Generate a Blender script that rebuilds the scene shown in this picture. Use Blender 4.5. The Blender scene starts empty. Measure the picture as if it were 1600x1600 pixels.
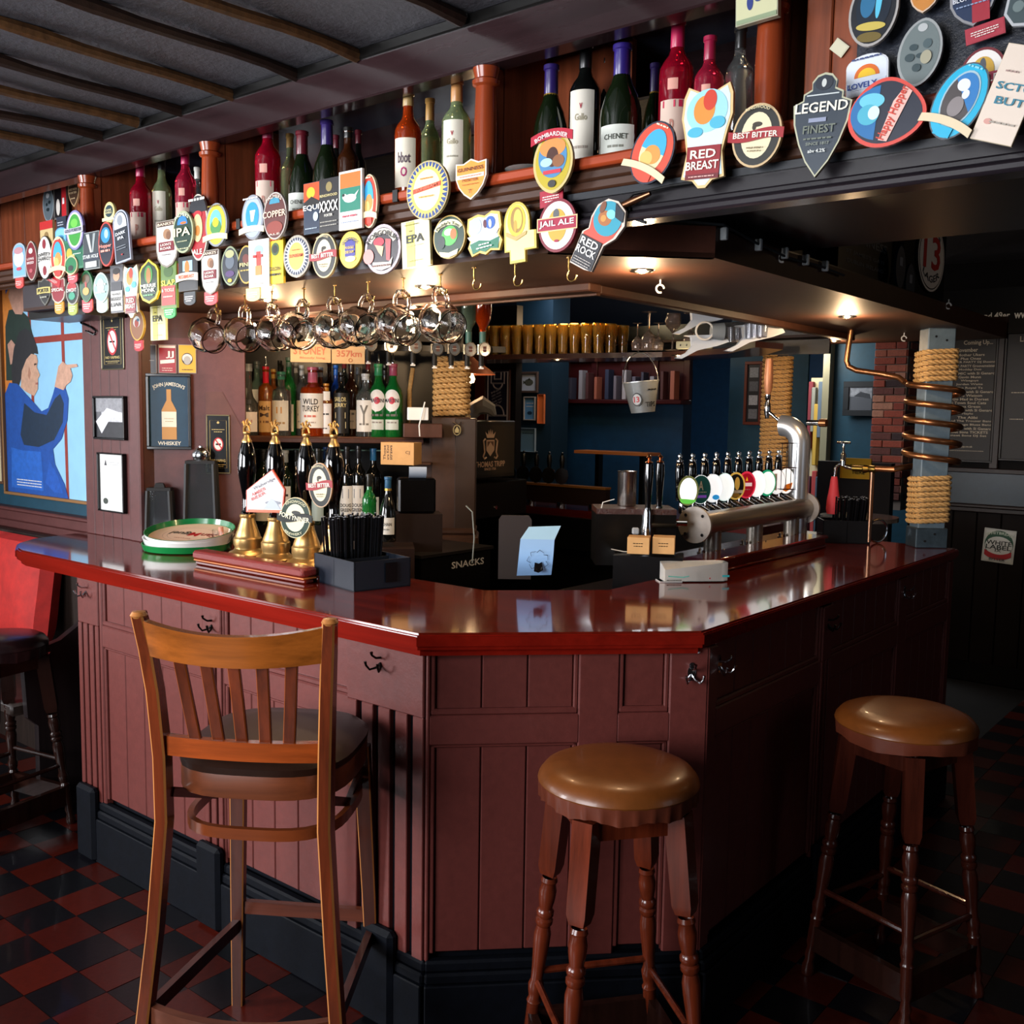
import bpy, bmesh, math, random
from math import sin, cos, pi, radians as R, atan2, sqrt
from mathutils import Matrix, Vector
random.seed(7)
SC = bpy.context.scene
COL = SC.collection
# ------------------------------------------------------------------ camera
CAM = Vector((1.686, -1.712, 1.616)); YAW, PIT, ROL, FPX = 0.6827, 0.09746, 0.01554, 1560.4
Dv = Vector((-sin(YAW)*cos(PIT), cos(YAW)*cos(PIT), -sin(PIT)))
Rv = Vector((cos(YAW), sin(YAW), 0)); Uv = Rv.cross(Dv)
R2 = Rv*cos(ROL)+Uv*sin(ROL); U2 = Uv*cos(ROL)-Rv*sin(ROL)
cd = bpy.data.cameras.new('camera'); cam = bpy.data.objects.new('camera', cd); COL.objects.link(cam)
cd.sensor_width = 36; cd.lens = 36*FPX/1600; cd.clip_start = .05
cam.matrix_world = Matrix(((R2.x, U2.x, -Dv.x, CAM.x), (R2.y, U2.y, -Dv.y, CAM.y), (R2.z, U2.z, -Dv.z, CAM.z), (0, 0, 0, 1)))
SC.camera = cam
SC.view_settings.view_transform = 'Standard'; SC.view_settings.look = 'None'
SC.view_settings.exposure = 0.0; SC.view_settings.gamma = 1.0; SC.view_settings.use_curve_mapping = False
# ------------------------------------------------------------------ world and lights
W = bpy.data.worlds.new('world'); SC.world = W; W.use_nodes = True
W.node_tree.nodes['Background'].inputs[0].default_value = (.5, .6, .8, 1)
W.node_tree.nodes['Background'].inputs[1].default_value = .05
def area(name, loc, target, sx, sy, power, col, spread=180):
    l = bpy.data.lights.new(name, 'AREA'); l.shape = 'RECTANGLE'; l.size = sx; l.size_y = sy; l.energy = power; l.color = col; l.spread = R(spread)
    o = bpy.data.objects.new(name, l); COL.objects.link(o); o.location = loc
    o.rotation_euler = (Vector(target)-Vector(loc)).to_track_quat('-Z', 'Y').to_euler(); return o
def spot(name, loc, power, col, ang=110, rad=.03, blend=.6, target=None):
    l = bpy.data.lights.new(name, 'SPOT'); l.energy = power; l.color = col; l.spot_size = R(ang); l.spot_blend = blend; l.shadow_soft_size = rad
    o = bpy.data.objects.new(name, l); COL.objects.link(o); o.location = loc
    if target: o.rotation_euler = (Vector(target)-Vector(loc)).to_track_quat('-Z', 'Y').to_euler()
    return o
def point(name, loc, power, col, rad=.05):
    l = bpy.data.lights.new(name, 'POINT'); l.energy = power; l.color = col; l.shadow_soft_size = rad
    o = bpy.data.objects.new(name, l); COL.objects.link(o); o.location = loc; return o
DAY = (.95, .96, 1.0); WARM = (1.0, .66, .36)
area('daylight_left_window', (-3.3, -3.3, 1.75), (-.6, .3, 1.45), 1.1, 1.3, 78, DAY, 105)
area('daylight_front_window', (-.2, -3.4, 1.75), (-.1, .3, 1.5), 1.9, 1.4, 60, DAY, 105)
area('daylight_right_window', (3.45, .9, 1.6), (.6, 1.6, .8), .9, 1.2, 3.2, (.75, .86, 1))
point('ceiling_lamp', (1.7, 3.0, 2.42), 2, WARM, .06)
point('glass_shelf_fill', (-1.35, 2.36, 2.22), 5.0, (1, .78, .45), .08)  # added fill brightening the shelf glasses, no fitting here
point('far_counter_fill', (-2.1, 3.5, 2.2), 5, WARM, .08)  # added warm fill for the dark far taps, no fitting
area('daylight_far_left', (-4.3, -1.6, 1.7), (-1.2, .2, 1.5), 1.6, 1.5, 20, DAY, 120)
# fills added to brighten the far room and right wall, no fittings
area('far_room_fill', (-2.6, 5.8, 2.4), (-2.6, 6.2, 0), 1.2, 1.2, 42, (.9, .95, 1))
area('near_far_room_fill', (-2.2, 3.7, 2.4), (-2.2, 4.3, 1.2), .8, .3, 4, (.9, .95, 1))
area('far_right_fill', (.6, 3.9, 2.08), (.6, 5.0, 1.2), .5, .5, 1, (1, .9, .8))  # added fill for the boards on the right wall
# ------------------------------------------------------------------ helpers
def ray(px, py): return Dv+R2*((px-800)/FPX)-U2*((py-800)/FPX)
def on(px, py, ax, val):
    """the point of the real plane x|y|z = val that a surveyed photo coordinate shows"""
    w = ray(px, py); i = 'xyz'.index(ax); return CAM+w*((val-CAM[i])/w[i])
def at(px, py, depth): return CAM+ray(px, py)*depth
def pj(p):
    v = Vector(p)-CAM; d = v.dot(Dv); return 800+FPX*v.dot(R2)/d, 800-FPX*v.dot(U2)/d, d
def lin(h):
    h = h.lstrip('#'); c = [int(h[i:i+2], 16)/255 for i in (0, 2, 4)]
    return tuple(x/12.92 if x <= .04045 else ((x+.055)/1.055)**2.4 for x in c)
MATS = {}
def mat(hexc, rough=.5, metal=0., coat=0., trans=0., ior=1.45, emit=0., grain=None, var=0., bump=0., scale=8., alpha=1., spec=.5):
    key = (hexc, rough, metal, coat, trans, ior, emit, grain, var, bump, scale, alpha, spec)
    if key in MATS: return MATS[key]
    m = bpy.data.materials.new('m_%s_%d' % (hexc.strip('#'), len(MATS))); m.use_nodes = True
    nt = m.node_tree; b = nt.nodes['Principled BSDF']; c = lin(hexc)
    b.inputs['Base Color'].default_value = (*c, 1); b.inputs['Roughness'].default_value = rough; b.inputs['Metallic'].default_value = metal
    b.inputs['Coat Weight'].default_value = coat; b.inputs['Coat Roughness'].default_value = .06
    b.inputs['Transmission Weight'].default_value = trans; b.inputs['IOR'].default_value = ior; b.inputs['Alpha'].default_value = alpha
    b.inputs['Specular IOR Level'].default_value = spec
    if emit: b.inputs['Emission Color'].default_value = (*c, 1); b.inputs['Emission Strength'].default_value = emit
    if grain or var or bump:
        tc = nt.nodes.new('ShaderNodeTexCoord'); mp = nt.nodes.new('ShaderNodeMapping'); nt.links.new(tc.outputs['Object'], mp.inputs[0])
        s = {'x': (.06, 1, 1), 'y': (1, .06, 1), 'z': (1, 1, .06), None: (1, 1, 1)}[grain]
        mp.inputs['Scale'].default_value = tuple(k*scale for k in s)
        n = nt.nodes.new('ShaderNodeTexNoise'); n.inputs['Scale'].default_value = 3; n.inputs['Detail'].default_value = 6; n.inputs['Roughness'].default_value = .65
        nt.links.new(mp.outputs[0], n.inputs['Vector'])
        if var:
            rp = nt.nodes.new('ShaderNodeValToRGB'); rp.color_ramp.elements[0].position = .3; rp.color_ramp.elements[1].position = .72
            rp.color_ramp.elements[0].color = (*[k*(1-var) for k in c], 1); rp.color_ramp.elements[1].color = (*[min(1, k*(1+var)) for k in c], 1)
            nt.links.new(n.outputs[0], rp.inputs[0]); nt.links.new(rp.outputs[0], b.inputs['Base Color'])
        if bump:
            bp = nt.nodes.new('ShaderNodeBump'); bp.inputs['Strength'].default_value = bump; bp.inputs['Distance'].default_value = .01
            nt.links.new(n.outputs[0], bp.inputs['Height']); nt.links.new(bp.outputs[0], b.inputs['Normal'])
    MATS[key] = m; return m
FC = [None]
def rotm(rx=0, ry=0, rz=0): return Matrix.Rotation(rz, 4, 'Z') @ Matrix.Rotation(ry, 4, 'Y') @ Matrix.Rotation(rx, 4, 'X')
def T(x, y=None, z=None): return Matrix.Translation((x, y, z)) if y is not None else Matrix.Translation(x)
ORD = ['first', 'second', 'third', 'fourth', 'fifth', 'sixth', 'seventh', 'eighth', 'ninth', 'tenth', 'eleventh', 'twelfth', 'thirteenth']
TEXTS = {}
def text_data(s, arc=0.):
    k = (s, arc)
    if k in TEXTS: return TEXTS[k]
    cu = bpy.data.curves.new('lettering', 'FONT'); cu.body = s; cu.size = 1; cu.align_x = 'CENTER'; cu.align_y = 'CENTER'; cu.resolution_u = 2; cu.offset = .018
    ob = bpy.data.objects.new('lettering_source', cu); me = bpy.data.meshes.new_from_object(ob)
    vs = [v.co.copy() for v in me.vertices]; fs = [tuple(p.vertices) for p in me.polygons]
    bpy.data.objects.remove(ob); bpy.data.meshes.remove(me); bpy.data.curves.remove(cu)
    if vs:
        x0 = min(v.x for v in vs); x1 = max(v.x for v in vs); y0 = min(v.y for v in vs); y1 = max(v.y for v in vs)
        vs = [((v.x-(x0+x1)/2)/(x1-x0), (v.y-(y0+y1)/2)/(y1-y0)) for v in vs]    # normalised to 1 x 1
    TEXTS[k] = (vs, fs); return TEXTS[k]
class MB:
    """collects shapes, then links them as one mesh object"""
    def __init__(s): s.v = []; s.f = []; s.m = []; s.mats = []
    def mi(s, m):
        if m not in s.mats: s.mats.append(m)
        return s.mats.index(m)
    def add(s, vs, fs, m, M=None):
        o = len(s.v); i = s.mi(m)
        for v in vs:
            v = Vector(v); s.v.append(M @ v if M else v)
        for f in fs: s.f.append([k+o for k in f]); s.m.append(i)
        return s
    def box(s, x0, x1, y0, y1, z0, z1, m, M=None, b=0.):
        if b <= 0:
            vs = [(x, y, z) for z in (z0, z1) for y in (y0, y1) for x in (x0, x1)]
            return s.add(vs, [(0, 2, 3, 1), (4, 5, 7, 6), (0, 1, 5, 4), (2, 6, 7, 3), (0, 4, 6, 2), (1, 3, 7, 5)], m, M)
        bm = bmesh.new(); bmesh.ops.create_cube(bm, size=1)
        for v in bm.verts: v.co = Vector(((x0+x1)/2+v.co.x*(x1-x0), (y0+y1)/2+v.co.y*(y1-y0), (z0+z1)/2+v.co.z*(z1-z0)))
        bmesh.ops.bevel(bm, geom=bm.edges[:], offset=b, segments=1, affect='EDGES'); bm.verts.index_update()
        s.add([v.co.copy() for v in bm.verts], [[v.index for v in f.verts] for f in bm.faces], m, M); bm.free(); return s
    def cyl(s, x, y, z0, z1, r0, m, r1=None, n=16, M=None):
        r1 = r0 if r1 is None else r1; return s.lathe([(0, z0), (r0, z0), (r1, z1), (0, z1)], m, n, x, y, M=M)
    def lathe(s, prof, m, n=20, x=0, y=0, z=0, M=None):
        vs = []; fs = []; idx = []
        for r, h in prof:
            if r <= 1e-6: idx.append([len(vs)]); vs.append((x, y, z+h))
            else: idx.append(list(range(len(vs), len(vs)+n))); vs += [(x+r*cos(2*pi*k/n), y+r*sin(2*pi*k/n), z+h) for k in range(n)]
        for a, c in zip(idx, idx[1:]):
            if len(a) == 1 and len(c) == 1: continue
            for k in range(n):
                j = (k+1) % n
                if len(a) == 1: fs.append((a[0], c[j], c[k]))
                elif len(c) == 1: fs.append((a[k], a[j], c[0]))
                else: fs.append((a[k], a[j], c[j], c[k]))
        return s.add(vs, fs, m, M)
    def prism(s, poly, z0, z1, m, M=None):
        n = len(poly); vs = [(*p, z0) for p in poly]+[(*p, z1) for p in poly]
        fs = [list(range(n))[::-1], list(range(n, 2*n))]+[(k, (k+1) % n, (k+1) % n+n, k+n) for k in range(n)]
        return s.add(vs, fs, m, M)
    def face(s, poly, y0, m, M=None, t=.0):
        """flat print / plate: poly in (x, z), front at y0-t"""
        n = len(poly)
        if t <= 0: return s.add([(p[0], y0, p[1]) for p in poly], [list(range(n))], m, M)
        vs = [(p[0], y0, p[1]) for p in poly]+[(p[0], y0-t, p[1]) for p in poly]
        fs = [list(range(n))[::-1], list(range(n, 2*n))]+[(k, (k+1) % n, (k+1) % n+n, k+n) for k in range(n)]
        return s.add(vs, fs, m, M)
    def tube(s, path, r, m, n=8, M=None, cap=True, closed=False):
        P = [Vector(p) for p in path]; rs = r if isinstance(r, (list, tuple)) else [r]*len(P)
        vs = []; fs = []; up = None; L = len(P)
        for i, p in enumerate(P):
            if closed: d = P[(i+1) % L]-P[i-1]
            else: d = P[min(i+1, L-1)]-P[max(i-1, 0)]
            d.normalize()
            if up is None: up = Vector((0, 0, 1)) if abs(d.z) < .9 else Vector((1, 0, 0))
            a = (up-d*up.dot(d)); a.normalize(); c = d.cross(a); up = a
            vs += [p+(a*cos(2*pi*k/n)+c*sin(2*pi*k/n))*rs[i] for k in range(n)]
        for i in range(L if closed else L-1):
            j = (i+1) % L
            fs += [(i*n+k, i*n+(k+1) % n, j*n+(k+1) % n, j*n+k) for k in range(n)]
        if cap and not closed: fs += [tuple(range(n))[::-1], tuple(range((L-1)*n, L*n))]
        return s.add(vs, fs, m, M)
    def ebar(s, path, w, t, m, edge, e=.003, side=(0, 0, 1), M=None):
        """rectangular bar with narrow chamfered (worn) corners of a second material"""
        P = [Vector(p) for p in path]; L = len(P); vs = []; fa = []; fb = []; ws = w if isinstance(w, (list, tuple)) else [w]*L; ts = t if isinstance(t, (list, tuple)) else [t]*L
        for i, p in enumerate(P):
            d = P[min(i+1, L-1)]-P[max(i-1, 0)]; d.normalize(); sd = Vector(side); a = sd-d*sd.dot(d); a.normalize(); c = d.cross(a); u = ws[i]/2; v = ts[i]/2
            vs += [p+a*x+c*y for x, y in ((-u+e, -v), (u-e, -v), (u, -v+e), (u, v-e), (u-e, v), (-u+e, v), (-u, v-e), (-u, -v+e))]
        for i in range(L-1):
            for k in range(8): (fa if k % 2 == 0 else fb).append((i*8+k, i*8+(k+1) % 8, i*8+8+(k+1) % 8, i*8+8+k))
        fa += [tuple(range(8))[::-1], tuple((L-1)*8+k for k in range(8))]
        o = len(s.v); s.add(vs, fa, m, M); i = s.mi(edge)
        for f in fb: s.f.append([k+o for k in f]); s.m.append(i)
        return s
    def bar(s, path, w, t, m, M=None, side=None):
        """rectangular bar swept along a path: w across 'side', t across the other way"""
        P = [Vector(p) for p in path]; L = len(P); vs = []; fs = []; ws = w if isinstance(w, (list, tuple)) else [w]*L; ts = t if isinstance(t, (list, tuple)) else [t]*L
        for i, p in enumerate(P):
            d = P[min(i+1, L-1)]-P[max(i-1, 0)]; d.normalize(); sd = Vector(side) if side else Vector((0, 0, 1)); a = sd-d*sd.dot(d); a.normalize(); c = d.cross(a)
            vs += [p+a*(ws[i]/2*u)+c*(ts[i]/2*v) for u, v in ((-1, -1), (1, -1), (1, 1), (-1, 1))]
        for i in range(L-1): fs += [(i*4+k, i*4+(k+1) % 4, i*4+4+(k+1) % 4, i*4+4+k) for k in range(4)]
        fs += [(3, 2, 1, 0), tuple((L-1)*4+k for k in range(4))]
        return s.add(vs, fs, m, M)
    def text(s, st, x, z, w, h, m, y=0., M=None, arc=0., rot=0.):
        """lettering in the xz plane facing -y, w x h; arc = total bend in radians (positive arches up)"""
        if st == '~':    # a line of small print
            random.seed(int(abs(x)*1e4+abs(z)*1e4)); k = -w/2
            while k < w/2-h*.4:
                l = h*random.uniform(.6, 2.2); s.face([(x+k, z-h*.3), (x+min(k+l, w/2), z-h*.3), (x+min(k+l, w/2), z+h*.3), (x+k, z+h*.3)], y, m, M); k += l+h*.4
            return s
        vs, fs = text_data(st); o = []
        for vx, vy in vs:
            X = vx*w; Z = vy*h
            if arc:
                r = w/arc; a = X/r; q = (r+Z) if arc > 0 else (r+Z); X = q*sin(a); Z = q*cos(a)-r
            if rot: X, Z = X*cos(rot)-Z*sin(rot), X*sin(rot)+Z*cos(rot)
            o.append((x+X, y, z+Z))
        return s.add(o, fs, m, M)
    def build(s, name, parent=None, smooth=True, kind=None, label=None, world=False):
        me = bpy.data.meshes.new(name)
        vs = s.v
        if world and parent:
            Mi = parent.matrix_basis.inverted()
            q = parent.parent
            while q: Mi = Mi @ q.matrix_basis.inverted(); q = q.parent
            vs = [Mi @ v for v in vs]
        me.from_pydata([tuple(v) for v in vs], [], s.f)
        for m in s.mats: me.materials.append(m)
        me.polygons.foreach_set('material_index', s.m)
        if smooth:
            me.shade_smooth(); me.set_sharp_from_angle(angle=R(38))
        me.update()
        o = bpy.data.objects.new(name, me); COL.objects.link(o)
        if parent: o.parent = parent
        if kind: o['kind'] = kind
        if label: o['label'] = label
        return o
def tag(o, label, cat, group=None):
    o['label'] = label; o['category'] = cat
    if group: o['group'] = group
    return o
def thing(name, label, cat, loc=(0, 0, 0), rz=0., group=None, M=None):
    o = bpy.data.objects.new(name, None); COL.objects.link(o); o.empty_display_size = .05
    o.matrix_local = M if M else (T(*loc) @ Matrix.Rotation(rz, 4, 'Z'))
    return tag(o, label, cat, group)
def struct(name, mb, parent=None, smooth=True):
    o = mb.build(name, parent, smooth); o['kind'] = 'structure'; return o
def dup(src, M, label, group=None, cat=None):
    c = src.copy(); COL.objects.link(c); c.matrix_local = M; c['label'] = label
    if group: c['group'] = group
    for ch in list(src.children):
        d = ch.copy(); COL.objects.link(d); d.parent = c
        for g in list(ch.children):
            e = g.copy(); COL.objects.link(e); e.parent = d
    return c
def ell(rx, rz, n=28, cx=0, cz=0, a0=0, a1=2*pi): return [(cx+rx*cos(a0+(a1-a0)*k/n), cz+rz*sin(a0+(a1-a0)*k/n)) for k in range(n if abs(a1-a0-2*pi) < 1e-6 else n+1)]
def rect(w, h, cx=0, cz=0): return [(cx-w/2, cz-h/2), (cx+w/2, cz-h/2), (cx+w/2, cz+h/2), (cx-w/2, cz+h/2)]
# ------------------------------------------------------------------ shared materials
MAHOG = mat('#5e160a', .12, grain='x', var=.35, scale=9, coat=.6)
MAHOGY = mat('#5e160a', .12, grain='y', var=.35, scale=9, coat=.6)
BARPAINT = mat('#612d28', .42, var=.12, bump=.08, scale=14)
DARKPAINT = mat('#060910', .6, var=.3, bump=.1, scale=10, spec=.15)
BROWN = mat('#4a2a20', .4, var=.18, scale=10)
CANOPY = mat('#3a2218', .55, var=.2, scale=8, spec=.3)
FASCIA = mat('#2a2026', .4, var=.15)
CASE = mat('#7c3f26', .28, grain='z', var=.45, scale=10)
CASEX = mat('#5a2d1c', .28, grain='x', var=.4, scale=8)
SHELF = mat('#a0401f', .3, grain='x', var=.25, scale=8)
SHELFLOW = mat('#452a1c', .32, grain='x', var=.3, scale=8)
BLACKW = mat('#0a0908', .3, var=.3)
BLACK = mat('#060607', .25); MATBLACK = mat('#0b0b0c', .6)
TEAL = mat('#0f3f52', .55, var=.15, scale=5); NAVY = mat('#123a5c', .5, var=.2, scale=4)
BRASS = mat('#d6b072', .34, metal=.9); CHROME = mat('#c9ccd0', .12, metal=1.); STEEL = mat('#9a948c', .34, metal=.85, grain='y', var=.2)
COPPER = mat('#a06a44', .3, metal=.9, var=.35, scale=6)
WHITE = mat('#e8e6e0', .4); CREAM = mat('#dccfa6', .4); SILVERW = mat('#d9dcdc', .3)
GLASS = mat('#ffffff', .02, trans=1., ior=1.45)
# ================================================================== room shell
fl = bpy.data.objects.new('floor', None); COL.objects.link(fl); fl['kind'] = 'structure'
mb = MB(); mb.box(-7, 5, -3.6, 9.5, -.2, -.006, mat('#0c0908', .8)); fb = mb.build('grout_bed', fl, False)
PT = .156; X0, Y0 = -.833, -.2115
RED = [mat('#3e0d05', .32, var=.25, bump=.06, scale=14, coat=.1), mat('#481107', .34, var=.25, bump=.06, scale=14, coat=.1), mat('#380c05', .36, var=.3, bump=.06, scale=14)]
BLU = [mat('#07080c', .34, var=.3, bump=.06, scale=14, coat=.1), mat('#0b0a10', .36, var=.3, bump=.06, scale=14, coat=.1)]
def tile_mesh(m):
    q = MB(); q.box(-PT/2+.001, PT/2-.001, -PT/2+.001, PT/2-.001, -.012, 0, m)
    o = q.build('tile', None, False); me = o.data; bpy.data.objects.remove(o); return me
tm = [[tile_mesh(m) for m in RED], [tile_mesh(m) for m in BLU]]
cells = []
def under_bar(x, y): return (y > .12 and x < .42 and x-y < -.12 and x > -1.7) or y > 4.7
for i in range(-26, 24):
    for j in range(-16, 36):
        x = X0+(i+.5)*PT; y = Y0+(j+.5)*PT; u, v, d = pj((x, y, 0))
        if d > .6 and -60 < u < 1680 and 900 < v < 1720 and not under_bar(x, y) and y < 4.8: cells.append((d, i, j, x, y))
cells.sort()
vis = [c for c in cells if c[0] > 1.9]
for d, i, j, x, y in vis[:300]:
    o = bpy.data.objects.new('floor_tile', random.choice(tm[(i+j) % 2])); COL.objects.link(o); o.parent = fl
    o.location = (x, y, random.uniform(-.001, .0008)); o.rotation_euler = (random.uniform(-.004, .004), random.uniform(-.004, .004), random.uniform(-.004, .004))
done = {(c[1], c[2]) for c in vis[:300]}
mb = MB()
for i in range(-26, 24):
    for j in range(-16, 34):
        if (i, j) in done: continue
        x = X0+(i+.5)*PT; y = Y0+(j+.5)*PT
        if under_bar(x, y): continue
        mb.box(x-PT/2+.002, x+PT/2-.002, y-PT/2+.002, y+PT/2-.002, -.012, 0, (BLU if (i+j) % 2 else RED)[0])
mb.build('floor_tiles', fl, False, kind='stuff')
# ceiling: dark textured plaster with bamboo poles on the customer side
CEIL = mat('#54545a', .38, var=.22, bump=.5, scale=18)
mb = MB(); mb.box(-7, 5, -3.6, 9.5, 2.585, 2.7, CEIL); ce = struct('ceiling', mb, None, False)
POLE = mat('#5a3d22', .45, var=.45, bump=.3, scale=12); POLED = mat('#2a1a12', .5, var=.4, bump=.3, scale=12)
for k, (x, ye) in enumerate([(-2.35, .1), (-1.975, .2), (-1.7, .19), (-1.43, .16), (-1.19, .2), (-.915, .197), (-.62, .193), (-.37, .176), (.02, .16), (.42, .1), (.8, .1)]):
    q = MB(); random.seed(k+3); pts = []; rs = []
    for t in range(25):
        y = ye-t*.125; pts.append((x-.05+.012*sin(t*.7+k), y, 2.568+.004*sin(t*1.3)))
        rs.append(.015*(1.25 if t % 5 == 0 else 1.0))
    q.tube(pts, rs, POLE if k % 2 else POLED, 8); q.build('ceiling_pole', ce)
# walls
def wall(name, x0, x1, y0, y1, z0, z1, m):
    q = MB(); q.box(x0, x1, y0, y1, z0, z1, m); return struct(name, q, None, False)
wl = wall('wall_left', -7, -2.3, .55, .75, 0, 2.585, TEAL)
wall('wall_side', -4.62, -4.5, -3.6, .55, 0, 2.585, mat('#5a4a48', .6))
wf = wall('wall_front', -4.6, 5, -3.72, -3.6, 0, 2.585, mat('#6a5a54', .6))
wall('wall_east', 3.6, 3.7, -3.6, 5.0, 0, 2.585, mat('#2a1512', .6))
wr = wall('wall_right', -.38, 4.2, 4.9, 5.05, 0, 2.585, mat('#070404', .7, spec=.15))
wb = wall('wall_back', -7, 1, 9.0, 9.15, 0, 2.585, NAVY)
wall('wall_corner', -7.1, -7, 0, 9.2, 0, 2.585, NAVY)
# dado of the left wall: rail and boards
DADO = mat('#5c3432', .42, var=.15, scale=10)
q = MB(); q.box(-5, -2.38, .515, .552, 1.06, 1.115, DADO, b=.008); q.box(-5, -2.38, .49, .552, 1.112, 1.13, DADO, b=.006); q.box(-5, -2.38, .525, .552, 1.02, 1.06, DADO, b=.006); struct('trim_1', q)
for k in range(26):
    x = -2.40-k*.1; q = MB(); q.box(x-.096, x, .538, .56, .1, 1.03, DADO, b=.004); q.build('plank', wl, False)
# ================================================================== bar counter: plan of the outer edge
def off(d, rear=False):
    """outer polyline of the counter moved inwards by d"""
    a = d*math.tan(R(22.5)); return [(-a, d), (.509-d, .509+a)]
CT = 1.08
def band(dout, din, z0, z1, m, x_left, y_end, mb):
    """a strip following the counter front between offsets dout and din"""
    o = off(dout); i = off(din)
    segs = [[(x_left, dout), o[0], i[0], (x_left, din)], [o[0], o[1], i[1], i[0]], [o[1], (.509-dout, y_end), (.509-din, y_end), i[1]]]
    for sgm, mm in zip(segs, (m, m, m)): mb.prism(sgm, z0, z1, mm)
XL = -2.05
top = thing('bar_worktop', 'long glossy red mahogany bar worktop with an angled front corner', 'counter')
def ct_poly(d):
    lc = [(-2.45+d, .38), (-2.40+d, .2+d*.4), (-2.30+d*.7, .09+d*.7), (-2.16, .02+d), (-2.08, d)]
    o = off(d); return lc+[o[0], o[1], (.509-d, 2.74-d), (-.005, 2.76), (-.005, .845), (-.275, .575), (-1.55, .575), (-1.76, .76), (-2.0, .505), (-2.43, .50)]
mb = MB(); mb.prism(ct_poly(.012), CT-.012, CT, MAHOG); mb.build('top_board', top)
mb = MB()
for d, z0, z1 in ((.0, CT-.032, CT-.008), (.004, CT-.008, CT-.004), (.006, CT-.042, CT-.032), (.022, CT-.06, CT-.042)):
    mb.prism(ct_poly(d), z0, z1, mat('#74140a', .16, grain='x', var=.25, scale=8, coat=.5))
mb.build('moulded_edge', top)
# bar body
body = thing('panelled_bar', 'maroon painted panelled bar front of three runs with fluted pilasters', 'bar')
YB, XR, CD = .045, .500, -.055     # face planes: y = YB, x = XR, x - y = CD
AX = CD+YB; BY = XR-CD             # corners (AX, YB) and (XR, BY)
XE = -1.735; YE = 2.71
mb = MB()   # carcass behind the boards
mb.prism([(XE+.03, YB+.03), (AX-.012, YB+.03), (XR-.03, BY+.012), (XR-.03, YE), (.1, YE), (.1, .83), (-.25, .5), (XE+.03, .5)], .02, CT-.04, DARKPAINT)
mb.build('carcass', body, False)
def frame_of(kind):
    """matrix whose local x runs along the face, -y points out of it, z up"""
    if kind == 'L': return T(AX, YB, 0) @ rotm(rz=pi)@ rotm(rz=pi)          # origin at corner A, x runs +x
    if kind == 'D': return T(AX, YB, 0) @ rotm(rz=R(45))
    if kind == 'R': return T(XR, BY, 0) @ rotm(rz=R(90))
LD = sqrt(2)*(XR-AX)
def fbox(kind, x0, x1, z0, z1, yf, yb, m, name, b=.003, parent=None):
    q = MB(); q.box(x0, x1, yf, yb, z0, z1, m, frame_of(kind), b); return q.build(name, parent or body, False)
PL = BARPAINT
def run(kind, panels, stiles, dark=None):
    Pm = dark or BARPAINT
    for (x0, x1) in stiles: fbox(kind, x0, x1, .2, CT-.05, -.0, .03, Pm, 'stile', .004)
    for (x0, x1) in panels:
        fbox(kind, x0-.004, x1+.004, .785, .862, 0., .03, Pm, 'rail', .004)
        # sunk moulding
        for (z0, z1) in ((.862, 1.035), (.235, .785)):
            q = MB(); F = frame_of(kind); w = .012
            q.box(x0, x0+w, .004, .03, z0, z1, Pm, F, .003); q.box(x1-w, x1, .004, .03, z0, z1, Pm, F, .003)
            if z0 > .8: q.box(x0, x1, .002, .03, z0, z0+w*1.4, Pm, F, .004)
            else: q.box(x0, x1, .004, .03, z1-w*.6, z1, Pm, F, .003)
            q.build('moulding', body, False)
            n = max(1, round((x1-x0-2*w)/.105)); s = (x1-x0-2*w)/n
            for k in range(n): fbox(kind, x0+w+k*s+.0012, x0+w+(k+1)*s-.0012, z0, z1, .012, .03, Pm, 'plank', .0028)
run('L', [(-1.565, -.965), (-.85, -.29)], [(-1.585, -1.565), (-.965, -.955), (-.86, -.85)])
run('D', [(.012, .385), (.49, .62)], [(0, .012), (.385, .49), (.62, LD)])
DK = BARPAINT
run('R', [(.05, .73), (.83, 1.47), (1.57, 2.1)], [(0, .05), (.73, .83), (1.47, 1.57), (2.1, 2.155)], DK)
def pilaster(kind, x0, x1, n=3, zt=.855):
    F = frame_of(kind); q = MB(); w = x1-x0; g = w/(2*n+1); gw = g*.8
    q.box(x0, x1, -.004, .028, zt, CT-.05, PL, F, .003)
    q.box(x0, x1, .010, .028, .2, zt, DARKPAINT, F)
    for k in range(n+1): q.box(x0+2*k*g-(g-gw if k else 0), x0+2*k*g+g+(g-gw if k < n else 0)-.0, -.004, .012, .2, zt, PL, F, .002)
    q.build('fluted_pilaster', body, False)
pilaster('L', -1.725, -1.585); pilaster('L', -.955, -.86, 2); pilaster('L', -.29, -.005, 4)
pilaster('R', .745, .815, 2)
# left end boards
for k in range(4):
    q = MB(); q.box(XE, XE+.02, YB+.01+k*.11, YB+.117+k*.11, .2, CT-.05, PL, None, .003); q.build('end_plank', body, False)
def skirt(kind, x0, x1, name='skirting_board'):
    F = frame_of(kind); q = MB()
    q.box(x0, x1, -.022, .02, 0, .16, DARKPAINT, F, .003); q.box(x0, x1, -.016, .02, .16, .19, DARKPAINT, F, .006); q.box(x0, x1, -.009, .02, .19, .22, DARKPAINT, F, .006)
    q.build(name, body, False)
skirt('L', XE-AX-.01, .005); skirt('D', 0, LD); skirt('R', 0, 2.155)
for k, x in (('L', -1.66), ('L', -.91), ('L', -.15), ('R', .78), ('R', 1.52)):
    q = MB(); q.box(x-.06, x+.06, -.035, .0, 0, .27, DARKPAINT, frame_of(k), .012); q.build('plinth_block', body, False)
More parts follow.
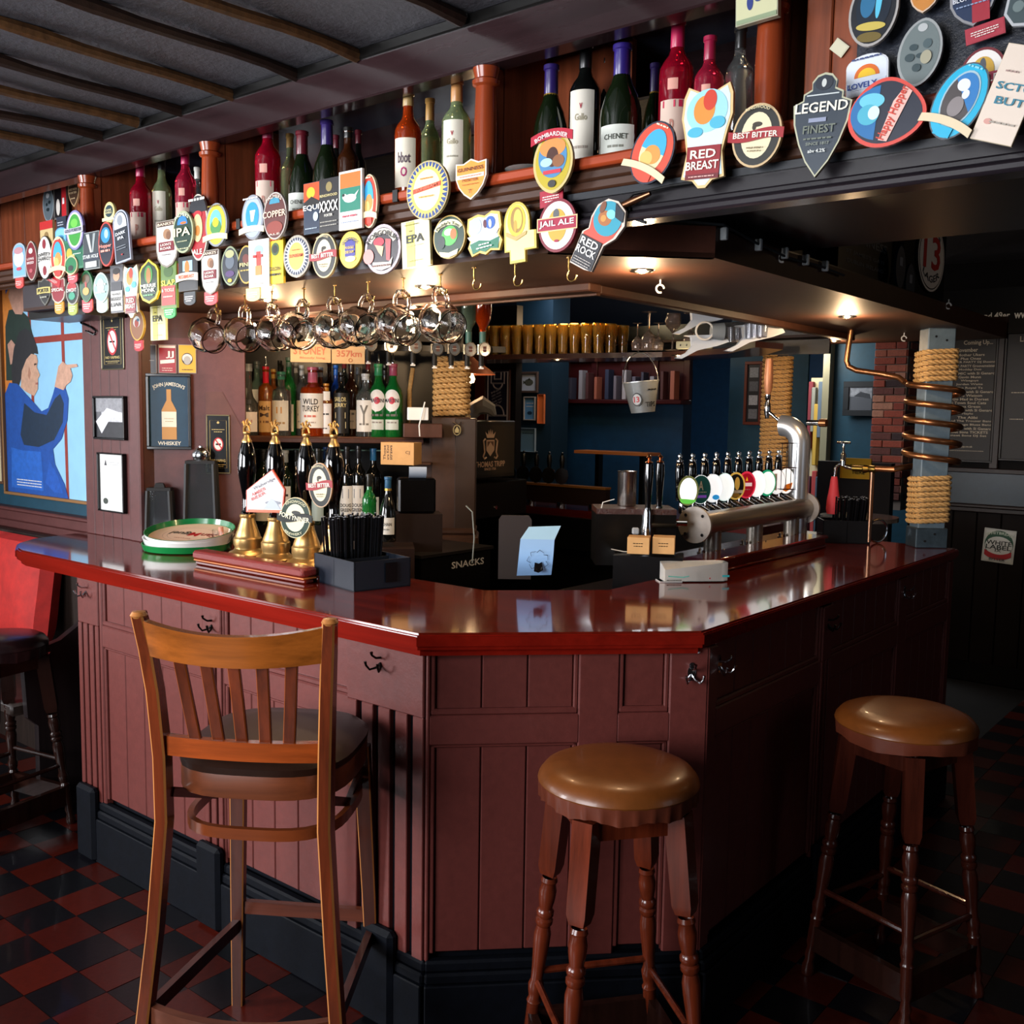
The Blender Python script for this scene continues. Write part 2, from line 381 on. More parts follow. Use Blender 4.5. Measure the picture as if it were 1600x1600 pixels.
# ================================================================== coat hooks on the bar front
def hook(kind, x, z, m, label):
    M = frame_of(kind) @ T(x, -.0, z); t = thing('coat_hook', label, 'hook', M=M, group='coat hooks under the bar top')
    q = MB(); q.face(ell(.011, .02, 14, 0, .0), -.0, m, t=.003); q.face(ell(.007, .008, 10, 0, .02), -.0, m, t=.003); q.build('back_plate', t)
    for sx in (-1, 1):
        q = MB(); q.tube([(0, -.003, -.004), (sx*.008, -.012, -.016), (sx*.017, -.026, -.02), (sx*.022, -.034, -.008), (sx*.023, -.036, .002)], [.0035, .0032, .003, .003, .004], m, 8); q.build('prong', t)
    q = MB(); q.tube([(0, -.003, .01), (0, -.02, .012), (0, -.034, .022), (0, -.036, .03)], [.0035, .003, .003, .0045], m, 8); q.build('prong', t)
IRON = mat('#1a1614', .35, metal=.8)
hook('L', -.16, .975, IRON, 'dark iron double coat hook above the fluted corner pilaster')
hook('L', -.905, .965, IRON, 'dark iron double coat hook on the left run, behind the bar chair')
hook('L', -1.66, .975, CHROME, 'small bright coat hook at the far left end of the bar front')
hook('D', LD-.045, .965, CHROME, 'shiny chrome double coat hook on the right end of the angled front')
hook('R', .055, .975, CHROME, 'chrome coat hook just round the right corner of the bar')
hook('R', .78, .975, IRON, 'dark coat hook on the first stile of the right run')
hook('R', 1.52, .975, CHROME, 'coat hook on the second stile of the shaded right run')
# ================================================================== canopy over the bar
cn = bpy.data.objects.new('canopy', None); COL.objects.link(cn)
tag(cn, 'low dark brown timber canopy over the bar with downlights set in it', 'canopy')
cp = [(-2.45, .216), (.216, .216), (.504, .504), (.504, 3.35), (-3.0, 3.35), (-3.0, 2.85), (-.02, 2.85), (-.02, .79), (-.04, .765), (-2.45, .765)]
mb = MB(); mb.prism(cp, 2.0, 2.012, CANOPY); mb.build('soffit', cn, False)
mb = MB()
mb.box(-2.45, .216, .216, .24, 2.012, 2.13, FASCIA)
mb.prism([(.216, .216), (.504, .504), (.487, .521), (.2, .234)], 2.0, 2.075, BROWN)
mb.box(.48, .504, .504, 3.35, 2.012, 2.07, CANOPY)
mb.prism([(.216, .23), (.504, .51), (.49, 3.3), (0, 3.3), (0, .8), (0, .4)], 2.066, 2.075, BLACKW)
mb.build('fascia', cn, False)
mb = MB(); mb.box(-2.2, .0, .70, .765, 1.975, 2.0, CANOPY, b=.004); mb.box(-2.45, -.02, .765, .785, 1.97, 2.09, CANOPY)
mb.box(-.06, -.02, .79, 2.85, 1.975, 2.03, CANOPY, b=.004); mb.box(-3.0, .504, 3.33, 3.35, 2.0, 2.1, CANOPY); mb.build('inner_lip', cn, False)
# dark boarded soffit to the right, behind the gantry moulding
mb = MB(); mb.box(.27, 3.5, .17, 1.09, 2.10, 2.115, mat('#0e141c', .35, var=.2)); mb.box(.27, 3.5, 1.07, 1.09, 2.115, 2.3, BLACKW); struct('trim_2', mb, None, False)
# ================================================================== gantry: a bottle shelf in front of the ceiling beam
gt = thing('gantry', 'mahogany overhead gantry with bottle shelf, half-round columns and beam', 'gantry')
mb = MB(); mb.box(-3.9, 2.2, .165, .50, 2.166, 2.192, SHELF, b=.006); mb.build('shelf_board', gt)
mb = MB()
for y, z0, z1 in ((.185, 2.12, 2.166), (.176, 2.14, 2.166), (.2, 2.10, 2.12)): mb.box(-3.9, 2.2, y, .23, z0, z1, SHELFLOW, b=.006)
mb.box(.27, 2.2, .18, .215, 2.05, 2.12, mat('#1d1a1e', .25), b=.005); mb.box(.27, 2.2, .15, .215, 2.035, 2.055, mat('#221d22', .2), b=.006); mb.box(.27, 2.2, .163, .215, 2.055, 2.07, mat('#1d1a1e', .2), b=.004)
mb.build('moulding', gt)
BEAM = mat('#281a1c', .16, grain='x', var=.35, scale=6)
mb = MB(); mb.box(-4.5, 2.2, .18, .24, 2.455, 2.585, BEAM, b=.004); mb.box(-4.5, 2.2, .172, .2, 2.555, 2.585, BLACKW, b=.004); mb.build('beam', gt, False)
mb = MB(); mb.box(-3.9, 2.2, .24, .62, 2.535, 2.55, mat('#343a4a', .18, grain='x', var=.2, scale=6)); mb.build('soffit_board', gt, False)
mb = MB(); mb.box(-2.7, .9, .6, .62, 2.45, 2.56, BEAM); mb.build('rear_beam', gt, False)
COLM = mat('#8a3a1c', .2, grain='z', var=.3, scale=8)
for x, wd, dep in ((-1.90, .03, .26), (-1.135, .03, .24), (.02, .03, .30), (.765, .03, .3)):
    q = MB(); q.box(x, x+wd, .242, .215+dep, 2.192, 2.535, CASE); q.box(x, x+wd, .215, .245, 2.192, 2.455, CASE); q.build('divider', gt, False)
    q = MB(); r = .028
    prof = [(0, 2.192), (r*1.2, 2.192), (r*1.2, 2.2), (r*.95, 2.205), (r, 2.25), (r*1.02, 2.32), (r*.92, 2.41), (r*1.2, 2.415), (r*1.25, 2.425), (r, 2.43), (r*1.2, 2.455), (0, 2.455)]
    q.lathe(prof, COLM, 18, x+.005, .205); q.build('half_round_column', gt)
mb = MB(); mb.box(.05, .3, .43, .45, 2.192, 2.535, CASE); mb.build('back_panel', gt, False)
for k in range(2):
    q = MB(); q.box(.83+k*.055, .883+k*.055, .235, .26, 2.192, 2.6, CASE, b=.003); q.build('upright_board', gt, False)
mb = MB(); mb.box(.94, 2.2, .22, .26, 2.165, 2.6, mat('#262a33', .22, var=.5, bump=.15, scale=40)); mb.build('clip_board_panel', gt, False)
for k, x in enumerate([-4.0, -3.77, -3.54, -3.31, -3.08, -2.85, -2.62, -2.39, -2.16]):
    q = MB(); q.box(x, x+.225, .42, .44, 2.192, 2.535, CASE, b=.003); q.build('back_board', gt, False)
for px in (275/3.81+300, 1210/3.81+300, 850): 
    p = on(px, 330, 'y', .164); q = MB(); q.box(p.x-.009, p.x+.009, .162, .17, 2.164, 2.194, MATBLACK); q.build('clip', gt, False)
# left hand pilaster wall standing on the bar end
mb = MB(); mb.box(-2.43, -1.985, .46, .505, CT, 2.12, BROWN); pw = struct('trim_3', mb, None, False)
for k in range(5):
    x = -2.43+k*.072; q = MB(); q.box(x+.001, x+.069, .448, .462, CT, 2.12, DADO, b=.003); q.build('plank', pw, False)
q = MB(); q.box(-2.07, -1.985, .445, .462, CT, 2.12, DADO, b=.003); q.box(-2.0, -1.982, .438, .46, CT, 2.12, DADO, b=.005); q.build('edge_strip', pw, False)
WA = atan2(.729, .685); WM = T(-1.985, .505, 0) @ rotm(rz=WA)       # angled wall from the pillar to the back bar
mb = MB(); mb.box(0, .36, 0, .03, CT-.1, 2.0, DADO, WM); mb.box(.0, .36, -.001, .0, 1.9, 2.0, BROWN, WM); rw = struct('trim_4', mb, None, False)
def onw(px, py, dy=0.):
    """local coordinates on the angled wall of a surveyed photo coordinate"""
    n = Vector((WM.col[1][0], WM.col[1][1], 0)); p0 = Vector((-1.985, .505, 0))+n*dy; w = ray(px, py); return WM.inverted() @ (CAM+w*((p0-CAM).dot(n)/w.dot(n)))

mb = MB(); mb.box(-2.52, -2.06, .27, .44, 1.975, 2.12, BLACKW); struct('trim_6', mb, None, False)
# ================================================================== bar stools
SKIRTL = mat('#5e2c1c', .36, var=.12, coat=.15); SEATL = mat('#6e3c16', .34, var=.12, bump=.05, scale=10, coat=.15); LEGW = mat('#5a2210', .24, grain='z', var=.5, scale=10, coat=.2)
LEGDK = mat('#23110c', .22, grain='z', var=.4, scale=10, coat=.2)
EDGEW = mat('#a05a30', .35)
def aim(p0, p1, spin=0):
    """matrix taking local z=0..L onto p0..p1"""
    d = (Vector(p1)-Vector(p0)); q = d.to_track_quat('Z', 'Y').to_matrix().to_4x4(); return T(Vector(p0)) @ q @ Matrix.Rotation(spin, 4, 'Z'), d.length
def stool(label, x, y, H, rz, rs=.178, wood=LEGW, seat=SEATL, pleats=30, group='turned leg bar stools'):
    t = thing('bar_stool', label, 'stool', (x, y, 0), rz, group)
    q = MB(); prof = [(0, H), (rs*.6, H-.002), (rs*.8, H-.008), (rs*.92, H-.018), (rs*.985, H-.033), (rs, H-.042), (rs*.985, H-.047)]
    q.lathe(prof, seat, 48); q.build('cushion', t)
    q = MB(); n = pleats*6; vs = []; fs = []   # pleated skirt of leather
    for j, (rr, z) in enumerate(((.99, H-.042), (.98, H-.06), (.962, H-.08))):
        for k in range(n):
            ph = (k % 6)/6; wv = .014*j*(1-min(ph, 1-ph)*3 if min(ph, 1-ph) < .33 else 0)
            r = rs*(rr+wv); vs.append((r*cos(2*pi*k/n), r*sin(2*pi*k/n), z-(.004*sin(k*.31) if j == 2 else 0)))
    for j in range(2):
        for k in range(n): fs.append((j*n+k, j*n+(k+1) % n, (j+1)*n+(k+1) % n, (j+1)*n+k))
    fs.append([2*n+k for k in range(n)]); q.add(vs, fs, SKIRTL if seat is SEATL else seat); q.build('leather_skirt', t)
    ct, cb = .105, .165; zt, zb = H-.09, 0.
    cor = [(-1, -1), (1, -1), (1, 1), (-1, 1)]
    q = MB()
    for k in range(4):
        a = cor[k]; b = cor[(k+1) % 4]; q.bar([(a[0]*ct*.98, a[1]*ct*.98, zt-.02), (b[0]*ct*.98, b[1]*ct*.98, zt-.02)], .055, .02, wood)
    q.build('apron', t, False)
    def lp(c, z): f = (zt-z)/(zt-zb); s = ct+(cb-ct)*f; return (c[0]*s, c[1]*s, z)
    for c in cor:
        L = MB(); M, ln = aim(lp(c, 0), lp(c, zt), pi/4)
        sq = .235
        L.lathe([(0, ln-sq), (.0195*1.3, ln-sq+.008), (.03*1.08, ln-sq+.03), (.033*1.05, ln), (0, ln)], wood, 4, M=M)
        L.tube([M @ Vector((.0325*cos(pi/2*j+0), .0325*sin(pi/2*j+0), ln-.005)) for j in (0,)]+[M @ Vector((.030, 0, ln-sq+.035))], .0015, EDGEW, 4)
        u = (ln-sq)/.50
        pr = [(0, 0), (.016, 0), (.019, .012), (.017, .028), (.012, .045), (.016, .062), (.012, .085), (.0165, .1), (.0165, .17), (.019, .178), (.0145, .188), (.018, .205), (.0195, .222), (.0145, .235), (.016, .27), (.0205, .33), (.021, .355), (.0165, .375), (.0215, .383), (.0215, .392), (.017, .397), (.0215, .404), (.0215, .413), (.016, .42), (.0205, .445), (.0215, .465), (.0175, .483), (.021, .49), (.018, .5)]
        L.lathe([(r_, z*u) for r_, z in pr], wood, 14, M=M); L.build('leg', t)
    for k in range(4):
        a = cor[k]; b = cor[(k+1) % 4]
        L = MB(); L.tube([lp(a, .235 if k % 2 else .26), lp(b, .235 if k % 2 else .26)], .0085, wood, 8); L.build('spindle_stretcher', t)
        L = MB(); L.bar([lp(a, .115), lp(b, .115)], .075, .022, LEGDK); L.build('base_rail', t, False)
    return t
stool('tan leather round bar stool in front of the angled bar front', .482, .17, .832, R(52), .185)
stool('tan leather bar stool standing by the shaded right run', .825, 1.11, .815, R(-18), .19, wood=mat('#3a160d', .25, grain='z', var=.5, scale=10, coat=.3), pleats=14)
stool('dark oxblood bar stool cut by the left edge, near the red cushion', -2.14, -.06, .765, R(12), .172, wood=LEGDK, seat=mat('#1f1012', .3, var=.2, coat=.2), pleats=22)
# ================================================================== bar chair
CW = mat('#8a4a18', .26, grain='x', var=.5, scale=7, coat=.35); CWZ = mat('#5c240c', .26, grain='z', var=.6, scale=8, coat=.3); CWD = mat('#3c160c', .3, grain='z', var=.5, scale=8, coat=.2)
EDGE = mat('#b0713a', .3, grain='z', var=.3, scale=8)
CA = R(33); ch = thing('bar_chair', 'tall slat-back wooden bar chair with honey-brown curved top rail', 'chair', (-.24, -.232, 0), CA)
# local: x right, +y forward (to the bar), chair back at -y
def post(sx):
    pts = []
    for z, y, x in ((0, -.285, .246), (.2, -.262, .228), (.45, -.238, .204), (.7, -.222, .186), (.85, -.222, .188), (1.0, -.235, .195), (1.1, -.252, .203), (1.178, -.272, .211)):
        pts.append((sx*x, y, z))
    q = MB(); q.ebar(pts, [.036, .038, .04, .044, .044, .04, .036, .03], [.03]*7+[.028], CWZ, EDGE, .004, side=(0, 1, 0))
    q.lathe([(0, .0), (.014, .0), (.019, .006), (.014, .014), (0, .016)], EDGE, 10, M=T(sx*.211, -.272, 1.168)); return q.build('back_post', ch)
post(-1); post(1)
def arc(xw, y0, sag, z, n=14, zc=0): return [(xw*(2*k/n-1), y0-sag*(1-(2*k/n-1)**2), z+zc*(1-(2*k/n-1)**2)) for k in range(n+1)]
def crail(name, xw, y0, sag, z0, z1, th, m, tilt=0, dip=0, fwd=1):
    q = MB(); n = 18; vs = []; fs = []
    for k in range(n+1):
        u = 2*k/n-1; w = 1-u*u; y = y0-sag*w*fwd; dz = -dip*w
        vs += [(xw*u, y, z0+dz*.6), (xw*u, y+th, z0+dz*.6), (xw*u, y+th-tilt, z1+dz), (xw*u, y-tilt, z1+dz)]
    for k in range(n): fs += [(k*4+j, k*4+(j+1) % 4, k*4+4+(j+1) % 4, k*4+4+j) for j in range(4)]
    fs += [(3, 2, 1, 0), tuple(n*4+j for j in range(4))]; q.add(vs, fs, m); return q.build(name, ch)
crail('top_rail', .205, -.262, .035, 1.085, 1.165, .024, CW, .018, .022)
crail('lower_back_rail', .188, -.232, .012, .853, .897, .022, mat('#8a3c12', .26, grain='x', var=.5, scale=7, coat=.35), .0, .004)
for k in range(5):
    u = (-.62+.31*k); xt = .205*u*1.0; xb = .186*u*.92
    q = MB(); q.ebar([(xb, -.228, .885), ((xb+xt)/2, -.24-.012*(1-u*u), .99), (xt, -.25-.03*(1-u*u), 1.10)], .027, .011, CWZ, mat('#8a4418', .3), .002, side=(1, 0, 0)); q.build('back_slat', ch)
# seat
q = MB(); n = 40; pad = mat('#24120a', .42, var=.2, spec=.3)
def seat_r(a): c = cos(a); s = sin(a); return ((abs(c)/.205)**3.2+(abs(s)/.215)**3.2)**(-1/3.2)
vs = []; fs = []
for sc, z in ((.0, .845), (.6, .847), (.9, .84), (1., .822), (.99, .806)):
    for k in range(n): a = 2*pi*k/n; r_ = seat_r(a)*sc; vs.append((r_*cos(a), r_*sin(a)-.0, z))
for j in range(4):
    for k in range(n): fs.append((j*n+k, (j)*n+(k+1) % n, (j+1)*n+(k+1) % n, (j+1)*n+k))
q.add(vs, fs, pad); q.build('seat_pad', ch)
q = MB(); vs = []; fs = []
for sc, z in ((.97, .815), (.985, .806), (.985, .752), (.93, .752), (.93, .80)):
    for k in range(n): a = 2*pi*k/n; r_ = seat_r(a)*sc; vs.append((r_*cos(a), r_*sin(a), z))
for j in range(4):
    for k in range(n): fs.append((j*n+k, (j)*n+(k+1) % n, (j+1)*n+(k+1) % n, (j+1)*n+k))
q.add(vs, fs, mat('#5c2e18', .3, grain='x', var=.5, scale=6, coat=.3)); q.build('seat_frame', ch)
q = MB(); loop = []
for k in range(40): a = 2*pi*k/40; r_ = seat_r(a)*.9; loop.append((r_*cos(a), r_*sin(a), .665))
q.bar(loop+[loop[0]], .026, .014, mat('#6b3216', .28, grain='x', var=.4, scale=6, coat=.3)); q.build('hoop_rail', ch)
for sx in (-1, 1):
    q = MB(); q.ebar([(sx*.165, .165, .76), (sx*.18, .19, .35), (sx*.19, .205, 0)], [.042, .036, .03], [.03, .028, .026], mat('#452016', .28, grain='z', var=.5, scale=8, coat=.3), EDGE, .003, side=(1, 0, 0)); q.build('front_leg', ch)
    q = MB(); q.bar([(sx*.182, .197, .235), (sx*.215, -.262, .265)], .034, .018, CWD); q.build('side_stretcher', ch)
    q = MB(); q.bar([(sx*.175, -.21, .76), (sx*.17, .02, .665), (sx*.165, .17, .70)], .022, .014, CWD); q.build('side_brace', ch)
q = MB(); q.bar([(-.182, .197, .285), (.182, .197, .285)], .034, .018, mat('#5a2a1a', .3, grain='x', var=.5, scale=8)); q.build('foot_rail', ch)
crail('rear_stretcher', .215, -.262, .05, .235, .28, .02, mat('#5a3020', .32, grain='x', var=.4, scale=8))
# ================================================================== settle with red cushion
st = thing('settle_bench', 'dark wooden settle end with scrolled arm beside the bar', 'bench', (-3.0, .3, 0))
OAK = mat('#2c211c', .5, grain='z', var=.5, scale=8, bump=.1); OAKO = mat('#6e3a1c', .4, grain='z', var=.3)
q = MB()
prof = [(.30, 0), (.30, .62), (.24, .66), (.2, .70), (.19, .80), (.21, .98), (.27, .98), (.27, 0)]
q.box(-3.6, -2.24, .44, .48, 0, 1.03, OAK); q.box(-3.6, -2.24, .02, .45, .40, .45, OAK, b=.01); q.build('seat_and_back', st, world=True)
for k in range(3):
    q = MB(); q.box(-2.08+k*.075, -2.01+k*.075, .42, .45, 0, 1.03, OAK, b=.004); q.build('end_plank', st, False, world=True)
q = MB(); M = Matrix(((0, 0, 1, -2.22), (1, 0, 0, 0), (0, 1, 0, 0), (0, 0, 0, 1)))
out = [(.44, 0), (.44, 1.0), (.36, 1.0), (.345, .85), (.31, .76), (.2, .69), (.08, .66), (.05, .6), (.06, .4), (.1, .36), (.1, 0)]
q.prism(out, 0, .035, mat('#20191a', .35, grain='z', var=.4, scale=8), M); q.build('scrolled_arm', st, world=True)
q = MB(); q.box(-2.33, -2.24, .40, .43, .70, 1.03, OAKO, b=.004); q.build('back_strip', st, False, world=True)
def pillow(name, label, c, sx, sy, sz, rz, m, tilt=0):
    t = MB(); n = 14; vs = []; fs = []
    for side in (1, -1):
        for i in range(n+1):
            for j in range(n+1):
                u = 2*i/n-1; v = 2*j/n-1; h = max(0, (1-u**4)*(1-v**4))**.45; k = 1-.06*(1-h)
                vs.append((sx/2*u*k, side*sy/2*h*(1+.05*sin(5*u+3*v)), sz/2*v*k))
        o = 0 if side == 1 else (n+1)**2
        for i in range(n):
            for j in range(n):
                f = (o+i*(n+1)+j, o+(i+1)*(n+1)+j, o+(i+1)*(n+1)+j+1, o+i*(n+1)+j+1); fs.append(f if side == -1 else f[::-1])
    t.add(vs, fs, m); o = t.build(name); o.matrix_local = T(*c) @ rotm(rx=tilt, rz=rz)
    return tag(o, label, 'cushion')
pillow('cushion', 'bright red velvet cushion leaning on the settle at the left edge', (-2.87, .36, .80), .62, .15, .50, R(0), mat('#b3201a', .75, var=.25, scale=5, bump=.1), R(-8))
# ================================================================== things on the left run of the counter
pc = Vector((-1.68, .455, CT)); TRR = .168
tr = [('#0f7a3c', 0, 0, 0, 'green rimmed tin tray at the bottom of the stack'), ('#e8e8e4', 4, .016, .016, 'white rimmed tin tray in the middle of the stack'), ('#eceae6', 8.5, .026, .034, 'top tin tray of the stack, pale printed face inside a green rim')]
for k, (hx, tl, dz, dd, lb) in enumerate(tr):
    M = T(pc.x+dd*.3, pc.y+dd*.2, CT+.002+dz+TRR*sin(R(tl))) @ Matrix.Rotation(R(tl), 4, Vector((Rv.x, Rv.y, 0)).normalized())
    t = thing('drinks_tray', lb+' on the counter', 'tray', M=M, group='stack of tin drinks trays')
    q = MB(); o = mat(hx, .25, coat=.4); g = mat('#0f6a38', .25, coat=.4) if k == 2 else o
    q.lathe([(0, 0), (TRR*.93, 0), (TRR*.96, .003), (TRR, .024), (TRR*1.005, .026)], o, 56); q.lathe([(TRR*1.005, .026), (TRR*.985, .027), (TRR*.94, .007), (TRR*.91, .005), (0, .005)], g, 56); q.build('rim', t)
    if k == 2:
        q = MB(); q.cyl(0, 0, .0055, .0072, TRR*.915, mat('#e0c3ae', .3), n=56); q.build('printed_face', t)
        q = MB()
        for rr in (.60, .5): q.lathe([(TRR*rr, .0074), (TRR*(rr+.006), .0078), (TRR*(rr+.012), .0074)], mat('#b89c8c', .4), 48)
        Mt = T(0, 0, .0079) @ Matrix.Rotation(R(205), 4, 'Z') @ Matrix.Rotation(R(-90), 4, 'X')
        q.text('San', -.075, .0, .062, .045, mat('#7c1418', .4), y=0, M=Mt); q.text('M', -.018, .0, .038, .05, mat('#b01820', .4), y=0, M=Mt); q.text('iguel', .042, -.004, .08, .054, mat('#20282a', .4), y=0, M=Mt)
        q.text('ESPECIAL', 0, .06, .07, .009, mat('#b08070', .4), y=0, M=Mt); q.build('lettering', t, False)
# leather topped drip ledge
q = MB(); a = Vector((-1.335, .262, 0)); b = Vector((-.745, .262, 0))
q.box(a.x, b.x, .262, .30, CT, CT+.014, MAHOG, b=.004); q.box(a.x-.004, b.x, .258, .31, CT+.014, CT+.019, mat('#b0642c', .3), b=.001)
q2 = q; t = thing('drip_ledge', 'raised red ledge in front of the brass hand pumps', 'ledge', (-.9, .28, CT)); q.build('timber_body', t, world=True)
q = MB(); q.box(a.x-.006, b.x, .252, .315, CT+.019, CT+.05, mat('#7d1d16', .35, var=.25, bump=.6, scale=60, coat=.3), b=.008); q.box(a.x, b.x, .315, .55, CT, CT+.02, mat('#3a1410', .15, coat=.5), b=.004); q.build('padded_top', t, world=True)
# hand pumps
HP = [(-1.292, .45, 'first brass hand pump from the left, with no clip'), (-1.132, .45, 'second brass hand pump, carrying the white angular clip'), (-.965, .45, 'third brass hand pump, carrying the round green clip'), (-.825, .45, 'fourth brass hand pump, half hidden by the black straw box')]
def hand_pump(M, label):
    t = thing('hand_pump', label, 'beer pump', M=M, group='row of four brass and black hand pumps')
    q = MB(); q.lathe([(0, 0), (.07, 0), (.072, .006), (.066, .013), (.052, .019), (.046, .026), (.046, .032), (.050, .040), (.050, .062), (.045, .068), (.044, .074), (.036, .095), (.028, .12), (.025, .135), (.028, .14), (.028, .147), (.022, .15), (0, .15)], BRASS, 28); q.build('brass_body', t)
    q = MB(); q.lathe([(0, .15), (.021, .15), (.022, .158), (.0175, .165), (.0175, .215), (.022, .24), (.030, .285), (.033, .32), (.031, .355), (.024, .385), (.0175, .405), (0, .405)], mat('#050506', .06, coat=1.), 24); q.build('lever_handle', t)
    q = MB(); q.lathe([(.018, .404), (.018, .41), (.012, .42), (.009, .43), (.013, .435), (.013, .44), (.006, .444)], BRASS, 14); cl_ = q.build('collar', t)
    q = MB()
    GOLDF = mat('#b98a4a', .35, metal=.7); q.tube([(-0.0162, 0, 0.4380), (-0.0135, 0, 0.4556), (0.0000, 0, 0.4666), (0.0108, 0, 0.4622), (0.0175, 0, 0.4446)], [.004, .0055, .0065, .005, .003], GOLDF, 8)
    q.tube([(-0.0108, 0, 0.4622), (-0.0189, 0, 0.4776), (-0.0270, 0, 0.4732)], [.005, .0045, .003], GOLDF, 8); q.tube([(0.0054, 0, 0.4666), (0.0162, 0, 0.4776), (0.0243, 0, 0.4688)], [.004, .003, .002], GOLDF, 8); q.tube([(0.0000, 0, 0.4644), (-0.0014, 0, 0.4820), (0.0054, 0, 0.4864)], [.004, .004, .003], GOLDF, 8); q.build('horse_finial', cl_)
    return t
hp0 = hand_pump(T(HP[0][0], HP[0][1], CT+.018), HP[0][2])
for x, y, lb in HP[1:]: dup(hp0, T(x, y, CT+.018), lb)
for k, (x, y) in enumerate(((-1.035, .50), (-.85, .50))):
    t = thing('swan_neck_spout', ('left', 'right')[k]+' of the two bent steel spouts between the hand pumps', 'spout', (x, y, CT+.02), group='steel spouts'); q = MB()
    q.tube([(0, 0, 0), (.005, 0, .05), (.02, 0, .08), (.045, -.0, .085)], .006, CHROME, 10); q.build('pipe', t)
# straw box
def straw_box(name, label, c, w, d, h, rz, m, nst, lens, wave=False):
    t = thing(name, label, 'straw box', c, rz)
    q = MB(); th = .004
    for (x0, x1, y0, y1) in ((-w/2, w/2, -d/2, -d/2+th), (-w/2, w/2, d/2-th, d/2), (-w/2, -w/2+th, -d/2, d/2), (w/2-th, w/2, -d/2, d/2)): q.box(x0, x1, y0, y1, 0, h, m)
    q.box(-w/2, w/2, -d/2, d/2, 0, th, m); q.box(-.0, .004, -d/2, d/2, 0, h*.9, m); q.build('tray', t, False)
    random.seed(5); SM = mat('#0c0d10', .22, coat=.3); TIP = mat('#888c92', .4)
    q = MB()
    for k in range(nst):
        x = random.uniform(-w*.42, -.01) if not wave else random.uniform(-.04, w*.4); y = random.uniform(-d*.38, d*.38); L = lens*random.uniform(.93, 1.0); lx = x+(x+w*.2)*.16; ly = y*1.15
        q.tube([(x, y, .01), (lx, ly, L)], .0033, SM, 6); q.cyl(lx, ly, L-.0005, L+.001, .0036, TIP, n=6)
    q.build('drinking_straws', t, kind='stuff', label='bundle of black paper straws standing up'); return t
c = on(553, 928, 'z', CT)
straw_box('straw_box', 'navy black open straw box on the counter by the hand pumps', (-.635, .40, CT), .25, .20, .09, R(-12), mat('#161c26', .35), 95, .215)
q = MB(); q.box(-.02, .02, -.004, .0, .02, .08, BLACK); o = q.build('bottle_opener_tab'); o.matrix_local = T(-.505, .40, CT) @ rotm(rz=R(78)); tag(o, 'black tab hanging on the side of the navy straw box', 'tab')
# payment terminal roll / white receipt printer
t = thing('card_machine', 'white handheld card machine lying on the counter corner', 'card machine', (.105, 1.19, CT), R(-3))
q = MB(); M = rotm(rz=R(50)); W8 = Matrix.Identity(4); q.prism([(-.11, -.03), (.08, -.034), (.105, -.02), (.105, .02), (.08, .034), (-.11, .03)], .004, .062, WHITE, M)
for v in q.v:
    if v.z > .05: v.z = .05+.0*v.z+(.014 if (M.inverted() @ v).x > .07 else -.008 if (M.inverted() @ v).x < -.1 else .014); q.box(-.125, -.05, -.026, .026, 0, .004, WHITE, M); q.build('shell', t)
q = MB(); q.face([(.082, .018), (.106, .018), (.106, .024), (.082, .024)], -.0345, mat('#2a9aa0', .4), M); q.face([(-.1, .02), (-.05, .016), (-.03, .02), (-.03, .023), (-.05, .019), (-.1, .023)], -.0335, mat('#58b8a8', .4), M)
q.face(ell(.0025, .0025, 8, .04, .014), -.0345, mat('#c02030', .4), M); q.text('~', -.08, .008, .05, .004, BLACK, -.0335, M); q.build('printed_marks', t, False)
# mahogany riser of the right run
t = thing('tap_plinth', 'long low mahogany plinth under the steel tap pipe', 'plinth', (0, 1.8, CT))
q = MB(); q.box(-.02, .085, 1.18, 2.34, CT, CT+.04, MAHOGY, b=.004); q.box(-.02, .095, 1.17, 2.35, CT+.04, CT+.052, MAHOGY, b=.005); q.box(-.02, .09, 1.175, 2.345, CT, CT+.012, MAHOGY, b=.004); q.build('block', t, world=True)
q = MB(); q.box(-.17, -.02, 1.18, 2.6, CT-.02, CT+.034, mat('#3c0f08', .25, grain='y', var=.3), b=.003); q.build('drip_shelf', t, world=True)
# ---- T bar
tb = thing('tap_pipe', 'brushed steel pipe tap bar on three flanged legs', 'tap bar', (-.05, 1.9, CT+.034))
TY0, TY1, TX, TZ = 1.47, 2.43, -.05, 1.232
q = MB(); q.tube([(TX, TY0, TZ), (TX, TY1, TZ)], .043, STEEL, 28); q.build('main_pipe', tb, world=True)
for y0, y1 in ((TY0-.012, TY0), (TY1, TY1+.012)):
    q = MB(); q.tube([(TX, y0, TZ), (TX, y1, TZ)], .066, mat('#a8a098', .5, metal=.5, var=.15), 32)
    for k in range(4):
        a = pi/4+k*pi/2; yy = y0-.003 if y0 < 2 else y1; q.tube([(TX+.048*cos(a), yy-.001, TZ+.048*sin(a)), (TX+.048*cos(a), yy+.004, TZ+.048*sin(a))], .006, CHROME, 8)
    q.build('end_flange', tb, world=True)
for y in (1.60, 1.95, 2.3):
    q = MB(); q.cyl(TX, y, CT+.034, TZ-.02, .032, STEEL, n=24); q.cyl(TX, y, CT+.034, CT+.039, .055, CHROME, n=28)
    for k in range(6): a = k*pi/3+.3; q.cyl(TX+.045*cos(a), y+.045*sin(a), CT+.039, CT+.05, .006, CHROME, n=8); q.cyl(TX+.045*cos(a), y+.045*sin(a), CT+.05, CT+.056, .004, CHROME, r1=.001, n=8)
    q.build('flanged_leg', tb, world=True)
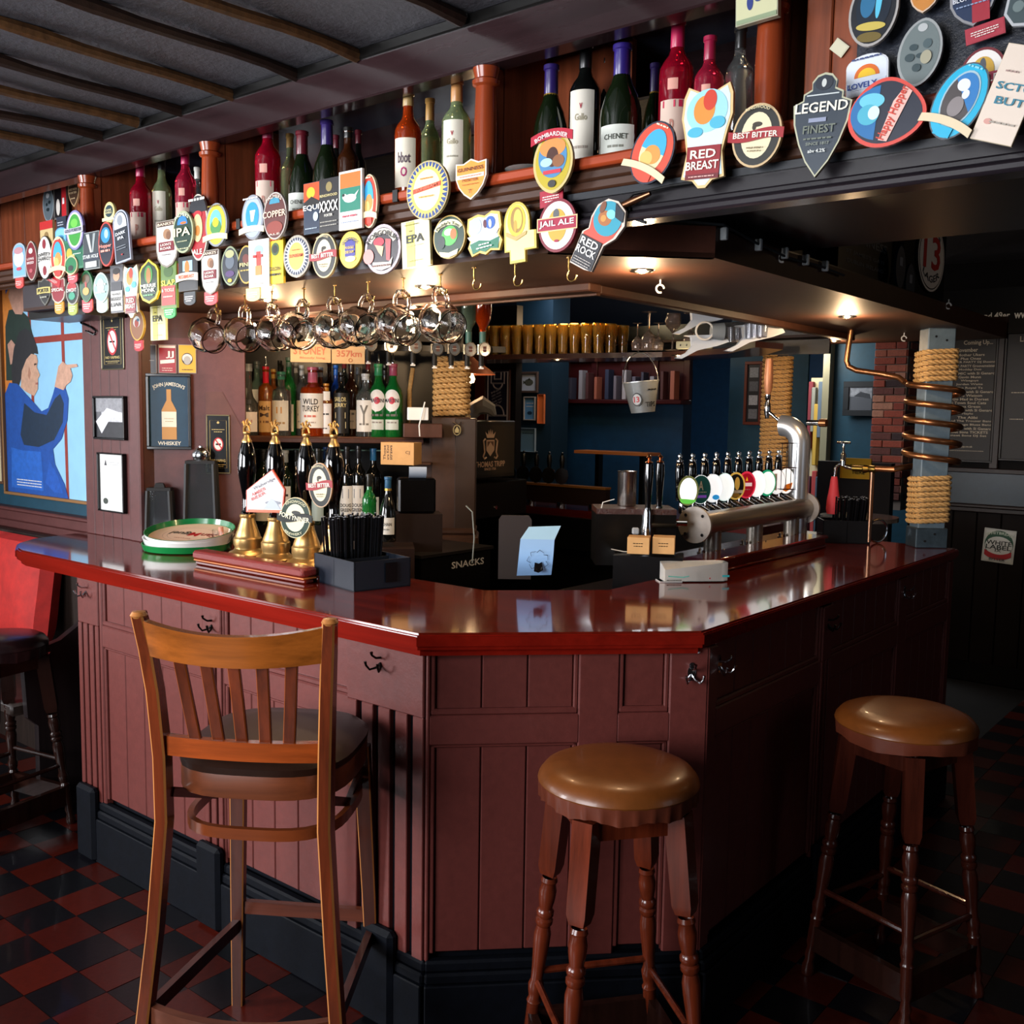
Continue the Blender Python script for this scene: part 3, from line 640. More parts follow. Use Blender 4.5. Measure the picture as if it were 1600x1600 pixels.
# ---- beer fonts with lens badges
FT = [  # px of badge centre, badge (px), colours, label
 (1080, 775, '#f4f4ee', '#6c7040', 'pale round badge with green bottom edge, first of the lit badges'),
 (1103, 770, '#12403a', '#e8eef0', 'dark green badge with white letter and purple bar'),
 (1130, 767, '#f2f4f6', '#cfd6dc', 'large white glowing badge with a small blue drop'),
 (1145, 764, '#eef4f4', '#bfe0dc', 'white badge overlapping the one with the blue drop'),
 (1163, 762, '#15110f', '#c9a24a', 'black badge with a gold harp shape'),
 (1183, 760, '#b3102a', '#d9304a', 'crimson oval badge with a small yellow star'),
 (1202, 758, '#f2f4f6', '#d0d4da', 'plain white glowing badge right of the crimson one'),
 (1219, 756, '#eafaf4', '#17a070', 'white badge with thick green rim'),
 (1233, 755, '#e8e8ea', '#4a3028', 'badge with dark left edge and white lettering panel'),
 (1240, 752, '#f8f8f6', '#f0f0f0', 'white badge with an orange bottom, beside the bent pipe')]
for k, (px, py, c1, c2, lb) in enumerate(FT):
    y = 1.50+k*.094; z = 1.355 if k < 9 else 1.36
    t = thing('beer_font', lb, 'beer tap', (-.11, y, 1.235), group='lit beer taps behind the steel pipe')
    q = MB(); q.tube([(.06, 0, .02), (.0, 0, .05), (-.015, 0, .06)], .012, CHROME, 10); q.lathe([(0, .03), (.012, .03), (.014, .06), (.011, .075), (0, .075)], CHROME, 12, x=-.015); q.build('tap_body', t)
    q = MB(); q.lathe([(0, .075), (.011, .075), (.013, .12), (.0165, .18), (.014, .21), (.011, .216), (0, .216)], mat('#060608', .08, coat=1.), 16, x=-.03); q.build('handle', t)
    q = MB(); q.lathe([(.011, .216), (.014, .219), (.014, .223), (.006, .226), (.005, .231), (.0095, .236), (.0095, .242), (.0, .249)], CHROME, 12, x=-.03); q.build('finial', t)
    M = T(.0, 0, .115) @ rotm(rz=R(62))
    q = MB(); q.face(ell(.045, .055), 0, mat('#0a0a0c', .1, coat=1.), M, t=.012); q.face(ell(.0445, .0545), -.0121, mat(c2, .4, emit=.55), M, t=.001); bb0 = q.build('badge_body', t)
    q = MB(); sx = {7: .0}.get(k, 0); q.face(ell(.037 if k in (7, 0, 4, 5) else .043, .047 if k in (7, 0, 4, 5) else .052, 26, .003 if k == 7 else 0), -.0133, mat(c1, .4, emit=.9 if c1[1] in 'ef' else .35), M)
    if k == 2: q.face(ell(.016, .01, 14, .014, -.034), -.0137, mat('#2a8fd0', .4, emit=.7), M)
    if k == 0: q.face(ell(.034, .014, 14, 0, -.034, pi, 2*pi)+[(-.034, -.028)], -.0137, mat('#67c84c', .4, emit=.6), M)
    if k == 1: q.text('A', 0, .014, .022, .034, WHITE, -.0137, M); q.face(rect(.05, .01, 0, -.026), -.0137, mat('#7a4ab0', .4, emit=.4), M); q.text('~', 0, -.01, .05, .005, WHITE, -.0137, M)
    if k == 4: q.face(ell(.012, .026, 14, .006, .01), -.0137, mat('#d6ac50', .3, emit=.3), M); q.face(rect(.066, .012, 0, -.022), -.0139, WHITE, M); q.face(ell(.02, .008, 12, 0, -.036), -.0137, mat('#c9a24a', .3), M)
    if k == 5: q.face([(-.006, .016), (0, .034), (.006, .016)], -.0137, mat('#f0b020', .4, emit=.5), M); q.face(rect(.05, .014, 0, .002), -.0137, mat('#f0d8d8', .4, emit=.5), M); q.text('~', 0, -.018, .04, .006, mat('#f0c8c8', .4), -.0137, M)
    if k == 9: q.face([(-.03, -.012), (-.02, -.02), (.01, -.012), (.034, -.006), (.026, -.034), (0, -.046), (-.024, -.036)], -.0137, mat('#c8681a', .4, emit=.5), M)
    if k == 8: q.face(rect(.02, .07, -.01, 0), -.0137, WHITE, M)
    q.build('badge_face', bb0, False)
for k, (y, lb) in enumerate(((1.27, 'leftmost'), (1.345, 'second'))):
    t = thing('beer_font', lb+' black beer tap with chrome base and no badge, left of the lit badges', 'beer tap', (-.13, y, 1.19), group='unlit beer taps')
    q = MB(); q.lathe([(0, -.0), (.018, .0), (.022, .03), (.016, .06), (.016, .09), (.011, .11), (.0, .11)], CHROME, 14); q.tube([(0, 0, .05), (.08, .06, .05)], .009, CHROME, 8); q.build('tap_body', t)
    q = MB(); q.lathe([(0, .11), (.01, .11), (.012, .16), (.0165, .23), (.014, .262), (0, .264)], mat('#060608', .08, coat=1.), 16); q.build('handle', t)
    q = MB(); q.lathe([(.011, .264), (.015, .268), (.006, .273), (.005, .278), (.01, .285), (.0, .296)], mat('#c08058', .2, metal=1.), 12); q.build('finial', t)
# tall bent steel pipe with sideways tap
t = thing('bent_tap_column', 'tall polished steel pipe bending left to a copper handled tap', 'beer tap', (-.09, 2.42, CT+.03))
PIPE = mat('#c8ccd0', .3, metal=.8)
xc = on(1247, 750, 'y', 2.42).x; xt_ = on(1199, 640, 'y', 2.42).x; pts = [(xc, 2.42, 1.11), (xc, 2.42, 1.3), (xc, 2.42, 1.51)]
for k in range(1, 9): an = k*pi/2/8; pts.append((xc-.075+.075*cos(an), 2.42, 1.51+.075*sin(an)))
pts.append((xc-.085, 2.42, 1.585))
q = MB(); q.tube(pts, .046, PIPE, 28); q.build('pipe', t, world=True)
q = MB(); q.tube([(xc-.08, 2.42, 1.592), (xt_, 2.42, 1.65)], .007, CHROME, 10); q.lathe([(0, -.035), (.008, -.035), (.014, -.005), (.014, .02), (.009, .045), (.012, .05), (.012, .07), (0, .07)], CHROME, 14, xt_, 2.42, 1.65); q.tube([(xc+.03, 2.42, 1.60), (xc+.1, 2.42, 1.60)], .012, CHROME, 10); q.build('faucet', t, world=True)
q = MB(); q.lathe([(0, .068), (.010, .07), (.017, .09), (.020, .14), (.016, .225), (.0, .225)], mat('#b87c58', .4, metal=.3), 16, xt_, 2.42, 1.65); q.build('handle', t, world=True)
q = MB(); q.tube([(xc+.085, 2.42, 1.60), (xc+.115, 2.42, 1.60)], .017, COPPER, 10); q.build('copper_nut', t, world=True)
# ================================================================== rope, posts and copper pipe
ROPE = mat('#c79c60', .75, var=.3, scale=40, bump=.2)
def rope_geo(q, path, Rr, m, tw=.03, n=6, strands=3):
    P = [Vector(p) for p in path]; L = len(P); acc = 0; ph = []
    for i, p in enumerate(P):
        if i: acc += (P[i]-P[i-1]).length
        ph.append(acc*2*pi/tw)
    for s in range(strands):
        pts = []
        for i, p in enumerate(P):
            d = (P[min(i+1, L-1)]-P[max(i-1, 0)]).normalized(); up = Vector((0, 0, 1)) if abs(d.z) < .8 else Vector((1, 0, 0)); a = (up-d*up.dot(d)).normalized(); c = d.cross(a); t = ph[i]+s*2*pi/strands
            pts.append(p+(a*cos(t)+c*sin(t))*Rr*.5)
        q.tube(pts, Rr*.52, m, n)
def wrap_path(cx, cy, z0, z1, hw, hd, rot, rr, turns, per=28):
    pts = []; tot = int(turns*per)
    for k in range(tot+1):
        a = 2*pi*k/per; ca, sa = cos(a), sin(a); s = (abs(ca)**5+abs(sa)**5)**(-1/5)
        x, y = ca*s*(hw+rr), sa*s*(hd+rr); pts.append((cx+x*cos(rot)-y*sin(rot), cy+x*sin(rot)+y*cos(rot), z0+(z1-z0)*k/tot))
    return pts
PX, PY, PR = .385, 2.70, R(40)
t = thing('timber_post', 'grey-blue painted square post at the right end of the bar, wrapped in rope', 'post', (PX, PY, CT), PR)
GREYP = mat('#5f6f78', .5, var=.15, bump=.1, scale=10)
q = MB(); q.box(-.058, .058, -.045, .045, 0, .92, GREYP, b=.004); q.build('shaft', t, False)
q = MB(); q.box(-.068, .068, -.055, .055, 0, .085, mat('#46545c', .3, metal=.6, var=.3), b=.004); q.build('base_block', t, False)
q = MB()
for x, z in ((-.025, .885), (.02, .87), (-.03, .03), (.01, .06)): q.tube([(x, -.058 if z < .1 else -.046, z), (x, -.044, z)], .005, MATBLACK, 8)
q.build('nail', t, False)
def rope_thing(name, label, cx, cy, z0, z1, hw, hd, rot, rr, group, per=28, n=6, tw=.075, m=ROPE):
    t = thing(name, label, 'rope', (cx, cy, z0), rot, group); q = MB(); turns = (z1-z0)/(2*rr*.97)
    rope_geo(q, wrap_path(0, 0, 0, z1-z0, hw, hd, 0, rr, turns, per), rr, m, tw, n); q.build('coiled_rope', t); return t
rope_thing('rope_wrap', 'upper band of thick rope around the grey-blue post', PX, PY, 1.775, 1.915, .058, .045, PR, .0115, 'rope bands', per=90)
rope_thing('rope_wrap', 'lower longer band of thick rope around the grey-blue post', PX, PY, 1.18, 1.385, .058, .045, PR, .0115, 'rope bands', per=90)
# copper coil
t = thing('copper_pipe', 'copper pipe coiling down the grey-blue post to a chrome tap', 'pipe', (PX, PY, 1.4))
pts = [(.055, 2.60, 2.02), (.045, 2.60, 1.93), (.04, 2.60, 1.87), (.05, 2.60, 1.845), (.085, 2.60, 1.828), (.20, 2.60, 1.81), (.27, 2.59, 1.795), (.30, 2.575, 1.775)]
q = MB(); q.tube(pts, .012, COPPER, 12); q.build('feed_pipe', t, world=True)
pts = []; N = 150
for k in range(N+1):
    a = R(205)+2*pi*4.9*k/N; r_ = .108; pts.append((PX+r_*cos(a), PY+r_*sin(a), 1.77-.355*k/N))
pts += [(.26, 2.60, 1.408), (.19, 2.60, 1.408), (.175, 2.60, 1.405)]
q = MB(); q.tube(pts, .0128, COPPER, 12); q.build('coil', t, world=True)
q = MB(); q.tube([(.175, 2.60, 1.40), (.175, 2.60, 1.09)], .0105, mat('#8f6a52', .3, metal=1.), 12); q.build('down_pipe', t, world=True)
q = MB(); q.tube([(.19, 2.6, 1.405), (.165, 2.6, 1.405), (.16, 2.6, 1.405), (.14, 2.6, 1.405), (.135, 2.6, 1.405), (.09, 2.6, 1.405)], [.017, .017, .013, .019, .014, .014], mat('#8a7238', .3, metal=1.), 12); q.build('brass_fitting', t, world=True)
q = MB(); q.tube([(.09, 2.6, 1.405), (.06, 2.6, 1.41), (.045, 2.6, 1.42), (.03, 2.6, 1.42), (.015, 2.6, 1.405), (.01, 2.6, 1.36)], .009, CHROME, 10); q.lathe([(.012, 0), (.012, .05), (.008, .055), (.005, .06), (.005, .1), (0, .1)], CHROME, 12, .045, 2.6, 1.415); q.tube([(.015, 2.6, 1.515), (.075, 2.6, 1.515)], [.005, .005], CHROME, 8); q.tube([(.045, 2.57, 1.515), (.045, 2.63, 1.515)], .005, CHROME, 8); q.build('chrome_tap', t, world=True)
t = thing('tap_cover', 'red tapered plastic cover hanging on the chrome tap spout', 'cover', (.01, 2.6, 1.2)); q = MB()
q.lathe([(0, .165), (.012, .165), (.016, .15), (.019, .12), (.028, .06), (.03, .02), (.026, .0), (.024, .0), (.024, .01), (0, .02)], mat('#d8414c', .6), 24); q.build('sleeve', t)
straw_box('straw_box', 'black straw box with straws beside the copper down pipe', (.06, 2.60, CT), .20, .14, .10, R(33), mat('#0b0c0e', .35), 60, .20, True)
q = MB(); n = 24; q.tube([(.05*cos(2*pi*k/n), 0, .05*sin(2*pi*k/n)) for k in range(n)], .005, CHROME, 8, closed=True); o = q.build('chrome_ring'); o.matrix_local = T(.19, 2.66, CT+.055) @ rotm(rz=R(60)); tag(o, 'chrome ring standing behind the copper down pipe', 'ring')
# ================================================================== downlights in the canopy
def downlight(x, y, z, label, power=3.5, group='downlights in the canopy'):
    t = thing('downlight', label, 'light', (x, y, z), 0, group)
    q = MB(); q.lathe([(.02, -.002), (.024, -.006), (.033, -.003), (.034, .0), (.02, .001)], mat('#b8b4ac', .15, metal=1.), 28); q.build('bezel', t)
    q = MB(); q.cyl(0, 0, -.0025, -.001, .0215, mat('#ffe2b0', .5, emit=14), n=20); q.build('lamp', t)
    point('downlight_beam', (x, y, z-.05), power, WARM, .02)
for (px, py, lb) in ((1003, 422, 'round downlight over the angled counter corner'), (665, 447, 'round downlight above the hanging glass mugs, right one'), (418, 468, 'round downlight above the hanging glass mugs, left one'), (1324, 494, 'round downlight over the right run, nearer one'), (1303, 532, 'farther downlight, beside the copper feed pipe')):
    p = on(px, py, 'z', 2.0); downlight(p.x, p.y, 2.0, lb, {1003: 9, 665: 8, 418: 9, 1324: 8, 1303: 6}[px])
for k, (x, y) in enumerate(((-.75, .735), (-1.35, .735))):    # warm lamps under the canopy edge, over the back bar
    downlight(x, y, 1.975 if k < 2 else 2.0, ('warm downlight by the canopy lip above the straw box', 'warm downlight by the canopy lip above the drinks trays', 'warm downlight over the left end of the bottle shelf')[k], 4, 'downlights behind the canopy lip')
# ================================================================== S hooks and glass mugs
def shook(x, y, label, ry=0):
    t = thing('cup_hook', label, 'hook', (x, y, 2.0), ry, 'brass cup hooks under the canopy'); q = MB(); pts = [(0, 0, 0), (0, 0, -.022), (.001, 0, -.03)]
    for k in range(11): a = R(130)+R(230)*k/10; pts.append((.011+.014*cos(a), 0, -.044+.014*sin(a)))
    q.tube(pts, .0024, mat('#c9a25c', .25, metal=1.), 8); q.lathe([(.006, -.002), (.006, 0)], BRASS, 10); q.build('wire', t); return t
MG = mat('#ffffff', .03, trans=1., ior=1.36)
def mug(label, M):
    t = thing('glass_mug', label, 'mug', M=M, group='round dimpled glass mugs hanging by their handles')
    q = MB(); q.lathe([(0, .0), (.028, 0), (.036, .006), (.046, .02), (.0515, .033), (.0535, .047), (.0525, .06), (.048, .076), (.041, .092), (.0395, .10), (.041, .108), (.0385, .108), (.037, .1), (.038, .092), (.045, .075), (.0495, .05), (.046, .028), (.032, .011), (0, .009)], MG, 48)
    for i, v in enumerate(q.v):     # dimples pressed into the outer wall
        r_ = sqrt(v.x*v.x+v.y*v.y)
        if r_ > .04 and .012 < v.z < .09:
            a = atan2(v.y, v.x); f = 1-.05*(.5+.5*cos(a*8+(pi if v.z > .055 else 0))); v.x *= f; v.y *= f
    q.build('bowl', t)
    q = MB(); pts = [(.048, 0, .03), (.062, 0, .026), (.08, 0, .034), (.086, 0, .056), (.08, 0, .078), (.062, 0, .088), (.043, 0, .086)]
    q.tube(pts, .0062, MG, 10); q.build('handle', t)
    return t
hk = [(338, 462, 342, 517), (383, 468, 383, 510), (425, 458, 417, 508), (475, 450, 467, 508), (523, 445, 515, 510), (575, 440, 567, 512), (630, 435, 625, 505), (688, 428, 690, 498)]
mname = ['first glass mug from the left', 'second glass mug, lit warm by the left downlight', 'third glass mug from the left, brightly lit', 'fourth glass mug, above the left end of the wooden sign', 'fifth glass mug, over the wooden sign', 'sixth glass mug, over the number on the sign', 'seventh glass mug, second from the right', 'largest looking glass mug, at the right end of the row']
m0 = None
for k, (hx, hy, mx, my) in enumerate(hk):
    p = on(hx, hy, 'z', 2.0); x = on(hx, hy+30, 'y', .345).x; shook(x, .345, 'brass cup hook carrying the '+mname[k].split(',')[0])
    c = Vector((x, .345, 1.962)); ax = Vector((.88, -.12-.08*(k % 2), -.30+.06*(k % 3))).normalized(); hd = Vector((0, 0, 1)); hd = (hd-ax*hd.dot(ax)).normalized(); rr = Matrix.Rotation(R(6*((k*7) % 5-2)), 4, ax)
    hd = (rr @ hd).normalized(); yy = ax.cross(hd); o = c-hd*.094-ax*.063+Vector((0, 0, -.004)); hd = hd*1.14; yy = yy*1.14; ax = ax*1.14
    M = Matrix(((hd.x, yy.x, ax.x, o.x), (hd.y, yy.y, ax.y, o.y), (hd.z, yy.z, ax.z, o.z), (0, 0, 0, 1)))
    if m0 is None: m0 = mug(mname[k]+' hanging under the canopy', M)
    else: dup(m0, M, mname[k]+' hanging under the canopy')
for hx, hy, lb in ((758, 425, 'empty brass cup hook right of the last mug'), (822, 412, 'empty brass cup hook below the yellow ear clip'), (905, 425, 'empty brass cup hook near the angled corner downlight')):
    x = on(hx, hy, 'y', .345).x; shook(x, .30, lb)
for px, py, zz, lb in ((1032, 437, 2.0, 'small white screw eye right of the corner downlight'), (1222, 403, 2.065, 'open white hook at the canopy edge, holding the string of wire'), (1482, 478, 2.03, 'open white hook near the far end of the canopy edge'), (1413, 520, 2.0, 'small screw eye left of the rope post')):
    p = on(px, py, 'z', zz) if px not in (1222, 1482) else on(px, py, 'x', .51); t = MB(); n = 14
    t.tube([(.011*cos(2*pi*k/16), 0, .011*sin(2*pi*k/16)) for k in range(n)], .0028, WHITE, 6); t.tube([(0, 0, .01), (0, 0, .025)], .0025, WHITE, 6); o = t.build('screw_eye'); o.location = (p.x, p.y, min(p.z-.012, 2.0-.025) if px in (1032, 1413) else p.z); o.rotation_euler.z = R(40); tag(o, lb, 'hook')
# wire run along the right fascia
q = MB(); pts = [(.33, .30, 2.085), (.42, .40, 2.083), (.515, .52, 2.08), (.515, .7, 2.062), (.515, .9, 2.05), (.515, 1.1, 2.055), (.515, 1.3, 2.05)]
q.tube(pts, .0035, mat('#30363a', .8, spec=.1), 6); o = q.build('cable'); tag(o, 'thin grey cable clipped along the top of the brown canopy fascia', 'cable')
for k, y in enumerate((.53, .72, .88, 1.02, 1.16)):
    q = MB(); q.box(.504, .522, y-.006, y+.006, 2.045, 2.075, mat('#a8b0b4', .4), b=.002); o = q.build('cable_clip'); tag(o, 'small pale cable clip on the canopy edge, number %s from the front corner' % ('one', 'two', 'three', 'four', 'five')[k], 'clip')
# wall lights fitting between clips at the gantry corner
t = thing('door_closer', 'small bronze rod with black cable loop beside the dark gantry moulding', 'bracket', (.42, .16, 2.08)); a = on(972, 322, 'y', .15); b = on(1016, 302, 'y', .15)
q = MB(); q.tube([a, a.lerp(b, .4), b], [.008, .0085, .005], mat('#8a6248', .3, metal=1.), 10); q.build('rod', t, world=True)
q = MB(); q.tube([on(x, y, 'y', .16) for x, y in ((975, 318), (990, 303), (1050, 290), (1100, 283))], .0035, BLACK, 6); q.tube([on(x, y, 'y', .16) for x, y in ((984, 325), (986, 340), (1010, 348))], .004, BLACK, 6); q.build('cable', t, world=True)
# ================================================================== pump clips
def outline(s):
    E_ = ell(1, 1, 32)
    if s == 'oval': return E_
    if s == 'rect': return rect(2, 2)
    if s == 'lens': return [(sin(pi*k/16)**1.15*(1 if True else 1), -cos(pi*k/16)) for k in range(17)]+[(-sin(pi*k/16)**1.15, cos(pi*k/16)) for k in range(1, 16)]
    if s == 'tomb': return [(-1, -1), (1, -1), (1, .45)]+[(cos(pi*k/12), .45+.55*sin(pi*k/12)) for k in range(1, 12)]+[(-1, .45)]
    if s == 'tongue': return [(1, .9), (-1, .9), (-1, -.45)]+[(-cos(pi*k/12), -.45-.55*sin(pi*k/12)) for k in range(1, 12)]+[(1, -.45)]
    if s == 'shield': return [(-1, .85), (-.5, .8), (0, 1), (.5, .8), (1, .85), (1, .1), (.8, -.35), (.45, -.72), (0, -1), (-.45, -.72), (-.8, -.35), (-1, .1)]
    if s == 'banks': return [(-1, .95), (-.9, 1), (.9, 1), (1, .95), (1, -.2), (.86, -.6), (.5, -.88), (0, -1), (-.5, -.88), (-.86, -.6), (-1, -.2)]
    if s == 'hex': return [(0, 1), (.35, .84), (.75, .7), (1, .45), (1, -.5), (.7, -.82), (.3, -.92), (0, -1), (-.3, -.92), (-.7, -.82), (-1, -.5), (-1, .45), (-.75, .7), (-.35, .84)]
    if s == 'legend': return [(-1, .42), (-.68, .5), (-.68, .62), (-.4, .7), (-.42, .84), (-.25, .96), (0, 1), (.25, .96), (.42, .84), (.4, .7), (.68, .62), (.68, .5), (1, .42), (.93, .05), (.7, -.35), (.4, -.7), (0, -1), (-.4, -.7), (-.7, -.35), (-.93, .05)]
    if s == 'breast': return [(-.8, 1), (0, .8), (.8, 1), (.95, .8), (1, .4), (.85, .1), (.7, -.3), (.85, -.8), (.4, -.85), (.15, -1), (-.15, -1), (-.4, -.85), (-.85, -.8), (-.7, -.3), (-.85, .1), (-1, .4), (-.95, .8)]
    if s == 'pick': return [(cos(t)*(1-.12*sin(t))*(1+.06*cos(2*t)), sin(t)*(1-.1*cos(t)) if True else 0) for t in [2*pi*k/40 for k in range(40)]]
    if s == 'rock': return [(-.62, -1), (.1, -1), (.45, -.95), (.5, -.2), (.85, .1), (1, .5), (.8, .85), (.35, 1), (-.1, .95), (-.42, .7), (-.5, .35), (-.42, .05), (-.62, -.1)]
    if s == 'boot': return [(-.9, .9), (-.3, 1), (.1, .85), (.5, 1), (.95, .85), (1, .2), (.85, -.2), (1, -.5), (.8, -.95), (.3, -.85), (0, -1), (-.35, -.85), (-.8, -.95), (-1, -.5), (-.8, -.1), (-1, .3)]
    if s == 'ear': return [(-.9, -.6), (-.9, .3)]+[(-.15+.75*cos(t), .3+.7*sin(t)) for t in [pi-pi*k/12 for k in range(13)]]+[(.6, .0), (.95, -.02), (.95, -.62), (.3, -.62), (.3, -1), (-.6, -1), (-.6, -.6)]
    if s == 'hob': return [(cos(t)*(1+(.0 if sin(t) < .6 else -.1)), sin(t)) for t in [2*pi*k/30 for k in range(30)]]
    if s == 'kite': return [(-1, -.95), (-.95, .05), (.4, 1), (1, .1), (.85, -.95)]
    if s == 'sun': return [((1 if k % 2 == 0 else .93)*cos(2*pi*k/48), (1 if k % 2 == 0 else .93)*sin(2*pi*k/48)) for k in range(48)]
    if s == 'oct': return [(.41, 1), (1, .41), (1, -.41), (.41, -1), (-.41, -1), (-1, -.41), (-1, .41), (-.41, 1)][::-1]
    return E_
def pm(h): return mat(h, .32, coat=.15)
def clip(label, px, py, wp, hp, roll, Y, shape, rim, face, art=(), th=.008, inset=.88, group='pump clips on the gantry', name='pump_clip', yaw=0, M=None, sz=None):
    p = on(px, py, 'y', Y)
    if M is None:
        u0, v0, d = pj(p); u1, v1, _ = pj(p+Vector((.01, 0, 0))); u2, v2, _ = pj(p+Vector((0, 0, .01)))
        w = wp/abs(u1-u0)*.01/2; h = hp/abs(v2-v0)*.01/2
        if shape == 'pick': pass
        M = T(p) @ rotm(rz=yaw) @ Matrix.Rotation(R(roll), 4, 'Y')
    else: w, h = sz
    t = thing(name, label, 'pump clip', M=M, group=group)
    O = [(x*w, z*h) for x, z in outline(shape)]
    q = MB(); q.face(O, 0, pm(rim), t=th); q.build('backing_plate', t, False)
    q = MB(); q.face([(x*inset, z*(1-(1-inset)*w/h)) for x, z in O], -th-.0005, pm(face)); y = -th-.001; rib = None; let = MB()
    for a in art:
        k = a[0]; y -= .0003
        if k == 'e': q.face(ell(a[3]*w, a[4]*h, 24, a[1]*w, a[2]*h), y, pm(a[5]))
        elif k == 'r': q.face([(x+a[1]*w, z+a[2]*h) for x, z in rect(a[3]*w*2, a[4]*h*2)], y, pm(a[5]))
        elif k == 'p': q.face([(x*w, z*h) for x, z in a[1]], y, pm(a[2]))
        elif k == 't': let.text(a[6], a[1]*w, a[2]*h, a[3]*w*2, a[4]*h*2, pm(a[5]), y-.0015-(.003 if rib else 0), arc=(a[7] if len(a) > 7 else 0), rot=R(a[8]) if len(a) > 8 else 0)
        elif k == 'ray':
            n = a[5]
            for j in range(n): an = 2*pi*j/n; q.face([(a[1]*w*cos(an-.09), a[1]*h*sin(an-.09)), (a[2]*w*cos(an), a[2]*h*sin(an)), (a[1]*w*cos(an+.09), a[1]*h*sin(an+.09))], y, pm(a[3]))
        elif k == 'b':   # curled ribbon banner: centre z, half height, overhang, colour, bend
            rib = MB(); n = 12; ov = a[3]; vs = []; pts = []
            for j in range(n+1):
                uu = 2*j/n-1; zz = a[1]*h+a[5]*h*(1-uu*uu) if a[6] == 'arc' else a[1]*h+a[5]*h*sin(uu*pi*.9); pts.append((uu*w*ov, zz))
            poly = [(x, z-a[2]*h) for x, z in pts]+[(x, z+a[2]*h) for x, z in pts[::-1]]
            rib.face(poly, y-.001, pm(a[4]), t=.0025)
            rib.build('ribbon', t, False)
    pf = q.build('printed_face', t, False)
    if let.v: let.build('lettering', pf, False)
    return t
FY = .175; SY = .157   # fascia row and shelf-edge row
def tagc(label, px, py, w, h, roll, Y, col, shape='tongue'): clip(label, px, py, w, h, roll, Y, shape, col, col, [('t', 0, .2, .7, .1, '#f2e8e0', '~'), ('t', 0, -.1, .7, .1, '#f2e8e0', '~'), ('t', 0, -.4, .5, .1, '#f2e8e0', '~')], th=.004, inset=.95, name='price_tag', group='small tags under the pump clips')
BB = [('e', 0, 0, .62, .72, '#e6d9b4'), ('e', 0, .34, .2, .08, '#3a3228'), ('e', -.12, .26, .08, .1, '#3a3228'), ('b', .0, .16, 1.12, '#9c2028', .06, 's'), ('t', 0, 0, .9, .09, '#f4ead8', 'BEST BITTER'), ('t', 0, .86, .5, .05, '#d8cba0', 'RINGWOOD', .9), ('t', 0, -.4, .3, .04, '#8a7a5a', '~'), ('t', 0, -.5, .25, .03, '#8a7a5a', '~')]
# fascia row from the right
clip('maroon and white oval clip with JAIL ALE banner on the fascia', 874, 353, 60, 84, 0, .150, 'oval', '#7c1a2c', '#ece8e2', [('e', 0, 0, .5, .62, '#c9a03a'), ('e', -.05, .42, .16, .2, '#5a5c60'), ('r', 0, .06, 1.05, .26, '#e2c890'), ('r', 0, .06, 1.0, .22, '#a01c3c'), ('t', 0, .06, .9, .14, '#f6f0ea', 'JAIL ALE'), ('e', 0, -.58, .12, .05, '#a01c3c')])
clip('tilted turquoise and red clip reading RED ROCK in white letters', 935, 366, 72, 118, 27, SY-.01, 'rock', '#d8c8b8', '#c85040', [('e', .22, .48, .62, .46, '#2f95ac'), ('e', .1, .46, .3, .2, '#a8683a'), ('e', .05, .44, .12, .09, '#d09048'), ('e', .3, .62, .2, .12, '#7fd0e0'), ('e', -.15, .7, .12, .16, '#7a4a34'), ('p', [(.3, .95), (.8, .8), (.9, .55), (.5, .6)], '#1c2430'), ('r', -.07, -.56, .5, .4, '#26262c'), ('t', -.07, -.3, .42, .1, '#f0ebe6', 'RED'), ('t', -.07, -.54, .46, .1, '#f0ebe6', 'ROCK'), ('t', -.07, -.76, .4, .02, '#b8b0a8', '~'), ('t', -.07, -.83, .4, .02, '#b8b0a8', '~'), ('t', -.07, -.9, .4, .02, '#b8b0a8', '~')])
clip('pale yellow stepped clip printed with a large ear', 815, 363, 54, 96, -3, FY, 'ear', '#c8b24a', '#e8dc96', [('e', -.15, .38, .52, .52, '#d6bc3c'), ('e', -.12, .4, .36, .42, '#a07c3c'), ('e', -.05, .42, .24, .32, '#e0c258'), ('e', -.2, .2, .1, .2, '#c89a3c'), ('p', [(-.75, .05), (-.2, -.15), (.45, .0), (.4, -.12), (-.2, -.28), (-.75, -.08)], '#c9a060')])
clip('white and green boot-shaped clip with two figures walking', 760, 366, 54, 66, -6, FY, 'boot', '#d8b45a', '#e6ecf0', [('p', [(-.85, -.35), (-.3, -.25), (.3, -.4), (.85, -.3), (.75, -.85), (.3, -.75), (0, -.88), (-.3, -.75), (-.72, -.85)], '#0f6e50'), ('e', -.45, .45, .35, .4, '#b4c4d6'), ('e', .4, .45, .28, .3, '#2a5cae'), ('e', .1, .45, .1, .2, '#5a1e2e'), ('e', .4, .4, .08, .2, '#f0f0ee'), ('p', [(-.95, .0), (.9, .08), (.7, -.15), (-.8, -.2)], '#eef0ea'), ('t', 0, -.5, .3, .05, '#f0f0ea', '~'), ('t', 0, -.65, .45, .05, '#f0f0ea', '~')])
clip('round green clip with cream arch reading Paddys Tonic', 705, 371, 50, 68, -3, FY, 'oval', '#c6a860', '#1c3a2c', [('e', .05, .05, .5, .46, '#4fae4c'), ('e', 0, .22, .28, .16, '#eadccb'), ('e', .3, .1, .2, .25, '#d0703a'), ('e', -.45, -.2, .22, .3, '#243430'), ('p', ell(.95, .62, 16, 0, .18, R(20), R(160))+ell(.72, .36, 16, 0, .18, R(160), R(20)), '#e6e0b0') , ('t', 0, .62, .75, .09, '#24301c', "Paddy's Ton", 1.3), ('p', [(-.6, -.62), (0, -.74), (.6, -.62), (.5, -.86), (0, -.95), (-.5, -.86)], '#e8e0b4')], inset=.94)
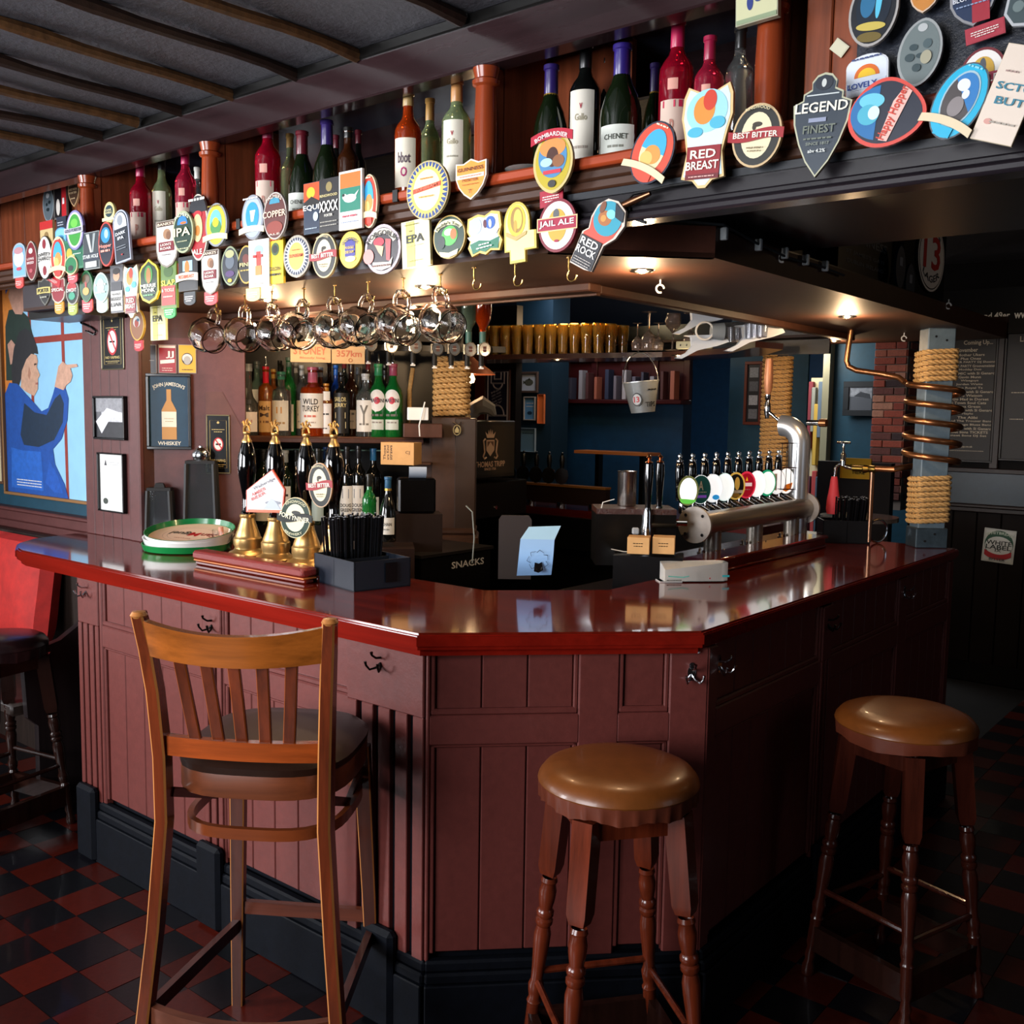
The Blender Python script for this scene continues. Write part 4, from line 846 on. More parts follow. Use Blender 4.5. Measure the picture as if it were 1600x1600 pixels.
EPA = [('r', -.35, 0, .3, .96, '#d0c864'), ('t', .0, .22, .62, .17, '#1c2018', 'EPA'), ('t', 0, -.08, .6, .02, '#a8a070', '~'), ('e', -.3, .55, .14, .03, '#7a6a30'), ('t', -.2, .82, .5, .03, '#8a8440', '~'), ('t', 0, -.72, .5, .03, '#b0a860', '~')]
clip('cream and yellow rectangular clip reading EPA beside the large sunburst', 653, 381, 44, 74, -3, FY, 'rect', '#d8d29a', '#e8e2bc', EPA, inset=.98)
clip('large round silver rimmed clip reading HOBGOBLIN over a red and white shape', 601, 390, 56, 78, 0, FY-.004, 'hob', '#b8a8b0', '#2c2428', [('p', ell(.86, .84, 18, 0, 0, R(25), R(155))+ell(.66, .6, 18, 0, 0, R(155), R(25)), '#d8d0bc'), ('t', 0, .66, .95, .1, '#1c1414', 'HOBGOBLIN', 1.5), ('e', -.18, .3, .3, .18, '#b81c34'), ('p', [(-.4, .2), (.1, .1), (.0, -.3), (-.2, -.1)], '#d8b488'), ('p', [(.2, .4), (.5, .35), (.45, -.5), (.25, -.45)], '#c0484a'), ('e', -.75, -.25, .3, .3, '#d88c84'), ('p', [(-.5, -.5), (.4, -.55), (.6, -.35), (.5, -.75), (0, -.85), (-.5, -.75)], '#e6dcc4'), ('t', 0, -.66, .5, .06, '#6a3a34', '~')])
clip('yellow oval clip reading GODDARDS above a blue and gold badge', 551, 391, 36, 58, 0, FY, 'oval', '#e8c440', '#edd04c', [('t', 0, .58, .75, .1, '#2c2c6a', 'GODDARDS', 1.6), ('r', 0, .05, .45, .4, '#3a3490'), ('e', 0, .4, .3, .18, '#3a3490'), ('t', 0, .12, .36, .07, '#e8c440', 'FUGGLE'), ('t', 0, -.12, .36, .07, '#e8c440', 'DEE DUM'), ('e', .05, -.5, .45, .16, '#f0e4b0')])
clip('dark oval clip with red BEST BITTER ribbon on the fascia', 510, 400, 38, 70, 0, FY-.003, 'oval', '#d4bf8c', '#23231f', BB, inset=.92)
SUN = lambda tx, tc, bc: [('e', 0, 0, .78, .8, '#e0c068'), ('ray', .7, .97, '#e2c26c', 0, 24), ('e', 0, 0, .66, .7, '#e6c050'), ('e', 0, 0, .6, .64, '#f2ecc0')]
clip('small sunburst oval clip in steel blue and orange on the fascia', 467, 401, 42, 66, 0, FY-.003, 'oval', '#a8a090', '#232c48', [('ray', .62, .95, '#d6d8dc', 0, 30), ('e', 0, 0, .68, .74, '#d8dce0'), ('e', 0, 0, .58, .66, '#e2b258'), ('t', 0, .03, .5, .08, '#c05030', 'SUNBEAM'), ('t', 0, .3, .3, .04, '#c08038', '~')])
clip('yellow beer clip with dark portrait panel behind the white card', 434, 408, 24, 72, 0, FY-.002, 'rect', '#e6c020', '#e8c41e', [('e', 0, .5, .5, .28, '#3c5a2c'), ('e', 0, .5, .34, .18, '#1e2018'), ('t', 0, .9, .8, .06, '#b02c1c', '~'), ('t', 0, -.35, .7, .08, '#2a2a14', 'GOLDEN'), ('t', 0, -.6, .7, .08, '#2a2a14', '~')])
clip('white rectangular card clip with a red and blue lighthouse picture', 408, 412, 32, 74, 0, FY-.008, 'rect', '#e6e2d4', '#ece8da', [('e', 0, .55, .45, .22, '#9ac0d8'), ('r', 0, .2, .22, .3, '#d04438'), ('t', 0, .3, .5, .1, '#b8302c', '~'), ('r', 0, -.3, .3, .2, '#e08c4c'), ('t', 0, -.86, .6, .02, '#807868', '~')], inset=.99)
clip('black oval clip with gold rim half hidden behind the white card', 388, 414, 26, 60, 0, FY, 'oval', '#b89a3c', '#191512', [('e', .0, .3, .4, .25, '#6a2a1e'), ('t', 0, 0, .7, .1, '#e0d090', 'FINE'), ('t', 0, -.3, .6, .06, '#b8a050', '~')])
tagc('cream rounded tag below the white card clip', 397, 460, 22, 22, 0, FY-.002, '#c8c488')
clip('dark purple shield shaped clip with a shadowy landscape', 363, 416, 28, 62, 0, FY, 'lens', '#8c9878', '#1e2430', [('e', 0, .2, .5, .35, '#56606c'), ('e', 0, .6, .5, .2, '#a8a878'), ('e', 0, -.4, .5, .16, '#4a2c64'), ('e', 0, -.74, .25, .1, '#c8a830')])
BK = [('p', [(-.85, .75), (.85, .75), (.85, .95), (-.85, .95)], '#4a3020'), ('t', 0, .85, .75, .06, '#e8d8c0', "BANKS'S"), ('e', .05, .42, .34, .22, '#a07858'), ('e', .2, .35, .2, .18, '#7a5238'), ('r', 0, -.1, .7, .2, '#7a1c28'), ('t', 0, -.02, .5, .055, '#f0e4d8', "LION'S"), ('t', 0, -.18, .5, .055, '#f0e4d8', 'ROAR'), ('t', 0, -.45, .4, .03, '#6a5a58', '~')]
clip('white shield clip reading LIONS ROAR on the lower fascia', 332, 426, 28, 70, 0, FY-.003, 'banks', '#8c8478', '#e6e2dc', BK, inset=.9)
tagc('red tag below the white shield clip on the lower fascia', 331, 466, 20, 22, 0, FY, '#c4383c')
clip('black clip with orange robin and white ribbon', 297, 428, 30, 54, 0, FY-.003, 'rect', '#23221f', '#191a1c', [('r', 0, .45, .5, .3, '#9cc4d8'), ('e', -.05, .35, .25, .4, '#d4782c'), ('b', -.25, .22, 1.15, '#e8d4c0', .1, 'arc'), ('t', 0, -.18, .8, .1, '#d4582c', 'REDBREAST')])
tagc('dark pointed tag under the orange robin clip', 298, 466, 18, 22, 0, FY, '#1c2226')
clip('green and yellow clip reading SLAP above a red panel', 267, 446, 24, 72, 0, FY-.003, 'rect', '#8cac4c', '#5c7c38', [('e', 0, .6, .6, .25, '#3a5c24'), ('t', 0, .1, .9, .12, '#f0d838', 'SLAP'), ('r', 0, -.45, .9, .42, '#b8342c'), ('t', 0, -.22, .8, .07, '#f0d8c0', '& TICKLE'), ('t', 0, -.5, .6, .04, '#f0d8c0', '~')], inset=.97)
tagc('bright green tag hanging below the SLAP clip', 267, 487, 18, 22, 0, FY, '#1f9a48')
tagc('red tag between the SLAP clip and the white shield clip', 271, 422, 22, 20, 0, FY-.001, '#b82c30')
clip('yellow rimmed green hexagon clip reading MERRIE MONK', 236, 440, 30, 70, 0, FY-.003, 'hex', '#d8c030', '#12301c', [('e', 0, .3, .42, .4, '#3c8a3c'), ('e', .0, .25, .25, .36, '#a8743c'), ('t', 0, -.2, .8, .08, '#f0ead8', 'MERRIE'), ('t', 0, -.4, .7, .09, '#f0ead8', 'MONK'), ('t', 0, -.62, .5, .05, '#7cc080', '~')], inset=.86)
RB = [('e', 0, .5, .8, .42, '#9cd4e4'), ('e', -.1, .52, .42, .28, '#d88c3c'), ('e', .1, .7, .26, .2, '#c8402c'), ('e', -.4, .1, .3, .1, '#4fb0cc'), ('e', .45, .25, .3, .12, '#4fb0cc'), ('r', .0, -.5, .66, .32, '#8c1c24'), ('t', 0, -.34, .5, .085, '#f4ead8', 'RED'), ('t', 0, -.56, .64, .085, '#f4ead8', 'BREAST'), ('r', 0, -.78, .66, .05, '#6a1820'), ('t', 0, -.78, .5, .018, '#e0b0a8', '~')]
clip('icy blue clip with RED BREAST panel on the left fascia', 208, 456, 24, 82, 0, FY-.003, 'breast', '#d8c8a8', '#cfe8ee', RB, inset=.9)
clip('clip with a dark haired man and words BIGGEST LIAR', 186, 452, 20, 74, 0, FY, 'rect', '#a8a49c', '#55565a', [('e', 0, .55, .5, .22, '#c89474'), ('e', 0, .75, .55, .14, '#1c1614'), ('r', 0, .12, .8, .18, '#22242c'), ('r', 0, -.5, .92, .42, '#c8c6be'), ('t', 0, -.22, .7, .045, '#1c1c1c', "THE WORLD'S"), ('t', 0, -.42, .85, .07, '#1c1c1c', 'BIGGEST'), ('t', 0, -.66, .8, .08, '#1c1c1c', 'LIAR')], inset=.98)
clip('pale grey-green lens shaped clip on the left fascia', 161, 450, 24, 48, 0, FY, 'lens', '#b8c4bc', '#8ea8a4', [('e', 0, .1, .5, .5, '#a8bcb4'), ('t', 0, .2, .7, .1, '#e4ece4', '~'), ('t', 0, -.3, .6, .08, '#e4ece4', '~')])
tagc('pale mint tag under the grey-green lens clip', 161, 477, 17, 24, 0, FY, '#b4ccc4')
clip('green oval clip with a brown moose and red tie', 138, 448, 20, 50, 0, FY, 'lens', '#3a7a4c', '#1e4a30', [('e', 0, .45, .6, .3, '#5a4830'), ('e', 0, .1, .15, .2, '#a82c24'), ('e', 0, -.3, .5, .25, '#c89c4c')])
tagc('red tag under the moose clip', 138, 478, 16, 22, 0, FY, '#c83c44')
clip('black and green oval clip with red curved top', 116, 457, 20, 40, 0, FY, 'oval', '#a8a498', '#1c2420', [('e', 0, .4, .7, .35, '#b02c34'), ('t', 0, .15, .8, .14, '#e8e8e0', 'OWZAT'), ('e', 0, -.3, .5, .3, '#3c9c7c')])
tagc('olive green tag under the black and green oval', 115, 482, 14, 22, 0, FY, '#a4b050')
clip('crimson shield clip reading SPECIAL', 94, 455, 21, 40, 0, FY, 'banks', '#c8bcac', '#8c1c28', [('r', 0, .1, 1, .2, '#8c1c28'), ('t', 0, .1, .9, .13, '#f0e8dc', 'SPECIAL')])
tagc('orange tag below the SPECIAL clip', 94, 480, 14, 22, 0, FY, '#dc9a2c')
clip('black clip with gold ribbon reading PORTER', 73, 456, 20, 44, 0, FY, 'shield', '#6c6c64', '#1a1a18', [('b', .05, .22, 1.05, '#cdbb6c', .05, 'arc'), ('t', 0, .08, .85, .14, '#26241c', 'PORTER'), ('t', 0, -.4, .5, .08, '#a8a898', '~')])
tagc('red folded tag above the PORTER clip', 84, 437, 24, 12, 22, FY-.006, '#b8242c', 'rect')
clip('gold rimmed oval clip with a pheasant below the left fascia', 217, 508, 22, 50, 0, .40, 'lens', '#c8a040', '#8c5c3c', [('e', 0, .2, .5, .35, '#c8ccc8'), ('e', 0, .1, .3, .25, '#9c3c2c'), ('e', .2, .3, .2, .1, '#3a5c74')])
tagc('red tag below the pheasant clip', 218, 540, 14, 18, 0, .40, '#b82430')
clip('pale green rectangular clip reading EPA on the left pillar', 250, 504, 24, 56, 0, .40, 'rect', '#d0cc98', '#dcd8a8', EPA, inset=.98)
# shelf row, left to right
clip('light blue arched clip with red mark at the far left', 33, 407, 20, 54, 0, .156, 'tomb', '#a8b8c4', '#7cb4d8', [('e', 0, .1, .8, .5, '#d8e8f0'), ('e', 0, .55, .7, .2, '#c08c94'), ('e', 0, -.5, .4, .1, '#c8485c')])
tagc('salmon red tag at the far left end', 32, 442, 13, 18, 0, .156, '#cc4a44')
clip('maroon lens shaped clip with white lettering at the far left', 52, 408, 18, 62, 0, .154, 'lens', '#b4a89c', '#7c1824', [('e', 0, .5, .35, .14, '#e0d0c8'), ('t', 0, .1, .6, .06, '#f0e0dc', 'LONG'), ('t', 0, -.1, .6, .06, '#f0e0dc', 'BREED'), ('e', 0, -.5, .3, .1, '#b4545c')])
clip('white oval clip reading SWEET CHARIOT', 73, 403, 22, 68, 0, .152, 'oval', '#1c1a1a', '#ece8e0', [('e', 0, .62, .25, .22, '#8c2430'), ('e', 0, -.6, .25, .22, '#8c2430'), ('t', 0, .16, .9, .08, '#181818', 'SWEET', .5), ('t', 0, -.04, 1, .09, '#181818', 'CHARIOT', .5)], inset=.94)
def beach(ring): return [('e', 0, .05, .58, .7, '#e8d8a8'), ('p', ell(.58, .7, 14, 0, .05, 0, pi), '#3fa8dc'), ('e', .05, -.05, .4, .3, '#d8964c'), ('e', -.15, -.22, .3, .22, '#e6bc6c'), ('t', 0, .86, .3, .04, '#f4e6c8', '~'), ('r', 0, -.72, .4, .14, ring), ('b', -.62, .11, 1.12, '#e6d4ac', .12, 'arc')]
clip('red ringed oval clip with a beach picture beside SWEET CHARIOT', 94, 403, 24, 66, 0, .150, 'oval', '#d8c8a4', '#c23a30', beach('#c23a30'))
clip('green card clip with a golden bird at the left cluster', 118, 398, 30, 46, 0, .152, 'rect', '#3c7c5c', '#1f6a4e', [('e', -.4, .1, .3, .35, '#c8b040'), ('e', -.1, -.2, .3, .2, '#e0d880'), ('t', .45, 0, .4, .05, '#d8e8d8', '~')])
clip('small green oval clip above a red tag', 114, 415, 20, 30, 0, .147, 'oval', '#c8b88c', '#1f7a4a', [('e', 0, -.3, .4, .3, '#26302c')])
tagc('red tag between the green oval clips', 115, 432, 15, 22, 0, .154, '#c43c48')
clip('purple rimmed green oval clip with grey ribbon', 120, 360, 27, 62, 0, .144, 'oval', '#8c84b8', '#e6e6d0', [('e', 0, 0, .72, .8, '#3c9a3c'), ('e', 0, .35, .4, .22, '#6cc04c'), ('b', .0, .15, 1.08, '#c0c0d0', -.06, 'arc'), ('t', 0, -.02, .95, .08, '#2c3040', 'GOLD FORESTER')])
clip('silver and black clip reading STAIR HOLE', 146, 392, 25, 58, 0, .147, 'rect', '#a8aca8', '#3c4448', [('p', [(-.6, .9), (-.2, .9), (.1, -.1), (-.1, -.1)], '#c8ccc8'), ('p', [(.3, .9), (.6, .9), (.3, -.1), (.1, -.1)], '#9ca4a4'), ('r', 0, -.35, 1, .2, '#2a3444'), ('t', 0, -.32, .95, .1, '#e8ece8', 'STAIR HOLE'), ('r', 0, -.75, .7, .16, '#c4c8c4')], inset=.96)
HOP = lambda: [('p', ell(.9, .8, 20, -.1, 0, R(100), R(260)), '#1c6ca8'), ('e', -.45, .35, .35, .22, '#6cc8dc'), ('e', -.5, -.05, .3, .3, '#4cb0c8'), ('e', -.35, .0, .16, .2, '#d4eef0')]
clip('dark blue oval clip with red edge and pink script in the left cluster', 169, 382, 24, 70, 0, .142, 'oval', '#cc4438', '#12182c', [('e', 0, .4, .6, .35, '#2c8cc0'), ('e', .1, .45, .25, .2, '#a8dce8'), ('t', 0, -.1, .8, .1, '#f0a090', 'Hopper'), ('t', 0, -.3, .6, .08, '#f0a090', '~')])
clip('small round cream clip with dark centre above the pink script clip', 174, 333, 17, 34, 0, .150, 'oval', '#ccbc7c', '#e0d49c', [('e', 0, .15, .7, .55, '#1c3a44'), ('t', 0, .25, .6, .1, '#d8d0a0', 'OAK'), ('t', 0, 0, .6, .1, '#d8d0a0', 'AMBLE'), ('b', -.6, .15, 1.05, '#e6dcac', .0, 'arc')])
clip('tall blue-grey rounded clip reading DARK IPA', 193, 369, 24, 82, -6, .140, 'tomb', '#b4bcd0', '#1c2430', [('p', [(-.8, .3), (.8, .3)]+[(.8*cos(pi*k/10), .45+.45*sin(pi*k/10)) for k in range(11)], '#dce0e6'), ('e', 0, .6, .35, .2, '#8c949c'), ('t', 0, .1, .65, .06, '#e8ecf0', 'DARK'), ('t', 0, -.08, .4, .06, '#e8ecf0', 'IPA'), ('t', 0, -.4, .6, .02, '#98a0a8', '~'), ('t', 0, -.5, .6, .02, '#98a0a8', '~'), ('e', 0, -.72, .12, .03, '#b02c2c')], inset=.9)
clip('grey oval clip with dark leaves on the back of the gantry, far left', 78, 320, 17, 54, 0, .40, 'oval', '#8c98a0', '#5c6870', [('e', 0, .5, .3, .15, '#c8ccd0'), ('e', -.2, .0, .152, .1, '#1c2a30'), ('e', .3, .1, .2, .1, '#1c2a30'), ('e', 0, -.3, .25, .1, '#1c2a30')])
clip('black and red poster clip with white figure, far left', 97, 316, 20, 52, 0, .40, 'rect', '#6c6864', '#181418', [('r', .6, .0, .35, .95, '#c0242c'), ('e', -.3, -.3, .3, .5, '#d8d0c8'), ('t', .6, 0, .152, .3, '#f0e0e0', '~')])
clip('tan shield reading GUINNESS at the back of the gantry, far left', 118, 302, 17, 44, 0, .40, 'shield', '#c8a478', '#4a3426', [('t', 0, .6, .8, .08, '#d8bc94', 'GUINNESS'), ('t', 0, .25, .8, .07, '#d8bc94', 'WEST INDIES'), ('t', 0, 0, .7, .07, '#d8bc94', 'PORTER'), ('t', 0, -.4, .4, .06, '#d8bc94', '~')])
clip('tan rectangular clip with red top strip in the left cluster', 76, 367, 20, 42, 0, .160, 'rect', '#c8a878', '#c8b07c', [('r', 0, .7, 1, .3, '#b81c1c'), ('e', 0, -.1, .3, .3, '#8c7040')], inset=.98)
clip('small navy label clip in the left cluster', 99, 350, 15, 22, 0, .161, 'rect', '#20283c', '#1c2438', [('t', 0, .152, .6, .12, '#b8bcc8', '~'), ('t', 0, -.2, .6, .12, '#b8bcc8', '~')])
clip('light blue domed clip behind the red ringed beach clip', 98, 368, 17, 24, 0, .159, 'tomb', '#5ca0c8', '#7cc0e0', [('e', 0, -.3, .6, .3, '#3c84b0')])
clip('white shield clip reading LIONS ROAR on the shelf edge', 264, 382, 34, 74, 0, SY+.01, 'banks', '#8c8478', '#e6e2dc', BK, inset=.9)
clip('dark green oval clip reading PALMERS IPA', 289, 363, 32, 66, 0, SY, 'oval', '#a8b08c', '#123424', [('p', ell(.5, .42, 12, 0, .35, 0, pi), '#2c7cc0'), ('e', .1, .42, .3, .06, '#e07030'), ('t', 0, .82, .7, .08, '#dce0c8', 'PALMERS', 1.2), ('t', 0, .0, .8, .2, '#e6dcb8', 'IPA'), ('t', 0, -.45, .5, .04, '#b8b894', '~'), ('t', 0, -.8, .6, .05, '#b8b894', '~')])
clip('tall red and cream clip with black arched top and ALE below', 313, 356, 30, 104, 0, SY+.012, 'oval', '#c8c0b0', '#a8242c', [('p', ell(.9, .5, 14, 0, .45, 0, pi), '#22242a'), ('t', 0, .84, .9, .06, '#e8e4da', '~'), ('e', 0, .38, .45, .12, '#c02c34'), ('e', 0, -.02, .5, .42, '#dcc08c'), ('e', 0, -.1, .25, .16, '#c87c34'), ('t', 0, -.74, .5, .08, '#f4e8d8', 'ALE')])
clip('yellow oval clip with a daffodil and cream ribbon', 341, 352, 34, 68, 0, SY-.004, 'oval', '#8c9098', '#e0c838', [('e', 0, .1, .55, .6, '#6cbcd8'), ('e', 0, -.1, .5, .35, '#4c8c4c'), ('e', 0, .12, .28, .22, '#f0d028'), ('b', -.62, .13, 1.12, '#ebdcae', .1, 'arc'), ('t', 0, .86, .6, .05, '#8c7820', '~')])
clip('blue oval ale clip with white peak and cream ribbon', 398, 340, 34, 70, 0, SY, 'oval', '#8c9098', '#a8b4c4', [('e', 0, .05, .6, .62, '#2a94d0'), ('p', [(-.2, .3), (.3, .3), (.1, -.2), (-.1, -.2)], '#f0f0ec'), ('b', -.62, .13, 1.15, '#ebdcbc', .1, 'arc'), ('t', 0, .82, .7, .06, '#f0f0ee', '~')])
clip('copper-brown oval clip reading PALMERS COPPER', 433, 338, 36, 74, 0, SY-.008, 'oval', '#b8b0a8', '#5c2c28', [('p', ell(.45, .3, 12, 0, .52, 0, pi), '#3c8ca8'), ('t', 0, .82, .7, .07, '#d8c8b8', 'PALMERS', 1.2), ('t', 0, .08, 1.0, .14, '#e6c8b0', 'COPPER'), ('e', 0, -.5, .7, .28, '#8c3c30'), ('t', 0, -.78, .5, .04, '#e0c8b8', 'ALE')], inset=.92)
clip('sunset coloured clip reading EQUI partly behind the black card', 491, 326, 26, 80, 0, SY+.006, 'rect', '#2a3c50', '#1c2c44', [('r', 0, .62, .95, .36, '#d84c1c'), ('e', -.1, .6, .5, .22, '#f0b428'), ('p', [(-.9, .25), (.0, .45), (.9, .25), (.9, .1), (-.9, .1)], '#12100f'), ('t', 0, .0, .95, .12, '#ece8dc', 'EQUI'), ('e', .5, -.35, .3, .18, '#b8c8d4'), ('t', 0, -.8, .7, .03, '#b8c8d4', '~')])
clip('black rectangular clip reading RINGWOOD XXXX', 518, 321, 32, 84, 0, SY, 'rect', '#1c1a1c', '#1e1c1e', [('e', 0, .68, .3, .18, '#8c7c4c'), ('t', 0, .36, .85, .05, '#d8c88c', 'RINGWOOD'), ('t', 0, -.04, .92, .2, '#f0ece4', 'XXXX'), ('t', 0, -.38, .4, .05, '#e0dcd0', 'PORTER'), ('t', 0, -.62, .8, .03, '#a8a498', '~'), ('t', 0, -.76, .8, .03, '#a8a498', '~')], inset=.98)
clip('white bordered card clip with a white bird on green under orange sky', 551, 313, 36, 92, 0, SY-.008, 'rect', '#e8e6e0', '#e8e6e2', [('r', 0, .66, .88, .26, '#d8702c'), ('r', 0, .02, .88, .4, '#1c7a64'), ('e', .0, .05, .55, .14, '#f2f0ec'), ('e', -.45, .12, .2, .1, '#f2f0ec'), ('e', -.55, .18, .12, .05, '#1c2020'), ('p', [(.3, .1), (.8, .3), (.4, -.02)], '#f2f0ec'), ('t', 0, -.55, .6, .05, '#c84858', '~'), ('t', 0, -.75, .7, .03, '#8c98b0', '~')], inset=.97)
clip('red ringed beach picture clip right of the white bordered card', 580, 315, 26, 84, 0, SY+.004, 'oval', '#d8c8a4', '#c8402c', beach('#c8402c'))
clip('large blue and gold sunburst oval clip with red diagonal band', 671, 298, 66, 92, 0, SY-.012, 'oval', '#b8a878', '#2c4a8c', [('ray', .7, .99, '#e2c878', 0, 34), ('e', 0, 0, .76, .8, '#e0c25c'), ('e', 0, 0, .64, .7, '#efe6b4'), ('p', [(-.66, -.08), (.66, .08), (.66, .24), (-.66, .08)], '#c8543a'), ('t', 0, .4, .3, .04, '#e08c3c', '~'), ('t', 0, -.22, .35, .04, '#e0a04c', '~'), ('t', 0, .08, .5, .05, '#e07a5c', 'SUNBEAM', 0, 7)], inset=.95)
clip('orange shield clip reading GUINNESS at the foot of the column', 739, 281, 48, 64, 0, .15, 'shield', '#ecd8cc', '#e8963c', [('t', 0, .5, .85, .09, '#6a3818', 'GUINNESS'), ('r', 0, .152, .88, .1, '#f4d8c8'), ('t', 0, .152, .7, .05, '#d8a08c', '~'), ('t', 0, -.04, .5, .07, '#8c4c1c', 'PORTER'), ('t', 0, -.25, .5, .04, '#b8702c', '~'), ('t', 0, -.6, .1, .1, '#8c5a34', 'T')], inset=.92)
clip('oval clip with red arched top, yellow rim and an airman', 867, 254, 62, 98, 0, SY-.012, 'lens', '#c8b478', '#b8a42c', [('e', 0, .15, .72, .66, '#4c84b0'), ('e', 0, .45, .65, .3, '#d88c4c'), ('e', 0, .152, .3, .32, '#4a2c24'), ('e', .3, .0, .3, .2, '#8c5c3c'), ('e', -.3, 0, .3, .14, '#a8d0e0'), ('r', 0, -.32, .45, .06, '#c83848'), ('e', 0, -.7, .2, .12, '#3c3a38'), ('b', .72, .15, 1.05, '#b02438', .16, 'arc'), ('t', 0, .86, .85, .07, '#f0dcd8', 'BOMBARDIER', .9)])
tagc('crimson rectangular tag with small print below the airman clip', 863, 310, 36, 26, -2, SY, '#a01c34', 'rect')
clip('tilted red ringed clip with beach picture and cream ribbon, right of the airman clip', 1022, 240, 66, 100, 27, SY-.01, 'oval', '#2a3040', '#d0503c', beach('#d0503c'), inset=.93)
clip('tall icy blue clip with red RED BREAST panel, the big one on the shelf edge', 1105, 215, 80, 160, 3, SY-.016, 'breast', '#d8bc84', '#cfe8ee', RB, inset=.9)
clip('large round BEST BITTER clip with red ribbon left of the arrowhead clip', 1185, 213, 78, 100, 5, SY-.02, 'oval', '#c8ac80', '#23231f', BB, inset=.92)
clip('slate grey arrowhead clip reading LEGEND', 1284, 197, 92, 162, 4, SY-.022, 'legend', '#b8b89c', '#2c3844', [('e', 0, .8, .3, .14, '#1c2430'), ('e', 0, .8, .08, .08, '#c8ccc8'), ('r', 0, .58, .55, .012, '#c8d0d0'), ('t', 0, .34, .9, .1, '#e6e2d4', 'LEGEND'), ('r', -.1, .1, .3, .04, '#8c94ac'), ('t', 0, -.08, .55, .08, '#6c7468', 'FINEST'), ('t', 0, -.26, .5, .025, '#6c7468', '~'), ('t', 0, -.36, .4, .03, '#7c8478', 'SINCE 1817'), ('t', 0, -.5, .3, .035, '#d8dcd8', 'abv 4.2%')], inset=.93)
clip('rounded triangular clip with red rim, blue face and upright pink script', 1388, 177, 116, 108, 6, SY-.03, 'pick', '#d8483c', '#141c30', HOP()+[('p', [(-.12, -.8), (.12, -.85), (.62, .55), (.42, .7), (.15, .3)], '#f0bcb0'), ('t', .2, -.05, .72, .16, '#d0402c', 'Happy Hopper', 0, 70)], inset=.9)
clip('tilted bright blue ringed clip with cream ribbon', 1500, 160, 82, 122, 27, SY-.03, 'oval', '#4c5058', '#1cb4dc', [('e', 0, .05, .68, .74, '#a8c8d4'), ('e', 0, .05, .62, .68, '#4a4444'), ('p', ell(.62, .68, 16, 0, .05, R(-20), R(140)), '#2a7cc0'), ('e', -.1, .4, .25, .16, '#e8ecf4'), ('e', .15, .2, .14, .12, '#e8ecf4'), ('e', .0, -.15, .3, .26, '#8c8484'), ('t', 0, .87, .3, .04, '#8cdcf0', '~'), ('r', 0, -.8, .35, .13, '#1cb4dc'), ('b', -.66, .11, 1.12, '#e6d4b0', .12, 'arc')], inset=.94)
clip('cream card clip tilted right reading SCTU in blue letters at the right edge', 1580, 150, 72, 150, 20, SY-.03, 'rect', '#d8c8a8', '#e8d8c8', [('t', .1, .15, .85, .08, '#2c7c94', 'SCTU'), ('t', .15, -.15, .7, .08, '#2c7c94', 'BUT'), ('t', -.3, .45, .3, .03, '#a88c84', '~'), ('e', -.5, -.6, .18, .06, '#d8a094'), ('t', .2, -.6, .6, .03, '#a8a094', '~')], inset=.98)
GB = .205
clip('black oval clip with gold rim and blue figures at the top', 1367, 18, 78, 112, 6, GB-.02, 'oval', '#a8a4a0', '#141820', [('e', 0, .1, .7, .7, '#0c1c2c'), ('e', -.25, .2, .3, .4, '#2c6c94'), ('e', .2, .25, .12, .5, '#5cc0e0'), ('e', 0, -.45, .6, .12, '#c8b458'), ('e', 0, -.75, .5, .14, '#6c5c28')], inset=.9)
clip('grey leaf patterned lens clip on the black glossy board', 1439, 84, 70, 106, 8, GB-.01, 'lens', '#9ca0a0', '#6c7878', [('e', -.05, .72, .22, .12, '#b8bcbc'), ('e', -.3, .15, .2, .1, '#34464a'), ('e', .3, .25, .2, .14, '#4a5c60'), ('e', -.4, -.15, .22, .12, '#34464a'), ('e', .1, -.1, .22, .08, '#34464a'), ('e', .0, -.45, .2, .12, '#34464a'), ('e', .35, -.15, .25, .2, '#a8a48c')], inset=.88)
clip('blue and crimson clip reading BLONDE ALE at the top edge', 1522, 8, 72, 70, -4, GB-.01, 'shield', '#8c8c90', '#142a4c', [('r', .35, .1, .38, 1.0, '#a02434'), ('t', 0, .3, .85, .12, '#dce0e8', 'BLONDE ALE'), ('t', 0, -.05, .7, .05, '#8ca0c0', '~')])
tagc('crimson tag with small print under the BLONDE ALE clip', 1540, 50, 62, 26, -8, GB-.008, '#a83040', 'rect')
clip('maroon arched clip with white ring behind the blue ringed clip', 1537, 118, 74, 84, 0, GB-.008, 'oval', '#6c1420', '#ece8e2', [('e', 0, .1, .5, .55, '#c9a03a'), ('e', 0, .3, .14, .3, '#4c5058'), ('r', 0, -.2, 1.0, .24, '#a01c3c'), ('t', .3, -.2, .4, .14, '#f6f0ea', 'ALE')])
clip('white domed clip with orange sunset reading LOVELY', 1357, 118, 66, 64, -2, GB-.008, 'tomb', '#d8dce0', '#dce4f0', [('p', ell(.6, .6, 16, 0, -.1, 0, pi), '#d86a1c'), ('p', ell(.42, .4, 14, 0, -.1, 0, pi), '#f0c428'), ('r', 0, -.5, .9, .2, '#d0dcec'), ('t', -.2, -.5, .7, .14, '#2c4c9c', 'LOVELY'), ('t', 0, .8, .7, .07, '#3c4c7c', '~')], inset=.94)
clip('orange shield clip tip at the top edge', 1446, 2, 44, 40, 4, GB-.008, 'shield', '#d8c0a8', '#c8843c', [('t', 0, .1, .6, .1, '#8c5424', '~')])
clip('silver octagonal clip cut by the right edge', 1602, 12, 60, 60, 10, GB-.012, 'oct', '#b8bcc0', '#3c4c50', [('e', -.3, 0, .3, .3, '#6c7c7c')], inset=.85)
